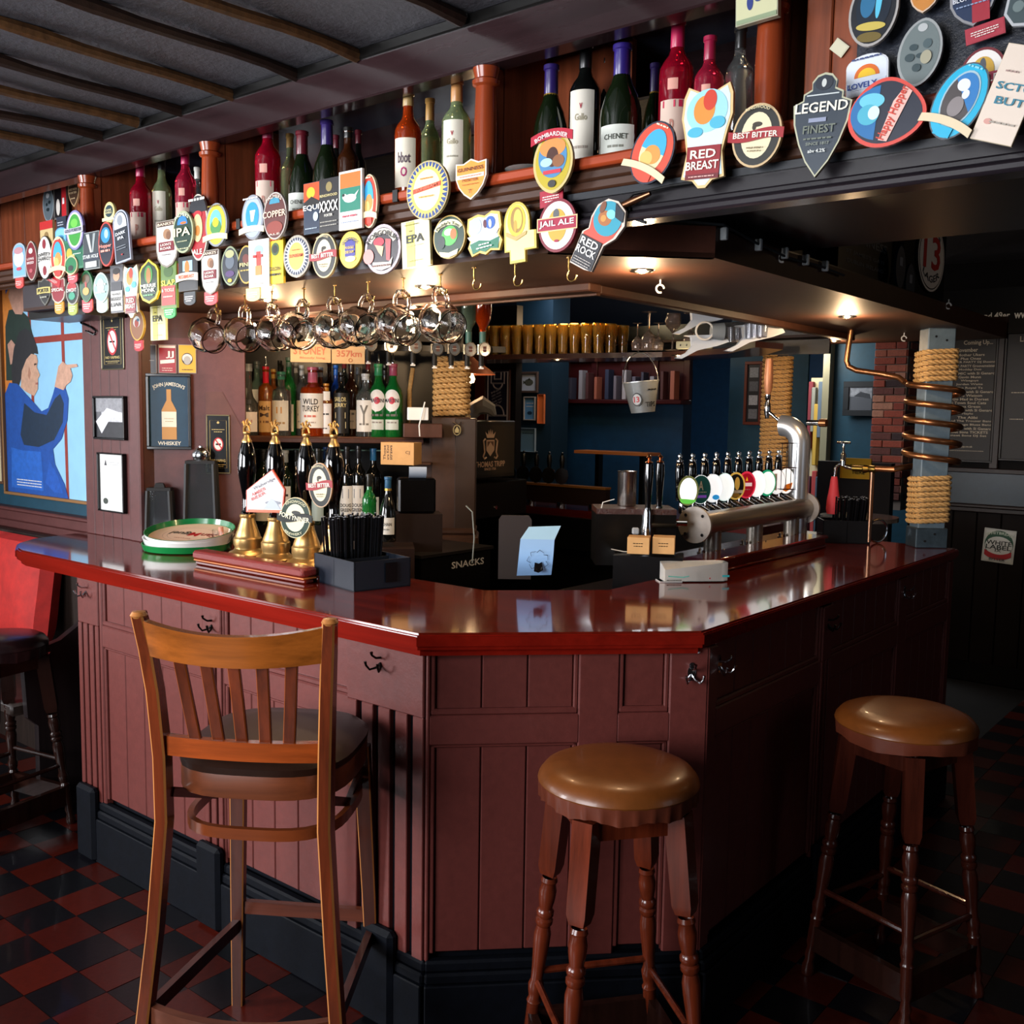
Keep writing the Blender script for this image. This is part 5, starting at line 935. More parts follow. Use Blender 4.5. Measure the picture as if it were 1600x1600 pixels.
clip('pale printed plate with blue figures hanging on the right column', 1187, 12, 66, 50, -2, .165, 'rect', '#a8a890', '#c8c8a0', [('e', -.3, .3, .15, .5, '#2c3c7c'), ('e', .1, .5, .2, .3, '#3c4c7c'), ('r', 0, -.8, .95, .14, '#8c9c7c')], th=.014, inset=.96)
t = clip('small white diamond card on the wooden boards', 1312, 75, 26, 20, 42, .232, 'rect', '#ccc8ac', '#d0ccb0', [], th=.002, name='card')
# clips mounted on the hand pumps
def pclip(label, x, y, z, w, h, yaw, roll, *a, **k):
    return clip(label, 0, 500, 0, 0, 0, 1, *a, M=T(x, y, z) @ rotm(rz=yaw) @ Matrix.Rotation(R(roll), 4, 'Y'), sz=(w, h), group='clips on the hand pumps', **k)
pclip('white angular clip with AMBER lettering on the second hand pump', -1.10, .388, CT+.262, .083, .075, R(15), -2, 'kite', '#c84c34', '#ece8e6', [('t', -.0, .35, .6, .1, '#5c5c64', 'Waiheridge', 0, 22), ('t', -.3, .0, .4, .08, '#b85048', 'AMBER', 0, 22), ('t', -.3, -.2, .4, .07, '#b85048', 'BEER', 0, 22), ('e', .4, -.5, .4, .1, '#7c8088'), ('p', [(-.1, -.8), (.3, -.3), (.5, -.4), (.8, -.8)], '#a8b0bc'), ('r', 0, -.88, .88, .06, '#d85c34')], inset=.94)
pclip('round green rimmed clip reading FORTYNINER on the third hand pump', -.94, .388, CT+.185, .057, .068, R(20), 4, 'oval', '#c8bc94', '#24382c', [('e', 0, 0, .66, .68, '#e6dcb8'), ('e', .05, .25, .3, .1, '#3c3c38'), ('t', 0, .8, .7, .07, '#c8c4a0', 'RINGWOOD', 1.3), ('b', .0, .17, 1.16, '#22241f', .1, 's'), ('t', 0, .0, 1.0, .12, '#ece4c8', 'FORTYNINER', -.3, -6), ('t', 0, -.8, .6, .06, '#c8c4a0', 'BREWERY', -1.2)], inset=.95)
pclip('oval red ribboned BEST BITTER clip on the fourth hand pump', -.815, .388, CT+.30, .043, .072, R(20), -4, 'oval', '#c0a080', '#23231f', BB, inset=.92)
# tins and plates on the recess wall
for px, lb, c1, art in ((231, 'dark picture tile with an amber bottle above the whiskey sign', '#2c2a2c', [('e', -.2, -.1, .16, .5, '#c87c34'), ('t', .4, -.1, .35, .04, '#a8a4a0', '~')]), (262, 'red tin plate marked JJ above the whiskey sign', '#a0242c', [('r', 0, .85, .9, .08, '#e0d8cc'), ('t', .3, .3, .45, .25, '#f0e8e0', 'JJ'), ('p', [(-.8, -.1), (.8, .0), (.8, -.25), (-.8, -.35)], '#f0e4dc'), ('t', 0, -.65, .6, .04, '#e8c8c0', '~'), ('t', 0, -.8, .6, .04, '#e8c8c0', '~')]), (293, 'yellow tin plate with black and white face shape', '#d8a82c', [('e', 0, .0, .62, .42, '#2c2c28'), ('e', 0, .05, .56, .3, '#dcd8d0'), ('e', 0, -.1, .4, .3, '#a8a8a4'), ('t', 0, -.75, .6, .05, '#6c5418', '~')])):
    l_ = onw(px, 561); a_ = onw(px-14, 561); clip(lb, px, 561, 0, 0, 0, 1, 'rect', '#8c8880', c1, art, th=.005, inset=.93, name='tin_plate', group='small tin plates', M=WM @ T(l_.x, 0, l_.z), sz=(l_.x-a_.x, .057))
# ================================================================== bottles
PROF = {  # (radius, height) fractions of r and h
 'wine': [(0, 0), (.93, 0), (1, .015), (1, .60), (.97, .645), (.8, .69), (.5, .74), (.40, .78), (.37, .86), (.36, .96), (.42, .965), (.42, .99), (.36, 1), (0, 1)],
 'burg': [(0, 0), (.93, 0), (1, .015), (1, .38), (.96, .46), (.78, .58), (.52, .68), (.38, .76), (.34, .88), (.34, .955), (.42, .96), (.42, .985), (.36, 1), (0, 1)],
 'spirit': [(0, 0), (.94, 0), (1, .02), (1, .60), (.95, .66), (.7, .72), (.42, .77), (.38, .82), (.37, .94), (.42, .95), (.42, 1), (0, 1)],
 'square': [(0, 0), (.97, 0), (1, .02), (1, .66), (.9, .71), (.5, .745), (.38, .77), (.36, .92), (.42, .93), (.42, 1), (0, 1)],
 'martini': [(0, 0), (.93, 0), (1, .02), (1, .5), (.98, .58), (.8, .66), (.5, .73), (.37, .79), (.34, .96), (.42, .965), (.4, 1), (0, 1)],
 'round': [(0, 0), (.8, 0), (.97, .04), (1, .2), (.98, .36), (.8, .46), (.45, .54), (.34, .62), (.3, .94), (.36, .95), (.36, 1), (0, 1)]}
GL = dict(
 rose=mat('#c41434', .03, trans=.72, coat=.5), roseclear=mat('#dc3054', .03, trans=.75, coat=.5), green=mat('#14200f', .06, trans=.35, coat=.8), dark=mat('#0b0d0c', .06, coat=1.), pale=mat('#b8cc98', .04, trans=.75, coat=.4),
 amber=mat('#b84010', .04, trans=.6, coat=.5), clear=mat('#eef4f2', .02, trans=.95, coat=.3), whisky=mat('#a85a18', .04, trans=.6, coat=.5), mgreen=mat('#1e8a3c', .05, trans=.55, coat=.5), blue=mat('#2050b0', .05, trans=.5, coat=.5), brown=mat('#3a1c0c', .06, trans=.3, coat=.6), teal=mat('#a0c8b8', .03, trans=.85, coat=.3))
def wraptext(q, st, r_, a0, z, w, h, m):
    vs, fs = text_data(st) if st != '~' else ([], [])
    if st == '~':
        k = -w/2; random.seed(int(z*1e4)); 
        while k < w/2:
            l = h*random.uniform(1, 3)
            pts = [(k, -h/2), (min(k+l, w/2), -h/2), (min(k+l, w/2), h/2), (k, h/2)]; q.add([(r_*cos(a0+x/r_), r_*sin(a0+x/r_), z+zz) for x, zz in pts], [(0, 1, 2, 3)], m); k += l+h*.5
        return
    q.add([(r_*cos(a0+vx*w/r_), r_*sin(a0+vx*w/r_), z+vy*h) for vx, vy in vs], fs, m)
def bottle(label, M, kind, r_, h, glass, cap=None, labels=(), group=None, capz=.86, pour=False, name='wine_bottle', n=20):
    t = thing(name, label, 'bottle', M=M, group=group); P = PROF[kind]
    q = MB(); q.lathe([(a*r_, b*h) for a, b in P], GL[glass], n); q.build('glass_body', t)
    if cap:
        q = MB(); rr = [a for a, b in P if b >= .8]
        q.lathe([(r_*.39, h*capz), (r_*.41, h*(capz+.005)), (r_*.39, h*.955), (r_*.46, h*.962), (r_*.46, h*1.0), (r_*.4, h*1.004), (0, h*1.004)] if kind != 'round' else [(r_*.36, h*capz), (r_*.36, h*1.003), (0, h*1.003)], mat(cap, .35, coat=.2), 16)
        if kind in ('burg',) and cap != '#1a1a1c': q.lathe([(r_*.45, h*(capz-.03)), (r_*.42, h*capz+.001), (r_*.4, h*(capz-.03))], mat('#b8923c', .3, metal=.6), 16)
        q.build('cap', t)
    if pour:
        q = MB(); q.lathe([(.004, h), (.006, h+.01), (.0035, h+.015), (.0025, h+.045), (0, h+.046)], CHROME, 8); q.build('pourer', t)
    for lb in labels:   # (z0, z1, half angle, colour, [texts])
        z0, z1, ha, c1, tx = lb; q = MB(); m = 14; R1 = r_*1.012; vs = []
        for k in range(m+1):
            a = -pi/2-ha+2*ha*k/m; vs += [(R1*cos(a), R1*sin(a), z0*h), (R1*cos(a), R1*sin(a), z1*h)]
        q.add(vs, [(2*k, 2*k+2, 2*k+3, 2*k+1) for k in range(m)], mat(c1, .45))
        for (tz, tw, th_, tc, st, *da) in tx:
            if st == 'DISC':
                RR_ = R1+(.0003 if tw > .5 else .0008); vv = []
                for k_ in range(17): b_ = pi*k_/16; vv += [(RR_*cos(-pi/2-tw*cos(b_)), RR_*sin(-pi/2-tw*cos(b_)), tz*h-th_*h*sin(b_)), (RR_*cos(-pi/2-tw*cos(b_)), RR_*sin(-pi/2-tw*cos(b_)), tz*h+th_*h*sin(b_))]
                q.add(vv, [(2*k_, 2*k_+2, 2*k_+3, 2*k_+1) for k_ in range(16)], mat(tc, .45)); continue
            wraptext(q, st, R1+.0013, -pi/2+(da[0] if da else 0), tz*h, tw*r_, th_*h, mat(tc, .45))
        q.build('paper_label', t)
    return t
CRM = '#ddd2ae'
LBL = dict(
 rose=[(.0, .40, .8, '#d0b8a8', [(.37, 1.2, .05, '#b82848', '~'), (.2, .25, .12, '#b07868', 'P')]), (.47, .55, .3, '#dca090', [])],
 chenet=[(.05, .3, .9, '#dfe4da', [(.2, 1.2, .045, '#4a4e44', 'CHENET'), (.12, .8, .02, '#8a8c80', '~')])],
 gallo=[(.06, .62, .75, '#e2decc', [(.5, .2, .04, '#a83040', 'v'), (.43, .8, .05, '#b4ac90', 'Gallo'), (.3, .8, .015, '#9a9684', '~')])],
 abbot=[(.1, .55, .9, '#e4dcc8', [(.37, 1.0, .1, '#5a4a54', 'bbot'), (.24, .5, .09, '#b01c68', 'O')])],
 redw=[(.1, .62, .85, '#dcd6c8', [(.5, .2, .04, '#a83040', 'v'), (.42, .8, .05, '#a09880', 'Gallo'), (.2, .9, .02, '#a89c90', '~')])])
SHZ = 2.192
def gb(px, top, Y, wpx, kind, glass, cap, lab, label, capz=.86, group='wine bottles on the gantry shelf'):
    p = on(px, top, 'y', Y); h = p.z-SHZ; u, v, d = pj((p.x, Y, SHZ+.1)); r_ = wpx/2/FPX*d
    a = atan2(CAM.x-p.x, -(CAM.y-Y))
    bottle(label, T(p.x, Y, SHZ) @ rotm(rz=a*.6), kind, r_, h, glass, cap, LBL.get(lab, ()), group, capz)
gb(219, 252, .30, 34, 'wine', 'rose', '#a01848', 'rose', 'pink wine bottle with crimson cap, leftmost on the gantry shelf', .82)
gb(252, 246, .36, 30, 'wine', 'pale', '#101214', 'gallo', 'pale green wine bottle with black cap between two pink ones', .86)
gb(289, 231, .30, 32, 'wine', 'roseclear', '#b81e54', 'rose', 'pink wine bottle left of the second column', .82)
gb(308, 262, .42, 22, 'wine', 'clear', '#d8d8d0', None, 'clear bottle half hidden behind the second column')
gb(418, 183, .29, 40, 'wine', 'rose', '#8c1c40', 'rose', 'deep pink wine bottle right of the second column', .8)
gb(453, 210, .40, 28, 'wine', 'pale', '#b08c50', None, 'pale bottle with tan cap behind the deep pink one')
gb(472, 206, .31, 44, 'burg', 'green', '#5c1420', 'chenet', 'dark green round bottle with burgundy foil and cream label', .72)
gb(511, 189, .30, 46, 'burg', 'green', '#2c1c5c', None, 'dark green round bottle with purple foil behind the black card clip', .72)
gb(525, 212, .42, 24, 'wine', 'dark', '#501420', None, 'dark bottle with maroon foil behind the purple foiled one')
gb(544, 200, .33, 34, 'spirit', 'brown', '#141210', 'chenet', 'brown bottle with black cap and cream neck band', .88)
gb(560, 204, .44, 24, 'wine', 'dark', '#5c1824', None, 'dark bottle with red foil behind the brown bottle')
gb(638, 143, .27, 42, 'wine', 'amber', '#a88c5c', 'abbot', 'amber spirit bottle with purple neck band and cream label', .86)
gb(672, 155, .38, 34, 'wine', 'pale', '#b88c4c', None, 'pale green bottle with tan cap between the amber and white wine bottles', .8)
gb(714, 125, .28, 46, 'wine', 'pale', '#b8824c', 'gallo', 'white wine bottle with tan cap and long cream label by the column', .8)
gb(862, 103, .29, 54, 'burg', 'green', '#2a1c5c', None, 'round dark bottle with purple foil behind the airman clip', .74)
gb(916, 66, .33, 50, 'wine', 'dark', '#0c0c0e', 'redw', 'tall black wine bottle with a cream label', .8)
gb(948, 92, .44, 28, 'wine', 'dark', '#0c0c0e', None, 'black bottle behind the round purple foiled one', .8)
gb(973, 71, .28, 66, 'burg', 'green', '#2a1c6c', 'chenet', 'big round green bottle with purple foil and cream label reading CHENET', .72)
gb(1024, 100, .40, 36, 'burg', 'green', '#241848', None, 'dark green bottle with purple foil behind the large pink bottle', .74)
gb(1060, 30, .31, 54, 'wine', 'rose', '#b01c4c', 'rose', 'largest pink wine bottle with crimson cap', .79)
gb(1110, 58, .28, 46, 'wine', 'roseclear', '#94183c', 'rose', 'pink wine bottle behind the icy blue RED BREAST clip', .79)
gb(1158, 42, .33, 44, 'wine', 'clear', '#141414', None, 'clear bottle with black cap beside the right column', .82)
# flat saucers / clear dish on the shelf edge
t = MB(); t.lathe([(0, 0), (.04, 0), (.055, .006), (.053, .007), (.04, .002), (0, .002)], mat('#aab2b0', .1, trans=.6), 28); t.lathe([(0, -.014), (.012, -.014), (.012, 0), (0, 0)], WHITE, 12, x=-.02); o = t.build('glass_dish'); o.location = (.155, .21, SHZ+.001); tag(o, 'shallow clear dish on the shelf edge right of the orange shield clip', 'dish')
# ================================================================== back bar (set at an angle behind the hand pumps)
BA = R(46.8); BM = T(-1.982, .925, 0) @ rotm(rz=BA)
def bl(px): return (px-380)/270*.755
bb = thing('back_bar', 'brown painted back bar with one bottle shelf and dark wine niche', 'shelving', M=BM)
q = MB(); q.box(-.22, .79, -.01, .30, 1.482, 1.507, mat('#5a3a2a', .35, grain='x', var=.3), b=.004); q.box(-.22, .79, -.015, .0, 1.478, 1.5, BROWN, b=.003); q.build('bottle_shelf', bb)
q = MB(); q.box(-.3, .95, .33, .35, .9, 2.05, mat('#0c0b0c', .3)); q.box(-.3, .95, .0, .02, 1.93, 2.0, mat('#1c1210', .4)); q.build('rear_panel', bb, False)
q = MB(); q.box(-.25, .62, -.02, .33, .86, 1.115, mat('#0c0a0a', .3)); q.build('lower_cupboard', bb, False)
q = MB(); q.box(.0, .70, .1, .32, 1.44, 1.446, mat('#88a898', .1, trans=.5)); q.build('glass_strip', bb, False)
q = MB()   # left cheek with sloping edge, faces the room
X = [onw(x, y) for x, y in ((321, 612), (347, 612), (378, 668), (381, 690), (383, 850), (321, 850))]
q.face([(p.x, p.z) for p in X], -.002, mat('#5a342c', .42, var=.15), WM, t=-.03); o = struct('trim_7', q, None, False)
random.seed(11)
BN = 'spirit bottles on the back bar shelf'
def sb(px, top, row, wpx, kind, glass, cap, labels, label, capz=.86, pour=False, z=1.507, name='spirit_bottle', group=BN, n=18):
    x = bl(px); y = (.035, .11, .19)[row]; w = BM @ Vector((x, y, z)); u, v, d = pj(w); x += (px-u)/FPX*d; w = BM @ Vector((x, y, z)); u, v, d = pj(w)
    h = (v-top)/FPX*d; r_ = wpx/2/FPX*d
    bottle(label, T(w.x, w.y, z) @ rotm(rz=R(38)), kind, r_, h, glass, cap, labels, group, capz, pour, name, n)
W_ = '#e4e2da'; T_ = [(.3, 1.2, .03, '#6a6460', '~'), (.2, 1, .02, '#8a8480', '~')]
sb(333, 568, 1, 20, 'square', 'whisky', '#b81828', [(.1, .5, .8, W_, T_)], 'whisky bottle with red cap, leftmost on the back bar')
sb(350, 567, 1, 20, 'square', 'whisky', '#c01a2c', [(.1, .5, .8, W_, T_)], 'whisky bottle with red cap, second from the left')
sb(367, 572, 0, 24, 'spirit', 'clear', '#c41c30', [(.3, .55, .8, '#c8c4b0', T_)], 'clear bottle with red neck and steel pourer', .8, True)
sb(378, 582, 2, 18, 'square', 'brown', '#c02030', [], 'brown bottle with red cap behind the clear one')
sb(389, 570, 0, 34, 'round', 'clear', '#9aa0a4', [(.05, .33, 1.1, '#e8e0dc', [(.2, 1.2, .04, '#c89c94', '~')]), (.44, .5, .5, '#20242c', [])], 'clear round bottle with white base label at the left of the front row', .9)
sb(402, 566, 1, 24, 'wine', 'teal', '#505c5c', [(.2, .62, .8, '#e0e4e0', T_)], 'pale teal bottle with grey cap and white label', .9)
sb(416, 574, 0, 24, 'square', 'whisky', '#c81c34', [(.05, .5, .9, '#c8a068', [(.4, 1.5, .07, '#3a2418', 'Malt'), (.3, 1.2, .06, '#3a2418', 'M'), (.2, 1.2, .03, '#6a4428', '~')])], 'amber bottle with red cap and tan label reading Malt', .76, True)
sb(428, 578, 1, 18, 'square', 'whisky', '#c8a050', [(.1, .5, .9, '#e0d0a0', T_)], 'small amber bottle with gold cap')
sb(440, 582, 0, 30, 'square', 'clear', '#3c8c6c', [(.08, .55, 1.0, '#e0dcd0', [(.4, .6, .1, '#c89040', '~'), (.2, 1.2, .03, '#a88858', '~')])], 'wide clear bottle with green cap and painted label', .88)
sb(452, 560, 1, 22, 'spirit', 'mgreen', '#5c7468', [(.05, .4, .9, W_, T_)], 'bright green tall spirit bottle left of the whisky with white label', .88)
sb(472, 572, 1, 18, 'square', 'clear', '#c4ccd0', [(.1, .5, .9, '#d8c8a8', T_)], 'clear square bottle with silver cap')
sb(489, 575, 0, 38, 'square', 'amber', '#d86878', [(.12, .62, 1.15, '#eae6de', [(.5, 1.3, .085, '#2c2624', 'WILD'), (.4, 1.5, .085, '#2c2624', 'TURKEY'), (.29, 1.1, .03, '#c86858', '~'), (.2, .9, .02, '#a89890', '~')])], 'bourbon bottle with pink neck and white label reading WILD TURKEY', .78)
sb(501, 575, 1, 20, 'square', 'whisky', '#b8bcc0', [(.5, .7, .9, '#e0d8b8', [])], 'amber bottle with silver cap behind the bourbon')
sb(510, 600, 0, 20, 'square', 'whisky', '#d89030', [(.05, .62, 1.1, '#e6e4e4', [(.42, 1.2, .03, '#20242c', '~'), (.15, .7, .02, '#20242c', '~')]), (.68, .85, .8, '#e8e4dc', [])], 'small bottle with orange top and white label')
sb(525, 572, 1, 17, 'spirit', 'blue', '#2c6cc8', [(.2, .5, .8, '#c0c8d8', T_)], 'slim blue spirit bottle in the second row')
sb(534, 583, 0, 26, 'square', 'dark', '#1a1612', [(.05, .68, 1.1, '#14120f', [(.58, 1.5, .07, '#d0c088', 'SAILOR'), (.48, 1.6, .08, '#d0c088', 'JERRY'), (.33, 1.3, .09, '#c8b478', '~'), (.18, 1.4, .1, '#d0c088', '~')])], 'black bottle covered in gold lettering', .86)
sb(549, 566, 1, 22, 'wine', 'brown', '#2c1c14', [(.1, .35, .9, '#d0c4b8', T_)], 'brown bottle right of the gold lettered black one')
sb(560, 575, 2, 24, 'round', 'clear', '#6c7074', [(.1, .4, .8, W_, T_)], 'round clear bottle behind the tree label bottle', .9)
sb(571, 585, 0, 30, 'wine', 'clear', '#d0d4d4', [(.08, .58, .95, '#e6e4de', [(.35, .9, .3, '#6c6860', 'Y'), (.2, 1, .03, '#7c7870', '~')])], 'clear bottle with a leafless tree drawn on its label', .9)
sb(575, 562, 2, 18, 'wine', 'brown', '#7c2428', [], 'dark bottle with maroon neck')
ML = [(.49, .51, .2, '#e8e6e2', [(.5, .85, .15, '#e8e6e2', 'DISC'), (.5, .3, .05, '#d03048', 'DISC'), (.5, 1.5, .055, '#10142c', 'MARTINI')]), (.1, .24, .7, '#c8d0c8', T_)]
sb(591, 570, 0, 31, 'martini', 'mgreen', '#2c8c5c', ML, 'left of two green bottles with white oval labels reading MARTINI', .84, True)
sb(614, 570, 0, 31, 'martini', 'mgreen', '#a84868', ML, 'right of two green bottles with white oval labels reading MARTINI', .84, True)
for k, (px, top, wp) in enumerate(((342, 585, 16), (438, 565, 16), (463, 568, 16), (515, 566, 16), (538, 560, 18), (601, 572, 18))): sb(px, top, 2, wp, 'square', ('whisky', 'green', 'clear', 'brown', 'green', 'dark')[k], ('#c8a050', '#202020', '#c0c4c8', '#282018', '#6c2028', '#141414')[k], [], ('small amber bottle in the back row, far left', 'green bottle in the back row with black cap', 'clear bottle in the back row with silver cap', 'brown bottle in the back row behind the small orange topped one', 'green bottle in the back row with maroon cap', 'dark bottle in the back row between the two green labelled bottles')[k])
# wine bottles in the niche below
WN = 'wine bottles in the niche under the bottle shelf'
wl_ = [(.12, .5, .9, W_, [(.4, .9, .12, '#7a8088', '~'), (.25, 1.5, .045, '#1c1c1c', 'DOUG'), (.19, 1.5, .045, '#1c1c1c', 'GREEN')])]
for k, (px, top, row, wp, gl, cap, lab, lb) in enumerate([
 (398, 704, 1, 24, 'dark', '#15181c', [(.1, .5, .9, W_, T_)], 'dark wine bottle behind the first hand pump'), (412, 702, 0, 26, 'green', '#12161a', [(.05, .35, 1.1, '#dcdcd0', T_)], 'dark green wine bottle between the first two hand pumps'),
 (428, 703, 1, 22, 'dark', '#20242c', [], 'dark wine bottle behind the second hand pump'), (446, 704, 0, 26, 'green', '#8c9498', [(.1, .52, .9, W_, [(.4, 1.2, .03, '#2c2c2c', '~'), (.3, 1.2, .03, '#2c2c2c', '~')])], 'wine bottle with a silver foil between the second and third pumps'),
 (463, 703, 1, 22, 'dark', '#14181c', [], 'dark wine bottle behind the third hand pump'), (480, 705, 2, 20, 'dark', '#1c2028', [], 'dark wine bottle deep in the niche'), (497, 701, 0, 26, 'green', '#181c1c', [(.05, .5, .9, '#a8b8b0', [(.3, 1.2, .15, '#7c948c', '~')])], 'wine bottle with grey-green label right of the third pump'),
 (510, 699, 1, 22, 'dark', '#1c3c6c', [], 'dark wine bottle with blue foil'), (522, 703, 2, 20, 'dark', '#181818', [], 'dark wine bottle behind the fourth pump'), (542, 698, 0, 24, 'dark', '#16161a', wl_, 'left of two black bottles with landscape labels reading DOUG GREEN'),
 (560, 697, 0, 24, 'dark', '#16161a', wl_, 'right of two black bottles with landscape labels reading DOUG GREEN'), (583, 701, 1, 26, 'dark', '#2c6c9c', [(.1, .35, .9, '#dcdcd0', T_)], 'tall black bottle with blue cap left of the cardboard box')]):
    sb(px, top, row, wp, 'wine', gl, cap, lab, lb, .84, False, 1.115, 'wine_bottle', WN, 16)
for px, top, base, dd, wp, kind, gl, cap, lab, lb in [(577, 741, 846, 3.85, 22, 'wine', 'mgreen', '#1c1c14', [(.1, .4, .9, W_, [])], 'small green wine bottle above the straws'), (606, 745, 846, 3.85, 26, 'burg', 'dark', '#2c5c84', [(.12, .38, 1.0, '#dcdcd4', [(.28, 1.2, .05, '#5c5c58', 'CHAN'), (.2, .8, .02, '#8c8c84', '~')])], 'black bottle with blue cap and white label right of the straws')]:
    w = at(px, base, dd); h = (base-top)/FPX*dd; bottle(lb, T(w.x, w.y, w.z) @ rotm(rz=R(38)), kind, wp/2/FPX*dd, h, gl, cap, lab, 'bottles right of the straw box', .82)
w = at(606, 850, 3.9); q = MB(); q.box(-.16, .1, -.12, .12, -.25, -.003, mat('#2a1a14', .4)); o = q.build('low_cabinet', None, False); o.matrix_local = T(w.x, w.y, w.z) @ rotm(rz=BA); tag(o, 'low dark cabinet under the bottles right of the straw box', 'cabinet')
# wooden signs
q = MB(); a = at(455, 537, 4.05); 
t = thing('wooden_sign', 'pale wooden sign with handwriting hanging behind the glass mugs', 'sign', M=T(at(512, 552, 4.0)) @ rotm(rz=R(44)))
q = MB(); q.box(-.147, .012, 0, .006, -.037, .034, mat('#9a8262', .8, grain='x', var=.15)); q.box(.016, .147, 0, .006, -.040, .030, mat('#9a8262', .8, grain='x', var=.15)); q.build('board', t, False)
q = MB(); INK = mat('#8c4a34', .6); q.text('STONEY', -.07, .009, .13, .032, INK, -.001); q.text('Bloody long', -.06, -.02, .1, .01, INK, -.001); q.text('357km', .085, .0, .1, .026, INK, -.001); q.tube([(.09+.007*cos(2*pi*k/12), -.001, -.026+.007*sin(2*pi*k/12)) for k in range(12)], .001, INK, 4, closed=True); q.build('handwriting', t, False)
# optics
OPG = 'spirit measures in a row under the canopy'
def optic(label, M, bott):
    t = thing('optic', label, 'spirit measure', M=M, group=OPG)
    q = MB(); q.face(ell(.026, .030, 20), 0, mat('#15161a', .2), t=.008); q.face(ell(.022, .026, 20), -.0085, mat('#50575e', .15, coat=.4), t=.002); q.build('dial', t)
    q = MB(); q.face(rect(.014, .024), -.0108, mat('#4c2420', .4)); q.text('~', 0, .0, .02, .002, WHITE, -.0112); q.build('printed_label', t, False)
    q = MB(); q.cyl(-.012, .012, -.07, -.01, .011, MATBLACK, n=12); q.box(-.03, -.018, .0, .03, -.02, .02, mat('#9aa0a4', .2, metal=1.)); q.cyl(-.012, .012, -.078, -.068, .006, mat('#d8dcdc', .3), n=10); q.box(-.022, -.002, .005, .02, -.082, -.076, WHITE); q.build('dispenser', t)
    q = MB(); q.lathe([(0, .03), (.011, .03), (.012, .07), (.014, .09), (.036, .13), (.038, .24), (0, .24)], GL[bott], 16, -.005, .03); q.cyl(-.005, .03, .026, .075, .0135, mat('#3c6c68', .4), n=12); q.build('upturned_bottle', t)
    return t
ol = ['leftmost, over the wooden sign', 'second, over the right half of the sign', 'third, left of the two green bottles', 'fourth, above the green bottles', 'fifth, left of the rope column', 'sixth, at the left side of the rope column', 'seventh, over the rope column', 'eighth, right of the rope column top', 'ninth and rightmost, beside the pint glasses tinted with warm light']
for k, (px, py) in enumerate(((497, 536), (540, 537), (580, 538), (612, 540), (650, 541), (684, 545), (710, 545), (735, 546), (757, 546))):
    d = 4.22; optic('round spirit measure '+ol[k], T(at(px, py, d)) @ rotm(rz=R(48)), ('clear', 'dark', 'clear', 'green', 'clear', 'dark', 'clear', 'teal', 'amber')[k])
q = MB(); a = at(480, 560, 4.27); b = at(790, 566, 4.27); q.box(0, (b-a).length, 0, .015, -.0, .025, BLACKW); o = q.build('optic_rail', None, False); dd = b-a; o.matrix_local = T(at(480, 546, 4.27)) @ rotm(rz=atan2(dd.y, dd.x)); tag(o, 'black rail carrying the spirit measures', 'rail')
# central rope column on its stepped casing
CX, CY = -1.42, 1.66
rc = thing('column_casing', 'brown stepped timber casing under the central rope column', 'column', (CX, CY, 0), R(40))
BRC = mat('#4a3124', .42, var=.15)
q = MB(); q.box(-.085, .085, -.085, .085, 0, 1.60, BRC, b=.004); q.box(.02, .115, -.09, .09, .9, 1.595, mat('#3a291f', .4), b=.004); q.build('post_casing', rc, False)
q = MB(); F = rotm(rx=0); st_ = [(-.085, 1.52), (-.11, 1.52), (-.11, 1.49), (-.13, 1.49), (-.15, 1.46), (-.15, 1.43), (-.17, 1.43), (-.17, 1.0), (-.085, 1.0)]
q.face(st_, -.06, BRC, t=-.03); q.build('scrolled_bracket', rc, False)
q = MB(); q.box(-.30, -.08, -.16, .04, 1.385, 1.397, BRC, b=.004); q.box(-.16, -.13, -.02, .0, 1.1, 1.385, BRC); q.build('side_shelf', rc, False)
q = MB(); q.box(-.13, .13, -.12, .11, .8, 1.07, BRC, b=.01); q.box(-.11, .12, -.105, .11, 1.07, 1.10, BRC, b=.01); q.build('pedestal', rc, False)
rope_thing('rope_wrap', 'rope wound round the central column behind the straw box', CX, CY, 1.60, 1.86, .062, .062, R(40), .0125, 'rope columns', per=84)
q = MB(); q.box(-.05, .05, -.05, .05, 1.8, 2.0, BLACKW); o = q.build('column_top', None, False); o.matrix_local = T(CX, CY, 0) @ rotm(rz=R(40)); tag(o, 'black top of the central column above the rope', 'column')
t = MB(); t.tube([(-.0, 0, .0), (-.01, -.01, -.1), (-.02, -.0, -.2), (-.03, 0, -.26)], .010, ROPE, 8); o = t.build('hanging_rope'); o.location = at(645, 575, 4.5); tag(o, 'loose end of rope hanging beside the green bottles', 'rope')
w = at(651, 642, 4.35); q = MB(); q.box(-.04, .05, -.04, .04, 0, .055, WHITE, b=.002); o = q.build('white_box', None, False); o.matrix_local = T(w.x, w.y, w.z-.04) @ rotm(rz=BA); tag(o, 'small white box at the right end of the bottle shelf', 'box')
q = MB(); q.box(-.07, .1, -.05, .08, 0, .062, BROWN, b=.003); o = q.build('shelf_block', None, False); w = at(655, 662, 4.4); o.matrix_local = T(w.x, w.y, 1.508) @ rotm(rz=BA); tag(o, 'brown wooden block under the small white box', 'block')
t = MB(); p0 = at(661, 640, 4.3); t.tube([at(x, y, 4.3) for x, y in ((664, 628), (660, 645), (655, 665), (656, 682))], .003, WHITE, 6); o = t.build('cable'); tag(o, 'white cable looping down beside the white box', 'cable')
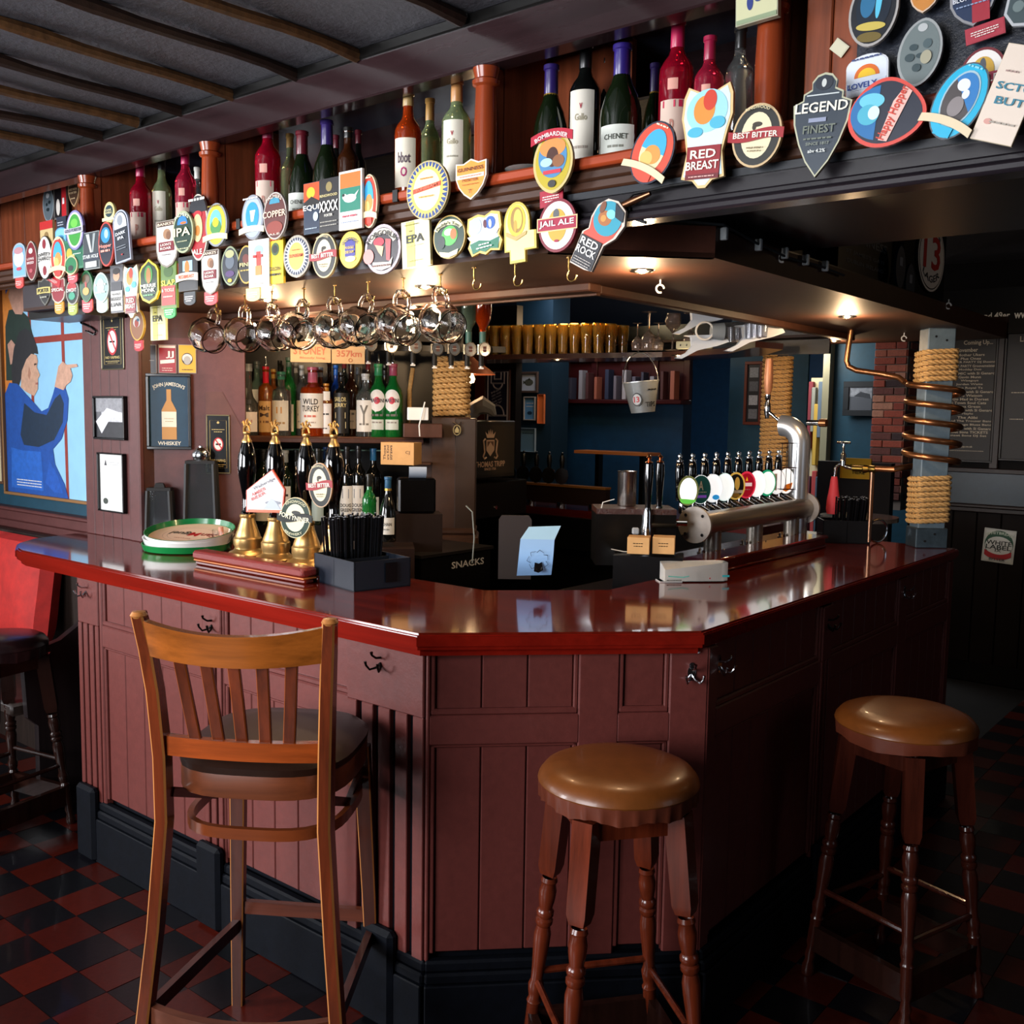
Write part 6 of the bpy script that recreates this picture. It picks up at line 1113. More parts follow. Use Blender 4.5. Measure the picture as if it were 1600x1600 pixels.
# cardboard box on the side shelf
w = at(627, 718, 4.15); t = thing('cardboard_box', 'tan cardboard straw carton on the small side shelf left of the rope column', 'box', M=T(w.x, w.y, 1.402) @ rotm(rz=R(26)))
KR = mat('#c0935c', .7, var=.08)
q = MB(); q.box(-.072, .072, -.05, .05, 0, .092, KR, b=.001); q.build('carton', t, False)
q = MB(); 
for k, s_ in enumerate(('Those', 'are Kind', 'straws')): q.text(s_, -.035-.0+.014*k-.02, .05, .06, .011, mat('#3c2414', .6), -.0505, rot=0 if False else R(90))
q.text('CJ', .045, .05, .02, .016, mat('#6a4424', .6), -.0505); q.build('lettering', t, False)
q = MB(); q.box(-.075, .075, -.05, .05, 0, .14, BLACK, b=.008); o = q.build('receipt_printer', None, False); w = at(650, 800, 4.05); o.matrix_local = T(w.x, w.y, w.z) @ rotm(rz=R(50)); tag(o, 'black receipt printer below the cardboard carton', 'printer')
q = MB(); q.box(-.1, .1, -.07, .07, -.2, -.002, mat('#20140f', .4)); o = q.build('printer_stand', None, False); o.matrix_local = T(w.x, w.y, w.z) @ rotm(rz=R(50)); tag(o, 'dark stand below the receipt printer', 'stand')
q = MB(); vs = []; 
for k in range(9): a = k/8*R(110); vs += [(-.035, -.03-.04*sin(a), .14+.035*(1-cos(a))*1.0), (.035, -.03-.04*sin(a), .14+.035*(1-cos(a)))]
q.add(vs, [(2*k, 2*k+2, 2*k+3, 2*k+1) for k in range(8)], mat('#a8b8cc', .6)); o = q.build('paper_roll_end'); o.matrix_local = T(w.x, w.y, w.z) @ rotm(rz=R(50)); tag(o, 'curling bluish receipt paper out of the printer', 'paper')
# black fridge / dispenser with crest
FM = T(-1.47, 1.78, 0) @ rotm(rz=R(96))
t = thing('display_cooler', 'black cooler box with pale crest and lettering THOMAS TRIPP', 'cooler', M=FM)
q = MB(); q.box(0, .47, 0, .3, 1.3, 1.585, mat('#17181b', .35, coat=.2), b=.006); q.box(.02, .45, -.006, 0, 1.32, 1.56, mat('#1c1d20', .3, coat=.3)); q.build('cabinet', t)
q = MB(); CR = mat('#c8a890', .5); y = -.008; cx = .235
q.face([(cx-.035, 1.49), (cx+.035, 1.49), (cx+.035, 1.44), (cx, 1.41), (cx-.035, 1.44)], y, CR); q.face([(cx-.027, 1.483), (cx+.027, 1.483), (cx+.027, 1.455), (cx, 1.48), (cx-.027, 1.455)], y-.0005, mat('#6a4c3c', .5))
q.face([(cx-.045, 1.53), (cx-.03, 1.50), (cx+.03, 1.50), (cx+.045, 1.53), (cx+.022, 1.515), (cx+.015, 1.54), (cx+.007, 1.515), (cx, 1.545), (cx-.007, 1.515), (cx-.015, 1.54), (cx-.022, 1.515)], y, CR)
for sx in (-1, 1): q.tube([(cx+sx*.045, y, 1.495), (cx+sx*.06, y, 1.485), (cx+sx*.055, y, 1.46), (cx+sx*.05, y, 1.43), (cx+sx*.062, y, 1.41), (cx+sx*.05, y, 1.398), (cx+sx*.035, y, 1.405)], .0045, CR, 6)
q.text('THOMAS TRIPP', cx, 1.372, .26, .028, CR, y); q.text('SINCE 1750', cx, 1.348, .1, .012, CR, y); q.build('crest_and_lettering', t, False)
q = MB(); q.box(-.02, .62, .02, .35, 1.1, 1.28, BLACKW, b=.005); q.cyl(0, 0, 0, .004, .01, CHROME, n=12, M=T(.33, .02, 1.15) @ rotm(rx=R(90))); q.build('till_drawer', t, False)
t = MB(); t.tube([(.016*cos(2*pi*k/20), 0, .022*sin(2*pi*k/20)) for k in range(20)], .003, mat('#b8a878', .3, metal=.8), 6, closed=True); t.face([(-.008, -.012), (.008, -.012), (.01, .0), (.0, .016), (-.01, .0)], 0, mat('#b8a878', .3, metal=.8), t=.003)
t.tube([(-.002, 0, .022), (-.012, 0, .03), (-.02, 0, .034)], .003, CHROME, 6); t.tube([(.002, 0, .022), (.014, 0, .03), (.018, 0, .037)], .003, CHROME, 6)
o = t.build('badge'); o.matrix_local = T(at(714, 672, 4.45)) @ rotm(rz=R(40)); tag(o, 'small oval pewter badge hanging on a hook under the rope column', 'badge')
# snacks chest, clipboard with blue menu
SM_ = T(-1.02, 1.06, 0) @ rotm(rz=R(90))
t = thing('snack_chest', 'black chest lettered SNACKS behind the bar', 'chest', M=SM_); q = MB(); q.box(0, .42, 0, .35, .55, 1.05, mat('#060607', .3), b=.005); q.build('chest_body', t, False)
q = MB(); q.text('SNACKS', .27, 1.005, .2, .028, mat('#c8ccd0', .5), -.004); q.build('lettering', t, False)
q = MB(); q.box(-.006, .43, -.006, .35, 1.05, 1.062, mat('#1c1a1a', .3)); q.build('lid', t, False)
w = at(805, 905, 3.15); q = MB(); q.prism([(-.06, 0), (.05, 0), (.05, .2), (.04, .215), (-.05, .215), (-.06, .2)], -.006, 0, mat('#2a201c', .5), rotm(rx=R(90))); o = q.build('clipboard', None, False); o.matrix_local = T(at(806, 905, 3.35)) @ rotm(rz=R(40)); tag(o, 'dark brown menu board behind the blue sheet', 'board')
t = thing('menu_sheet', 'pale blue folded paper with a drawn face standing behind the counter', 'paper', M=T(at(835, 900, 3.1)) @ rotm(rz=R(38)))
PB = mat('#7fa6d0', .7); q = MB(); vs = []
for k in range(9): s_ = k/8; vs += [(-.055+.01*s_, -.03*sin(s_*pi), -.0+.115*s_), (.052+.008*s_, -.03*sin(s_*pi)-.004, .005+.11*s_)]
q.add(vs, [(2*k, 2*k+2, 2*k+3, 2*k+1) for k in range(8)], PB); q.add([(-.045, 0, .115), (.06, -.004, .115), (.08, .03, .155), (-.02, .03, .15)], [(0, 1, 2, 3)], mat('#8eb4cc', .7)); q.build('folded_sheet', t)
q = MB(); 
for k in range(16): 
    a = k*.9; q.tube([(.0+.03*cos(a)+.01, -.038, .055+.028*sin(a)), (.0+.034*cos(a+.5)+.01, -.038, .055+.032*sin(a+.5)), (.0+.024*cos(a+.8)+.01, -.038, .055+.024*sin(a+.8))], .0006, BLACK, 4)
q.face([(-.002, .02), (.012, .016), (.026, .024), (.022, .05), (.012, .044), (.0, .048)], -.036, BLACK); q.build('line_drawing', t, False)
# inner worktop
q = MB(); q.box(-2.3, -.3, 1.9, 2.1, .0, .86, BLACKW); 
iw = thing('inner_worktop', 'dark worktop and glass racks inside the bar', 'counter', (-.45, 2.4, 0)); q = MB(); q.box(-.75, -.2, 1.35, 2.6, .0, .86, mat('#070708', .35)); q.box(-.78, -.18, 1.33, 2.6, .86, .885, mat('#15100e', .3), b=.004); q.build('worktop', iw, False, world=True)
q = MB(); q.box(-.72, -.02, .9, 1.33, .0, .70, mat('#050505', .4)); q.build('ice_well', iw, False, world=True)
random.seed(3)
for k in range(14):
    if k == 0:
        w0 = Vector((-.68+.0, .95, .70)); g0 = thing('tumbler', 'upturned tumbler on the dark drainer, front row, first from the left', 'glass', w0, 0, 'upturned tumblers on the drainer'); q = MB(); q.lathe([(.034, 0), (.036, .001), (.029, .1), (0, .1), (0, .094), (.027, .094), (.034, 0)], mat('#c8d4d8', .03, trans=.9), 16); q.build('glass_wall', g0)
    else: dup(g0, T(-.68+.095*(k % 7), .95+.1*(k//7), .70), 'upturned tumbler on the dark drainer, %s row, %s from the left' % (('front', 'back')[k//7], ORD[k % 7]))
# ================================================================== left wall things
def frame(name, label, cat, P, w, h, rz, fm, fw, pm_, art=None, dep=.02, group=None, tilt=0):
    t = thing(name, label, cat, M=T(P) @ rotm(rz=rz) @ Matrix.Rotation(R(tilt), 4, 'Y'), group=group); q = MB()
    for x0, x1, z0, z1 in ((-w/2, w/2, h/2-fw, h/2), (-w/2, w/2, -h/2, -h/2+fw), (-w/2, -w/2+fw, -h/2+fw, h/2-fw), (w/2-fw, w/2, -h/2+fw, h/2-fw)): q.box(x0, x1, -dep, 0, z0, z1, fm, b=.002)
    q.build('frame', t, False); q = MB(); q.face(rect(w-2*fw, h-2*fw), -dep*.4, pm_)
    if art: art(q, w-2*fw, h-2*fw, -dep*.4)
    q.build('picture', t, False); return t
def fr(label, x0, x1, y0, y1, Y, fm, fw, pm_, art=None, name='framed_picture', cat='picture', **k):
    xm, ym = (x0+x1)/2, (y0+y1)/2; p = on(xm, ym, 'y', Y); w = on(x1, ym, 'y', Y).x-on(x0, ym, 'y', Y).x; h = on(xm, y0, 'y', Y).z-on(xm, y1, 'y', Y).z
    return frame(name, label, cat, p, w, h, 0, fm, fw, pm_, art, **k)
BF = mat('#0c0c0d', .3)
SKY = mat('#8fc4e4', .6, var=.06, scale=3)
def art_big(q, w, h, y):
    def P(pts, c, dy): q.face([(x*w-w/2, z*h-h/2) for x, z in pts], y-dy, mat(c, .6, var=.18, scale=14) if isinstance(c, str) else c)
    P([(0, .97), (0, .0), (.13, 0), (.16, .55), (.2, .8), (.25, 1), (0, 1)], '#c8782c', .0004)
    P([(.30, 1), (.34, 0), (.37, 0), (.335, 1)], '#8c3020', .0005)
    P([(.68, 1), (.715, 1), (.725, 0), (.695, 0)], '#8c3024', .0007); P([(.3, .655), (.98, .66), (.98, .688), (.3, .683)], '#8c3024', .0008)
    P([(.02, .5), (.03, .74), (.08, .81), (.2, .815), (.32, .77), (.38, .66), (.36, .55), (.1, .5)], '#1c3028', .0010)
    P([(.12, .82), (.08, .87), (.12, .93), (.24, .94), (.3, .90), (.31, .83), (.24, .785), (.16, .79)], '#b88c78', .0012)
    P([(.05, .88), (.04, .95), (.1, 1), (.28, 1), (.31, .95), (.2, .92), (.1, .92)], '#1c4c9c', .0014)
    P([(.05, .66), (.1, .68), (.16, .65), (.14, .58), (.08, .57)], '#b88c78', .0014)
    P([(.10, .45), (.09, .55), (.13, .64), (.2, .71), (.28, .725), (.36, .70), (.41, .64), (.42, .61), (.36, .615), (.3, .595), (.26, .55), (.2, .5), (.16, .46)], '#232327', .0018)
    P([(.20, .47), (.22, .54), (.28, .59), (.34, .613), (.40, .607), (.415, .58), (.40, .555), (.435, .52), (.41, .505), (.405, .46), (.36, .43), (.26, .45)], '#c49a80', .0020)
    P([(.29, .52), (.31, .56), (.33, .53), (.31, .50)], '#a87860', .0021); P([(.37, .57), (.40, .572), (.40, .565), (.37, .562)], '#3c2418', .0022); P([(.38, .487), (.41, .49), (.41, .48), (.38, .48)], '#9c5c50', .0022)
    P([(.0, .0), (.0, .44), (.06, .49), (.16, .485), (.26, .44), (.36, .40), (.44, .365), (.52, .38), (.58, .44), (.62, .49), (.72, .46), (.75, .42), (.73, .33), (.66, .25), (.56, .205), (.58, .14), (.68, .06), (.72, .0), (.5, .0)], '#0e4a9c', .0023)
    P([(.18, .26), (.24, .40), (.36, .36), (.5, .35), (.60, .42), (.66, .44), (.70, .40), (.68, .32), (.58, .245), (.4, .21), (.22, .215)], '#0c2840', .0026)
    P([(.05, .02), (.06, .2), (.2, .19), (.42, .19), (.44, .02)], '#1c60bc', .0027); P([(.46, .06), (.52, .15), (.6, .1), (.66, .02), (.56, .02)], '#1654b0', .0027)
    P([(.60, .47), (.63, .52), (.65, .555), (.70, .575), (.74, .56), (.85, .562), (.86, .55), (.78, .545), (.80, .515), (.78, .49), (.73, .475), (.70, .455)], '#c89c84', .0028)
    for k in range(3): q.text('~', -.33*w+.1*w, -.455*h-.0+.012*k*h-.01*h, .3*w, .007*h, WHITE, y-.0032)
fr('large painting of a blue smocked figure pointing at a red barred window', 6, 146, 405, 782, .545, mat('#8a6238', .5), .014, SKY, art_big, 'large_painting', 'painting', dep=.03)
fr('edge of a cream framed picture at the left edge', -30, 8, 620, 754, .545, mat('#5c3c28', .5), .012, mat('#c8bc98', .6), None)
def vape(q, w, h, y):
    G = mat('#c8b070', .4, metal=.3)
    q.face(rect(w*.86, h*.9), y-.0004, BLACK); 
    for a, b in ((.86, .9),): q.tube([(x, y-.001, z) for x, z in rect(w*.78, h*.84)], .0008, G, 4, closed=True)
    q.face([(0, h*.36), (.006, h*.38), (0, h*.41), (-.006, h*.38)], y-.001, G); q.text('~', 0, h*.26, w*.6, h*.018, G, y-.001); q.text('~', 0, h*.22, w*.4, h*.018, G, y-.001)
    q.face(ell(w*.24, w*.33, 24, 0, .0), y-.001, mat('#b8242c', .5)); q.face(ell(w*.19, w*.27, 24, 0, .0), y-.0014, mat('#e8dcd8', .5)); q.face(rect(w*.24, h*.03), y-.0017, BLACK); q.face([(-.14*w, .2*w), (.14*w, -.22*w), (.17*w, -.18*w), (-.11*w, .24*w)], y-.002, mat('#b8242c', .5))
    q.text('NO VAPING', 0, -h*.29, w*.66, h*.05, G, y-.001); q.text('~', 0, -h*.36, w*.66, h*.02, G, y-.001); q.text('~', 0, -h*.39, w*.5, h*.014, G, y-.001)
VF = mat('#8c8468', .35, metal=.5)
fr('brass edged black NO VAPING sign on the left pillar', 159, 194, 490, 578, .447, VF, .004, BLACK, vape, 'no_vaping_sign', 'sign', dep=.006)
def frw(label, x0, x1, y0, y1, *a, **k):
    l0 = onw(x0, (y0+y1)/2); l1 = onw(x1, (y0+y1)/2); zt = onw((x0+x1)/2, y0).z; zb = onw((x0+x1)/2, y1).z; f = frame(a[3] if len(a) > 3 and isinstance(a[3], str) else 'sign', label, 'sign', Vector((0, 0, 0)), l1.x-l0.x, zt-zb, 0, a[0], a[1], a[2], k['art'], k.get('dep', .02)); f.matrix_local = WM @ T((l0.x+l1.x)/2, -.004, (zt+zb)/2); return f
frw('brass edged NO VAPING sign partly behind the tall lantern', 323, 360, 648, 740, VF, .005, BLACK, 'no_vaping_sign', art=vape, dep=.006)
def bw(q, w, h, y):
    for x0, x1, z0, z1, c in ((-.5, .5, .15, .5, '#8c8c90'), (-.5, .5, -.5, -.1, '#2c2c30'), (-.3, .5, -.35, .2, '#c8c8cc')): q.face([(x0*w, z0*h), (x1*w, z0*h), (x1*w, z1*h), (x0*w, z1*h)], y-.0005-abs(x0)*.0005, mat(c, .4, var=.3, scale=20))
    q.face([(-.5*w, -.1*h), (-.1*w, .25*h), (.5*w, .1*h), (.5*w, -.05*h), (.1*w, .1*h), (-.3*w, -.4*h)], y-.0012, mat('#e0e0e4', .4))
fr('small black framed black and white photograph on the left pillar', 151, 199, 619, 687, .447, BF, .008, mat('#606064', .4), bw, tilt=0)
def doc(q, w, h, y):
    q.text('~', .12*w, .36*h, w*.4, h*.012, mat('#8c8c90', .5), y-.001); q.text('~', .12*w, .32*h, w*.4, h*.012, mat('#8c8c90', .5), y-.001); q.face([(-.3*w, .3*h), (-.25*w, .4*h), (-.2*w, .3*h)], y-.001, mat('#3c3c40', .5)); q.face(ell(.1*w, .055*h, 18, -.28*w, -.34*h), y-.001, mat('#3c443c', .5))
fr('black framed white certificate on the left pillar', 158, 198, 708, 800, .447, BF, .006, mat('#dcdcd8', .5), doc, 'framed_certificate', 'picture')
def jam(q, w, h, y):
    Wt = mat('#dcd8c8', .5); q.text("JOHN JAMESON'S", 0, h*.39, w*.85, h*.07, Wt, y-.001, arc=1.0); q.text('WHISKEY', .0, -h*.455, w*.6, h*.055, Wt, y-.001)
    A = mat('#b88440', .4); q.face([(-.19*w, -.40*h), (.19*w, -.40*h), (.19*w, .02*h), (.1*w, .12*h), (.06*w, .16*h), (.06*w, .32*h), (-.06*w, .32*h), (-.06*w, .16*h), (-.1*w, .12*h), (-.19*w, .02*h)], y-.001, A)
    q.face([(-.19*w, -.22*h), (.19*w, -.22*h), (.19*w, .0*h), (-.19*w, .0*h)], y-.0015, mat('#e0dcc8', .5)); q.text('~', 0, -.1*h, .25*w, .012*h, mat('#a07840', .5), y-.002); q.text('~', 0, -.14*h, .2*w, .012*h, mat('#a07840', .5), y-.002)
frw("framed navy whiskey sign lettered JOHN JAMESON'S with an amber bottle", 230, 300, 584, 702, mat('#1a1c1e', .25, coat=.4), .012, mat('#123850', .45, var=.1), 'whiskey_sign', art=jam)
# lanterns on the ledge
def lantern(label, x, y, w, h, knob=False, candle=False):
    t = thing('lantern', label, 'lantern', M=T(x, y, CT) @ rotm(rz=WA) @ Matrix.Diagonal((1, .6, 1, 1))); q = MB(); k = .012
    for sx in (-1, 1):
        for sy in (-1, 1): q.bar([(sx*w*.5, sy*w*.5, 0), (sx*w*.42, sy*w*.42, h)], k, k, MATBLACK)
    q.box(-w*.5, w*.5, -w*.5, w*.5, 0, .012, MATBLACK); q.box(-w*.46, w*.46, -w*.46, w*.46, h, h+.012, MATBLACK); q.lathe([(w*.3, h+.012), (w*.2, h+.03), (0, h+.032)], MATBLACK, 4, M=Matrix.Rotation(pi/4, 4, 'Z')); q.build('metal_frame', t, False)
    q = MB(); g = mat('#a8b4bc', .05, trans=.95, alpha=1.)
    for a in range(4): q.add([(-w*.46, -w*.46, .012), (w*.46, -w*.46, .012), (w*.40, -w*.40, h), (-w*.40, -w*.40, h)], [(0, 1, 2, 3)], g, Matrix.Rotation(a*pi/2, 4, 'Z'))
    q.build('glass_pane', t, False)
    if knob: q = MB(); q.lathe([(.03, h+.012), (.036, h+.03), (.034, h+.042), (.02, h+.06), (.008, h+.065), (.008, h+.07), (0, h+.072)], CHROME, 20); q.build('domed_cap', t)
    if candle: q = MB(); q.cyl(0, -.0, .012, .075, .024, mat('#d8c898', .6), n=20); q.cyl(0, 0, .075, .085, .002, BLACK, n=6); q.build('candle', t)
lw = WM @ T(onw(250, 780, -.045).x, -.045, 0); lantern('short black glass lantern behind the drinks trays, left', lw.translation.x, lw.translation.y, .10, .21)
lw = WM @ T(onw(315, 760, -.05).x, -.05, 0)
lantern('tall black glass lantern with chrome cap and cream candle, behind the trays', lw.translation.x, lw.translation.y, .125, .32, True, True)
t = thing('glass_tumbler', 'faceted glass tumbler behind the first hand pump', 'glass', (-1.56, .53, CT)); q = MB(); q.lathe([(0, 0), (.032, 0), (.04, .08), (.038, .08), (.03, .006), (0, .006)], GLASS, 10); q.build('glass_wall', t)
q = MB(); q.tube([(0, 0, .01), (-.012, 0, .09)], .01, mat('#c88870', .6), 10); q.build('wooden_muddler', t)
# wall bracket hook
q = MB(); q.tube([on(x, y, 'y', .44) for x, y in ((123, 492), (127, 505), (143, 512), (150, 518), (146, 523), (134, 517))], .004, BLACK, 6); o = q.build('iron_hook'); tag(o, 'black iron hook on the left pillar edge under the clips', 'hook')
# ================================================================== far side of the bar
fc = thing('far_counter', 'dark mahogany far counter behind the bar with silhouetted beer taps', 'counter', (-1.9, 3.0, 0)); q = MB()
q.prism([(-3.4, 2.9), (-1.0, 2.9), (-.45, 2.86), (-.45, 3.3), (-3.4, 3.35)], 1.04, 1.08, mat('#4a100c', .2, grain='x', var=.3, coat=.4)); q.box(-3.4, -.5, 2.98, 3.3, 0, 1.04, BLACKW); q.box(-3.0, -1.25, 2.86, 2.98, .86, 1.04, BLACKW); q.build('counter_run', fc, False, world=True)
# bank of taps seen from behind
t = thing('tap_bar', 'brass topped tap bar on the far counter', 'tap bar', (-2.4, 3.0, 1.08)); q = MB(); a = on(765, 768, 'y', 3.0); b = on(950, 775, 'y', 3.0); z = 1.20
q.box(a.x, b.x, 2.97, 3.03, z-.0, z+.012, mat('#b87c3c', .3, metal=.7)); q.box(a.x, b.x, 2.98, 3.02, 1.10, z, mat('#20140f', .3)); q.build('bar_rail', t, False, world=True)
q = MB(); 
for k in range(4): x = a.x+.1+k*(b.x-a.x-.2)/3; q.cyl(x, 3.0, 1.08, 1.11, .03, CHROME, n=16)
q.build('bar_foot', t, world=True)
fl_ = ['leftmost', 'second', 'third', 'fourth', 'fifth', 'sixth']
for k, px in enumerate((782, 826, 843, 861, 879, 896)):
    px = (779, 797, 818, 838, 858, 878, 897)[k]; x = on(px, 745, 'y', 3.0).x; tt = thing('beer_font', fl_[k]+' silhouetted beer tap on the far counter', 'beer tap', (x, 3.0, z+.012), R(30), 'silhouetted taps on the far counter')
    q = MB(); q.face(ell(.04, .048, 18, 0, .05), 0, mat('#0b0a0a', .15, coat=.6), t=.03); q.build('badge_back', tt)
    q = MB(); q.lathe([(0, .09), (.012, .09), (.016, .14), (.011, .17), (.005, .175), (.008, .185), (0, .19)], BLACK, 12); q.lathe([(0, 0), (.012, 0), (.012, .02), (0, .02)], CHROME, 10); q.build('handle', tt)
# glass shelf hung at the far side with pint glasses tinted with warm light
sh = thing('glass_shelf', 'dark hanging shelf for glasses under the far canopy', 'shelf', (-1.4, 2.5, 1.9)); q = MB()
SP = [(-2.3, 2.33), (-1.87, 2.36), (-.86, 2.56), (-.45, 2.45), (-.16, 2.12), (-.12, 2.3), (-.38, 2.66), (-.8, 2.86), (-2.3, 2.66)]
q.prism(SP, 1.905, 1.93, mat('#2c1612', .3, grain='x', var=.3, coat=.3)); q.build('shelf_board', sh, False, world=True)
q = MB(); q.prism([(-2.6, 2.88), (-.2, 3.0), (-.2, 3.02), (-2.6, 2.9)], 1.93, 2.1, BLACK); q.build('back_board', sh, False, world=True)
WARMGLASS = mat('#f4cc6c', .03, trans=.93, coat=.3)  # amber of the warm light put into the colour of clear glass
random.seed(9); g0 = None; kk = 0
for row in range(4):
    for k in range(11):
        x = -1.88+k*.064+(.032 if row % 2 else 0); y = 2.41+row*.06+k*.0155; lb = 'pint glass tinted with warm light on the hanging shelf, %s row, %s from the left' % (ORD[row], ORD[k])
        kk += 1
        if g0 is None:
            g0 = thing('pint_glass', lb, 'glass', (x, y, 1.931), 0, 'pint glasses tinted with warm light on the hanging shelf'); q = MB(); q.lathe([(0, 0), (.023, 0), (.026, .07), (.030, .11), (.0295, .155), (.0275, .155), (.027, .11), (.022, .01), (0, .01)], WARMGLASS, 14); q.build('glass_wall', g0)
        else: dup(g0, T(x, y, 1.931), lb)
def wineglass(label, p, up, s=1.):
    t = thing('wine_glass', label, 'glass', M=T(p) @ (Matrix.Scale(s, 4) if up else Matrix.Scale(s, 4) @ T(0, 0, .15) @ rotm(rx=pi)), group='stemmed glasses on the hanging shelf'); q = MB()
    q.lathe([(0, 0), (.03, 0), (.004, .004), (.0035, .07), (.012, .08), (.03, .10), (.033, .12), (.028, .15), (.0265, .15), (.031, .12), (.028, .102), (0, .083)], mat('#d8c8c0', .03, trans=.9), 14); q.build('glass_wall', t)
for px, up, s, lb in ((981, 0, .85, 'upturned small stemmed glass, leftmost of the group'), (999, 0, 1.2, 'tall upturned stemmed glass, second from the left'), (1014, 0, .85, 'small upturned stemmed glass before the upright flute'), (1037, 1, 1.15, 'upright flute glass on the hanging shelf'), (1065, 0, 1.15, 'tall upturned glass beside the white brackets')):
    p = on(px, 546, 'z', 1.93); wineglass(lb, Vector((p.x, p.y+.08, 1.931)), up, s)
for k in range(6):
    p = on(1140+k*9, 534-k*1.5, 'z', 1.93); t = thing('pint_glass', 'clear glass between the white brackets, %s from the left' % ORD[k], 'glass', (p.x, p.y+.03, 1.931), 0, 'clear glasses between the white brackets'); q = MB(); q.lathe([(0, 0), (.02, 0), (.025, .06), (.024, .06), (.019, .005), (0, .005)], mat('#c8ccd8', .03, trans=.85), 10); q.build('glass_wall', t)
for x, y, z, lb in ((-1.45, 2.5, 1.905, 'small downlight under the hanging shelf, left'), (on(1043, 553, 'z', 1.905).x, on(1043, 553, 'z', 1.905).y+.1, 1.905, 'small downlight under the hanging shelf, right')): downlight(x, y, z, lb, 1.2, 'shelf downlights')
# white plastic brackets (clamp fans)
WP = mat('#cdd6e0', .45)
for k, (px, py, sc, lb) in enumerate(((1100, 505, 1.0, 'left white plastic bracket hanging under the canopy'), (1098, 545, .9, 'lower white plastic bracket at the shelf end'), (1180, 532, 1.0, 'right white plastic bracket hanging under the canopy'))):
    t = thing('white_bracket', lb, 'bracket', M=T(at(px, py, 4.05)) @ rotm(rz=R(40)) @ Matrix.Scale(sc, 4), group='white plastic brackets'); q = MB()
    q.face([(-.13, -.045), (-.08, -.02), (-.055, .01), (-.06, .05), (-.09, .055), (.03, .06), (.06, .055), (.10, .045), (.11, .03), (.06, .012), (-.03, -.01), (-.10, -.048)], 0, WP, t=.04); q.build('moulded_arm', t, False)
    q = MB(); q.tube([(-.0, -.021, .04), (0, -.05, .04)], .006, WP, 8); q.build('peg', t)
q = MB(); q.tube([(.035*cos(2*pi*k/24), 0, .035*sin(2*pi*k/24)) for k in range(24)], .004, WHITE, 6, closed=True); q.lathe([(0, 0), (.03, 0), (.035, .05), (0, .05)], mat('#8c9498', .5), 20, M=T(.03, .02, 0) @ rotm(ry=R(90))); o = q.build('hanging_ring'); o.matrix_local = T(at(1101, 517, 3.98)) @ rotm(rz=R(40)); tag(o, 'white plastic ring and grey drum beside the left white bracket', 'ring')
q = MB(); q.box(-.08, .09, -.015, .015, 0, .035, mat('#c8c4a0', .6), b=.003); 
for k in range(5): q.box(-.06+k*.03, -.055+k*.03, -.0165, -.015, .012, .022, BLACK)
o = q.build('socket_strip'); o.matrix_local = T(on(1080, 545, 'z', 1.93)) @ T(0, .02, 0.001) @ rotm(rz=R(10)); tag(o, 'cream power socket strip on the end of the hanging shelf', 'socket strip')
# tips bucket
bq = on(1000, 557, 'z', 1.905)+Vector((.0, .03, 0)); bs = pj(bq)[2]/4.5; bp = at(1003, 620, 4.5*bs); t = thing('tips_bucket', 'small steel bucket marked TIPS hanging from the shelf edge', 'bucket', M=T(bp) @ rotm(rz=R(44)) @ Matrix.Scale(bs, 4) @ Matrix.Rotation(R(-6), 4, 'Y')); q = MB()
q.lathe([(0, -.07), (.053, -.07), (.08, .065), (.083, .066), (.083, .07), (.078, .066), (.051, -.066), (0, -.066)], mat('#a8aeb0', .35, metal=.6, var=.1), 30); q.build('bucket_body', t)
q = MB(); q.tube([(.08*cos(pi*k/14), 0, .068+.13*sin(pi*k/14)) for k in range(15)], .0025, CHROME, 6); q.tube([(0, 0, .198), (-.0, 0, .225)], .004, CHROME, 6); q.build('wire_handle', t)
q = MB(); Mi = Matrix.Rotation(R(0), 4, 'Z')
wraptext(q, 'TIPS', .0685, -pi/2+.35, -.035, .05, .022, BLACK); wraptext(q, '~', .077, -pi/2+.5, .03, .05, .006, BLACK)
q.add([(.071*cos(-pi/2-.55+.34*cos(a)), .0725*sin(-pi/2-.55+.34*cos(a)), -.01+.03*sin(a)) for a in [2*pi*k/20 for k in range(20)]], [list(range(20))], mat('#24282c', .5))
q.add([(.0735*cos(-pi/2-.55+.27*cos(a)), .0745*sin(-pi/2-.55+.27*cos(a)), -.01+.024*sin(a)) for a in [2*pi*k/20 for k in range(20)]], [list(range(20))], mat('#b8bcc0', .5)); wraptext(q, '13', .0765, -pi/2-.55, -.01, .026, .026, mat('#b82030', .5)); q.build('printed_marks', t)
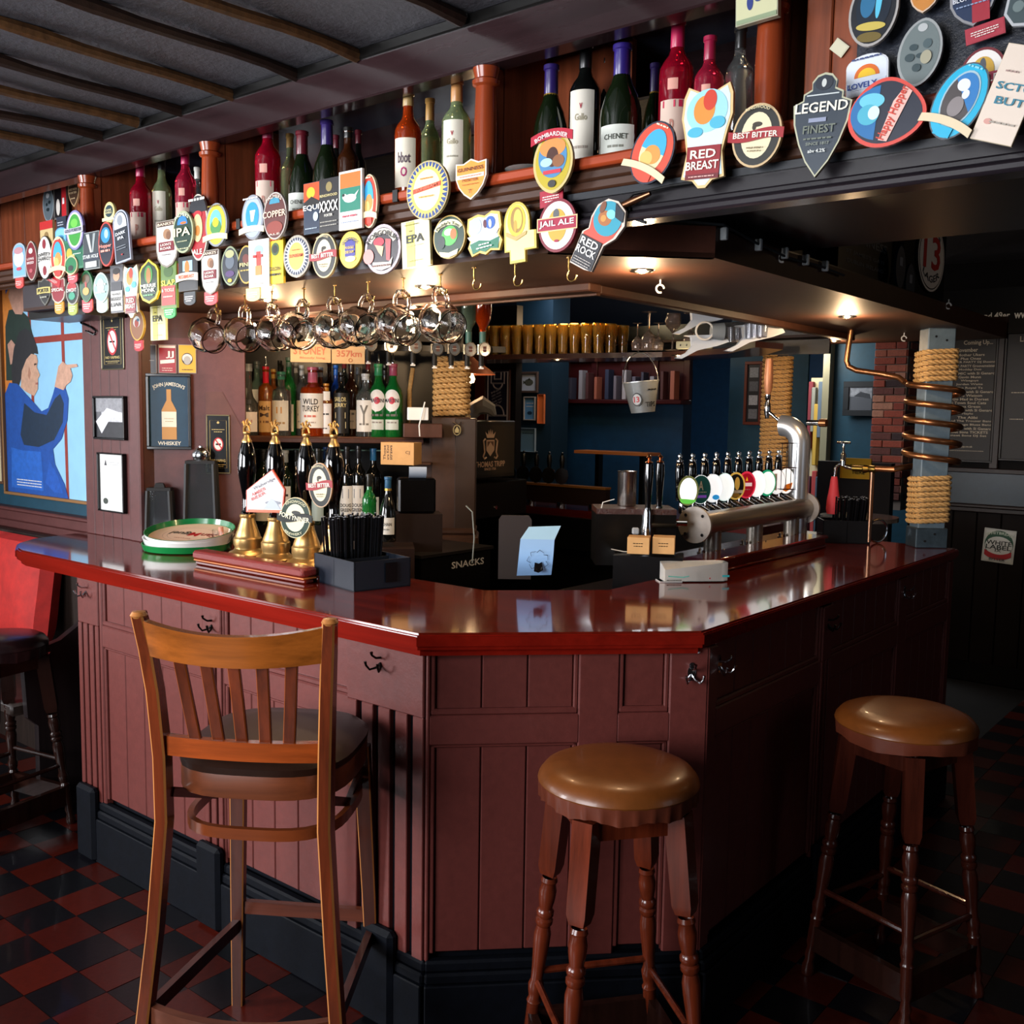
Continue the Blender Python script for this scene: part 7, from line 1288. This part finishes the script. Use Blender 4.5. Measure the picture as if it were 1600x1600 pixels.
# steel cup, boxes, plug by the far side of the right run
w = at(979, 790, 3.6); t = thing('steel_cup', 'tall brushed steel cup on the inner shelf behind the bar', 'cup', (w.x, w.y, w.z)); q = MB(); q.lathe([(0, 0), (.032, 0), (.034, .004), (.034, .12), (.036, .125), (.033, .125), (.032, .12), (.032, .004)], mat('#a8a4a0', .25, metal=1.), 28); q.build('cup_wall', t)
q = MB(); q.box(-.12, .16, -.12, .06, -.02, -.001, mat('#3a1c14', .3, var=.3, bump=.4, scale=40)); q.box(-.12, .16, -.12, .06, -.2, -.02, BLACKW); o = q.build('inner_shelf', None, False); o.matrix_local = T(w.x, w.y, w.z) @ rotm(rz=R(40)); tag(o, 'dark inner shelf carrying the steel cup', 'shelf')
for k, (px, py, lb) in enumerate(((998, 864, 'left of two small cardboard boxes behind the card machine'), (1037, 864, 'right of two small cardboard boxes behind the card machine'))):
    w = at(px, py, 3.3); t = thing('cardboard_box', lb, 'box', M=T(w.x, w.y, w.z) @ rotm(rz=R(28)), group='small cardboard boxes behind the card machine'); q = MB(); q.box(-.036, .036, -.03, .04, 0, .055, KR, b=.001); q.build('carton', t, False); q = MB(); q.text('~', 0, .035, .035, .004, BLACK, -.0305); q.text('~', 0, .026, .03, .004, BLACK, -.0305); q.build('lettering', t, False)
w = at(1020, 872, 3.34); q = MB(); q.box(-.13, .1, -.03, .1, -.12, -.004, BLACK); o = q.build('black_shelf_block', None, False); o.matrix_local = T(w.x, w.y, w.z+.012) @ rotm(rz=R(28)); tag(o, 'black ledge under the two small cardboard boxes', 'ledge')
w = at(992, 828, 3.5); t = thing('wall_socket', 'white socket plate with a plugged in plug, above the small cardboard boxes', 'socket', M=T(w) @ rotm(rz=R(40))); q = MB(); q.box(-.035, .035, 0, .01, -.024, .024, mat('#8c9094', .5), b=.003); q.build('plate', t, False); q = MB(); q.box(-.012, .012, -.025, 0, -.014, .01, mat('#a8acb0', .5), b=.004); q.build('plug', t, False)
q = MB(); q.tube([at(x, y, 3.5) for x, y in ((960, 780), (942, 785), (938, 800), (945, 825), (962, 845))], .0016, WHITE, 5); q.tube([at(x, y, 3.4) for x, y in ((955, 858), (975, 862), (985, 862))], .0016, WHITE, 5); o = q.build('cable'); tag(o, 'thin white charging cable hanging from the inner shelf', 'cable')
q = MB(); q.tube([at(x, y, 3.9) for x, y in ((728, 790), (738, 800), (741, 840), (738, 880))], .003, mat('#7c8480', .5), 5); o = q.build('cable'); tag(o, 'grey cable running down over the snack chest', 'cable')
# ================================================================== far room
mb = MB(); mb.box(-4.4, -1.72, 4.30, 4.42, 0, 1.93, NAVY); struct('wall_partition', mb, None, False)
q = MB(); MD = mat('#3a1216', .35, grain='x', var=.3); p0 = on(905, 600, 'y', 4.28)
t = thing('spindle_rail', 'dark red timber screen with books on a ledge in the far room', 'screen', (-2.3, 4.28, 1.6)); a = on(905, 570, 'y', 4.28); b = on(1140, 570, 'y', 4.28)
q.box(-2.75, -1.66, 4.16, 4.30, 1.70, 1.73, MD, b=.005); q.box(-2.75, -1.70, 4.27, 4.30, 1.73, 2.02, MD); q.box(-2.75, -1.66, 4.22, 4.30, 2.0, 2.03, MD, b=.005); q.build('ledge', t, world=True)
for k in range(5): q = MB(); x = -2.7+k*.25; q.box(x, x+.05, 4.25, 4.29, 1.73, 2.0, MD, b=.004); q.build('upright', t, False, world=True)
random.seed(4); bc = ['#5c5c70', '#3a3c50', '#8c8c98', '#4c2c30', '#9c5c4c', '#2c3450', '#6c6878', '#a8a8b4']
for k in range(13):
    x = -2.66+k*.075+random.uniform(-.01, .01); h = random.uniform(.15, .22)
    bt = thing('book', '%s upright book, %s from the left on the far ledge' % (('dark grey', 'navy', 'pale grey', 'maroon', 'orange', 'blue', 'grey', 'white')[k % 8], ORD[k]), 'book', (x, 4.2, 1.731), 0, 'books on the far ledge'); q = MB(); q.box(0, random.uniform(.018, .034), -.03, .04, 0, h, mat(bc[k % 8], .6), b=.002); q.build('cover', bt, False); q = MB(); q.box(.003, .016, -.025, .042, .004, h-.004, CREAM); q.build('pages', bt, False)
t = thing('drinks_ledge', 'thin lit wooden drinks ledge along the far blue wall', 'ledge', (-2.2, 4.2, 1.2)); q = MB(); a = on(905, 703, 'y', 3.9); b = on(1020, 703, 'y', 3.9); q.box(a.x, b.x, 3.84, 4.0, a.z-.02, a.z, mat('#b8703c', .35)); q.box(a.x+.1, a.x+.13, 3.95, 4.0, 0, a.z, BLACKW); q.box(b.x-.13, b.x-.1, 3.95, 4.0, 0, a.z, BLACKW); q.build('board', t, False, world=True)
# pillar with little frames, left part of the far room
mb = MB(); a = on(805, 600, 'y', 3.9); b = on(862, 600, 'y', 3.9); mb.box(a.x, b.x, 3.9, 4.1, 0, 2.585, mat('#0f2c40', .6)); struct('wall_pillar', mb, None, False)
def fish(q, w, h, y): q.face(ell(w*.3, h*.2, 18, -.02*w, 0), y-.001, mat('#4c5048', .6)); q.face([(-.25*w, 0), (-.42*w, .12*h), (-.42*w, -.12*h)], y-.001, mat('#4c5048', .6)); q.face([(-.1*w, .15*h), (.1*w, .15*h), (0, .28*h)], y-.001, mat('#4c5048', .6))
fr('small framed fish print on the far pillar', 814, 842, 581, 614, 3.895, mat('#4a3a34', .5), .016, mat('#b0bcd0', .6), fish)
fr('small silver framed blue print below the fish print', 820, 838, 620, 657, 3.895, mat('#9c948c', .4), .008, mat('#5c94c8', .6), lambda q, w, h, y: (q.text('~', 0, .25*h, .7*w, .05*h, WHITE, y-.001), q.text('~', 0, .1*h, .7*w, .05*h, WHITE, y-.001), q.face(ell(.25*w, .08*h, 12, 0, -.2*h), y-.001, mat('#1c3c5c', .6))))
fr('pale blue notice behind the far beer taps', 813, 838, 669, 706, 3.895, mat('#8ca0b0', .6), .003, mat('#6a90ac', .6), lambda q, w, h, y: q.text('~', 0, .3*h, .7*w, .06*h, mat('#24405c', .6), y-.001))
fr('narrow orange notice beside the far pillar', 842, 852, 616, 662, 3.893, mat('#d0703c', .6), .002, mat('#d8743c', .6))
def pitch(q, w, h, y):
    L = mat('#a8a4b4', .6)
    def ln(pts, cl=False): q.tube([(x*w, y-.002, z*h) for x, z in pts], .006, L, 4, closed=cl)
    ln([(-.42, -.5), (-.42, .47), (.42, .47), (.42, -.5)]); ln([(-.28, .47), (-.28, .25), (.28, .25), (.28, .47)]); ln([(-.14, .47), (-.14, .33), (.14, .33), (.14, .47)]); ln([(.2*cos(t), .25-.11*abs(sin(t))) for t in [pi*k/10 for k in range(11)]]); ln([(-.42, -.38), (.42, -.38)]); ln([(.28*cos(t), -.38+.2*sin(t)) for t in [pi*k/12 for k in range(13)]])
    for k, s_ in enumerate(('Men', 'can not', 'play footie', 'but we', 'try')): q.text(s_, -.08*w+.02*k*w, (.1-.06*k)*h, .42*w, .04*h, L, y-.002, rot=R(20))
fr('navy chalkboard painted as a football pitch above the black cooler', 760, 798, 578, 660, 3.2, mat('#3c1c14', .5), .004, mat('#1a1c3a', .6), pitch, 'pitch_board', 'sign')
q = MB(); a = on(745, 600, 'y', 3.24); b = on(806, 600, 'y', 3.24); q.box(a.x-.4, b.x, 3.24, 3.3, 1.08, 2.3, mat('#0c0a0c', .5)); q.box(a.x+.02, a.x+.07, 3.2, 3.24, 1.4, 2.1, mat('#5c2414', .4)); o = q.build('dark_panel', None, False); tag(o, 'dark panel with a reddish post behind the pitch chalkboard', 'panel')
# pendant lamp
w = at(735, 585, 4.95); t = thing('pendant_lamp', 'coppery pendant lamp shade with a lit bulb beside the rope column', 'lamp', w); q = MB(); q.lathe([(.01, .09), (.03, .07), (.09, .03), (.125, .0), (.12, .0), (.085, .026), (.028, .062), (.01, .08)], mat('#a86044', .4, metal=.4), 30); q.build('shade', t)
q = MB(); q.lathe([(0, -.045), (.018, -.04), (.024, -.022), (.016, -.002), (.01, .02), (0, .02)], mat('#ffc890', .5, emit=10), 14); q.build('bulb', t); q = MB(); q.cyl(0, 0, .09, .75, .004, BLACK, n=6); q.build('cord', t)
point('pendant_glow', (w.x, w.y, w.z-.07), 2.5, WARM, .03)
q = MB(); q.tube([(0, 0, 0), (.02, 0, .05), (.06, -.01, .07), (.1, 0, .05), (.12, 0, .02)], [.02, .04, .045, .03, .01], mat('#6c6c6c', .7), 8); o = q.build('cloth_bundle'); o.matrix_local = T(at(735, 655, 4.9)) @ rotm(rz=R(40)); tag(o, 'crumpled grey cloth on top of the black cooler', 'cloth')
# second rope column and things around it
rope_thing('rope_wrap', 'tall rope wound column in the far room beside the framed photographs', -.74, 3.62, 1.2, 1.97, .06, .06, R(20), .0125, 'rope columns', per=64, n=5)
q = MB(); q.box(-.055, .055, -.055, .055, 0, 2.2, BLACKW); o = q.build('rope_column_core', None, False); o.matrix_local = T(-.74, 3.62, 0) @ rotm(rz=R(20)); tag(o, 'dark core post of the far rope column', 'column')
def photos(q, w, h, y):
    for k in range(4): q.face([(x+.0, z+(.36-.24*k)*h) for x, z in rect(w*.7, h*.17)], y-.001, mat(('#8c8c8c', '#5c5c60', '#a8a8ac', '#707074')[k], .5, var=.3, scale=30))
fr('tall wooden framed strip of black and white photographs left of the far rope column', 1164, 1192, 565, 664, 4.6, mat('#6a2c18', .4), .02, mat('#1c1c20', .4), photos)
mb = MB(); a = on(1140, 600, 'y', 4.62); b = on(1262, 600, 'y', 4.62); mb.box(a.x, b.x, 4.62, 4.64, 0, 2.585, TEAL); struct('wall_nib', mb, None, False)
# lit doorway with shelving
a = on(1264, 600, 'y', 7.0); b = on(1292, 600, 'y', 7.0); zt = on(1277, 590, 'y', 7.0).z; 
t = thing('lit_cupboard', 'brightly lit open cupboard with clothes seen through the far doorway', 'cupboard', (a.x, 7.0, 0)); q = MB(); q.box(a.x, b.x, 7.05, 7.1, 0, zt, mat('#c8b890', .6)); q.build('back_wall', t, False, world=True)
for k, (xx, z0, z1, c) in enumerate(((.15, 1.35, 1.95, '#7c2c34'), (.3, 1.5, 1.9, '#8c8c80'), (.5, 1.2, 1.75, '#c8a040'), (.7, 1.45, 1.95, '#5c6c7c'), (.2, .6, 1.1, '#5c3c54'), (.55, .55, 1.15, '#a83c3c'), (.75, .6, 1.1, '#3c4c5c'))): q = MB(); x = a.x+xx*(b.x-a.x); q.box(x-.02, x+.02, 6.98, 7.04, z0, z1, mat(c, .7), b=.006); q.build('hanging_garment', t, world=True)
mb = MB(); mb.box(b.x, b.x+.06, 6.9, 7.1, 0, 2.585, mat('#8a8468', .6)); mb.box(b.x+.06, 1, 7.0, 7.1, 0, 2.585, TEAL); struct('wall_doorside', mb, None, False)
point('cupboard_light', ((a.x+b.x)/2, 6.7, 2.2), 12, (1, .95, .85), .1)
fr('black framed seascape with storm clouds on the far blue wall', 1318, 1372, 596, 650, 6.95, mat('#14181c', .4), .05, mat('#4c5058', .5), lambda q, w, h, y: (q.face([(-.5*w, .1*h), (.5*w, .0*h), (.5*w, .5*h), (-.5*w, .5*h)], y-.001, mat('#8c9098', .5, var=.5, scale=8)), q.face([(-.3*w, .1*h), (.0, .3*h), (.4*w, .2*h), (.45*w, -.0*h)], y-.0015, mat('#2c3038', .5, var=.3))))
# brick pier
ba = on(1365, 600, 'y', 6.4); bb_ = on(1412, 600, 'y', 6.4); bx0, bx1 = ba.x, bb_.x+.02
bp_ = thing('brick_pier', 'red brick chimney pier in the far room with a small dark niche', 'pier', (bx0, 6.4, 0)); q = MB(); q.box(bx0+.008, bx1, 6.412, 6.7, .9, 2.585, mat('#9c8c82', .8, bump=.3)); q.build('mortar_core', bp_, False, world=True)
random.seed(21); bms = [mat(c, .8, var=.2, bump=.4, scale=20) for c in ('#b05440', '#a04a3a', '#c06c54', '#7c4840', '#c88a70', '#4c3838')]
CH_ = .052; W0 = (bx1-bx0); meshes = {}
for r_ in range(24):
    z0 = .98+r_*(CH_+.008); x = bx0; odd = r_ % 2; L = (.10, .17) if odd else (.17, .10); j = 0
    while x < bx1-.03:
        l = min(L[j % 2], bx1-x); key = (round(l, 2), random.randrange(6))
        if key not in meshes: q = MB(); q.box(0, l-.008, -.004, .1, 0, CH_, bms[key[1]], b=.003); o = q.build('brick', None, False); meshes[key] = o.data; bpy.data.objects.remove(o)
        o = bpy.data.objects.new('brick', meshes[key]); COL.objects.link(o); o.parent = bp_; o.location = (x-bx0, random.uniform(-.004, .003), z0); x += l; j += 1
    key = ('s', random.randrange(6))
    if key not in meshes: q = MB(); q.box(-.1, .004, 0, .13, 0, CH_, bms[key[1]], b=.003); o = q.build('brick', None, False); meshes[key] = o.data; bpy.data.objects.remove(o)
    for yy in (.0 if odd else .07, .14, .21): o = bpy.data.objects.new('brick', meshes[key]); COL.objects.link(o); o.parent = bp_; o.location = (W0, yy, z0)
# yellow poster
fr('yellow poster with black lettering behind the chrome tap', 1314, 1362, 716, 748, 5.6, mat('#e0a818', .6), .003, mat('#e8b01c', .6), lambda q, w, h, y: (q.text('LIVE RUGBY', .0, .1*h, .75*w, .2*h, BLACK, y-.001), q.text('HERE', .1*w, -.2*h, .4*w, .16*h, BLACK, y-.001)), 'poster', 'poster')
w = on(1338, 752, 'y', 5.62); q = MB(); q.box(w.x-.3, w.x+.25, 5.62, 5.7, 0, w.z+.14, mat('#1c0f0d', .6)); o = q.build('poster_screen', None, False); tag(o, 'low dark screen the yellow poster is fixed to', 'screen')
w = on(1345, 752, 'y', 4.1); t = thing('round_table', 'small dark round table beyond the black straw box', 'table', (w.x, 4.1, 0)); q = MB(); q.cyl(0, 0, 1.03, 1.055, .22, mat('#6c6460', .2, metal=.3), n=32); q.build('table_top', t); q = MB(); q.cyl(0, 0, 0, 1.03, .03, BLACKW, n=12); q.cyl(0, 0, 0, .02, .18, BLACKW, n=20); q.build('pedestal', t)
q = MB()
for k in range(4): q.tube([(-.03+k*.02, 0, 0), (-.03+k*.02, 0, .19)], .0015, CHROME, 5)
for z in (0, .09, .19): q.tube([(-.035, 0, z), (.035, 0, z)], .0015, CHROME, 5); q.tube([(-.035, .03, z), (.035, .03, z)], .0015, CHROME, 5)
o = q.build('wire_rack'); o.matrix_local = T(at(1231, 765, 4.1)) @ rotm(rz=R(40)) ; tag(o, 'small chrome wire rack in front of the bent steel pipe', 'rack')
# ================================================================== right hand wall: chalkboards, dado
def board(name, label, x0, x1, y0, y1, lines, Y=4.88):
    def art(q, w, h, y):
        Cc = mat('#b8aa94', .7)
        for (s_, fx, fz, fw, fh) in lines: q.text(s_, fx*w, fz*h, fw*w, fh*h, Cc, y-.001)
    return fr(label, x0, x1, y0, y1, Y, mat('#120d0b', .5), .012, mat('#141110', .55, var=.15), art, name, 'board', dep=.02)
acts = ['Mother Ukers', 'Plus Ones', 'SUMMER PARTY DJ Sheeno', 'SUMMER PARTY Groovemeister', 'Modday Duo', 'OPEN MIC with Si Genaro', 'Gavin Munn', 'Wiseguys', 'Jordan Waite', 'The Royal Ts', 'OPEN MIC with Si Genaro', 'Mille Watson', '4 Go Mad in Dorset', 'B Town Soul Cats', 'Fiona Green', 'OPEN MIC with Si Genaro', 'Haylo', 'The Alibi', 'DJ and The Trouser Band', 'The Average Blues Band', 'OPEN MIC with Si Genaro', 'Sunset Sons TICKETS', 'Sunset Sons DJ Set']
ls = [('Coming Up...', .22, .375, .44, .042), ('November', .05, .325, .34, .03)]
for k, s_ in enumerate(acts): ls.append((s_, .12, .288-.0275*k, min(.75, .034*len(s_)), .019))
ls.append(('thomastripp.co.uk', .05, -.40, .35, .018)); ls.append(('~', .1, -.43, .6, .006)); ls.append(('k', .0, .455, .06, .04))
board('chalkboard', 'black Coming Up chalkboard listing bands, right of the rope post', 1448, 1556, 508, 722, ls)
board('chalkboard', 'second black chalkboard cut by the right edge', 1566, 1680, 505, 722, [('LIVE', -.22, .40, .2, .04), ('~', -.3, .0, .2, .01), ('~', -.3, -.2, .2, .01)])
q = MB(); RW = mat('#1c0e0b', .5, grain='x', var=.3); z1 = on(1500, 730, 'y', 4.88).z; z2 = on(1500, 500, 'y', 4.88).z
q.box(-.38, 4, 4.86, 4.9, z2-.0, z2+.05, RW, b=.004); q.box(-.38, 4, 4.86, 4.9, z1-.03, z1, RW, b=.004)
for px in (1446, 1561): x = on(px, 600, 'y', 4.87).x; q.box(x-.03, x+.02, 4.865, 4.9, z1, z2, RW, b=.004)
struct('trim_8', q, None, False)
q = MB(); z3 = on(1540, 788, 'y', 4.88).z; q.box(-.38, 4, 4.885, 4.9, z3, z1-.03, mat('#182c38', .4, var=.15)); struct('trim_9', q, None, False)
q = MB(); q.box(-.38, 4, 4.82, 4.9, z3-.02, z3, RW, b=.005); q.box(-.38, 4, 4.85, 4.9, z3-.05, z3-.02, RW, b=.005); struct('trim_10', q, None, False)
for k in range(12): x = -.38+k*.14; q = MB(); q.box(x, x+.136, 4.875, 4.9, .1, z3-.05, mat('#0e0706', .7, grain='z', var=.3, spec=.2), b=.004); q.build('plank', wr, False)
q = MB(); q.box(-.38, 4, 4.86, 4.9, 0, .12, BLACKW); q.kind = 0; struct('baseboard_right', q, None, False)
clip('white and green shield sign reading WHITE LABEL with a red ribbon, on the right wall', 1561, 853, 50, 52, 3, 4.87, 'rect', '#b8bcb8', '#c8ccc8', [('e', 0, .1, .9, .82, '#1c4c34'), ('e', 0, .0, .86, .56, '#c8ccc8'), ('t', 0, .18, .8, .13, '#141c1c', 'WHITE'), ('t', 0, -.08, .8, .13, '#141c1c', 'LABEL'), ('t', 0, -.28, .2, .08, '#141c1c', 'IX'), ('b', -.42, .16, .85, '#a81c24', -.25, 'arc'), ('t', 0, .78, .9, .08, '#b8c8b8', 'WHITBREAD', .8), ('t', 0, -.8, .5, .08, '#3c4c44', 'BITTER')], name='wall_sign', group='wall signs')
# hanging dark beam with chalk writing
q = MB(); q.box(-.3, 3.5, 4.3, 4.36, 2.1, 2.35, mat('#040303', .7, spec=.15)); o = struct('trim_11', q, None, False)
t = thing('chalk_beam_lettering', 'white chalk writing on the dark beam at the right', 'writing', (.1, 4.295, 2.2)); q = MB(); CKM = mat('#a8a49c', .7); p = on(1555, 493, 'y', 4.295); q.text('and 49er', p.x, p.z, .15, .035, CKM, 4.295); p = on(1594, 493, 'y', 4.295); q.text('www', p.x+.02, p.z, .1, .03, CKM, 4.295); q.build('chalk', t, False, world=True)
# signs standing on the canopy's right side
SGY = .47
def rs(label, px0, px1, py0, py1, X, build_, name='pub_sign'):
    a = on(px0, (py0+py1)/2, 'x', X); b = on(px1, (py0+py1)/2, 'x', X); m_ = on((px0+px1)/2, (py0+py1)/2, 'x', X); h = on((px0+px1)/2, py0, 'x', X).z-on((px0+px1)/2, py1, 'x', X).z
    t = thing(name, label, 'sign', M=T(X, m_.y, m_.z) @ rotm(rz=R(90)), group=None); build_(t, (b.y-a.y), h); return t
def s13(t, w, h):
    q = MB(); q.face(ell(w/2, h/2, 36), 0, mat('#14181a', .4), t=.012); q.face(ell(w*.48, h*.485, 36), -.0125, mat('#dcd8d0', .5)); q.face(ell(w*.45, h*.455, 36), -.013, BLACK); q.face(ell(w*.435, h*.44, 36), -.0134, mat('#dcd8d0', .5)); q.build('oval_board', t, False)
    q = MB(); q.text('13', 0, .06*h, w*.62, h*.48, mat('#b01418', .5), -.0142); q.text('LAGER', 0, -.31*h, w*.62, h*.1, mat('#12202c', .5), -.0142, arc=-1.2); q.text('HAWKSTONE', 0, .38*h, w*.6, h*.06, mat('#12202c', .5), -.0142, arc=1.4); q.build('lettering', t, False)
rs('white oval sign with a red 13 and LAGER, on the canopy at the right', 1429, 1472, 345, 459, .46, s13)
def sg(t, w, h):
    q = MB(); q.box(-w/2, w/2, 0, .012, -h/2, h/2, mat('#0a0b0c', .35)); q.build('board', t, False)
    q = MB(); C2 = mat('#4c5054', .5); q.text('GUINNESS', 0, .25*h, w*.8, h*.14, C2, -.001); q.text("ST JAMES'S GATE", 0, .0, w*.75, h*.08, C2, -.001); q.text('DUBLIN IRELAND', 0, -.14*h, w*.7, h*.07, C2, -.001); q.build('lettering', t, False)
rs('dark board lettered GUINNESS standing on the canopy', 1312, 1395, 355, 450, .42, sg)
q = MB(); q.box(.30, .34, 1.2, 2.9, 2.07, 2.585, mat('#0a0d10', .4)); struct('trim_12', q, None, False)
for k, (px, py, lb) in enumerate(((1404, 418, 'dark blue bottle label clip left of the oval 13 sign'), (1419, 445, 'small navy figure shaped clip under the blue one'))):
    p = on(px, py, 'x', .46); t = thing('pump_clip', lb, 'pump clip', M=T(p) @ rotm(rz=R(90)), group='dim clips beside the oval 13 sign'); q = MB(); q.face([(x*.05, z*.075) for x, z in outline('lens')], 0, mat('#1c2c3c', .4), t=.008); q.build('backing_plate', t, False); q = MB(); q.face(rect(.03, .03, 0, .02), -.009, mat('#6c7480', .5)); q.build('printed_face', t, False)
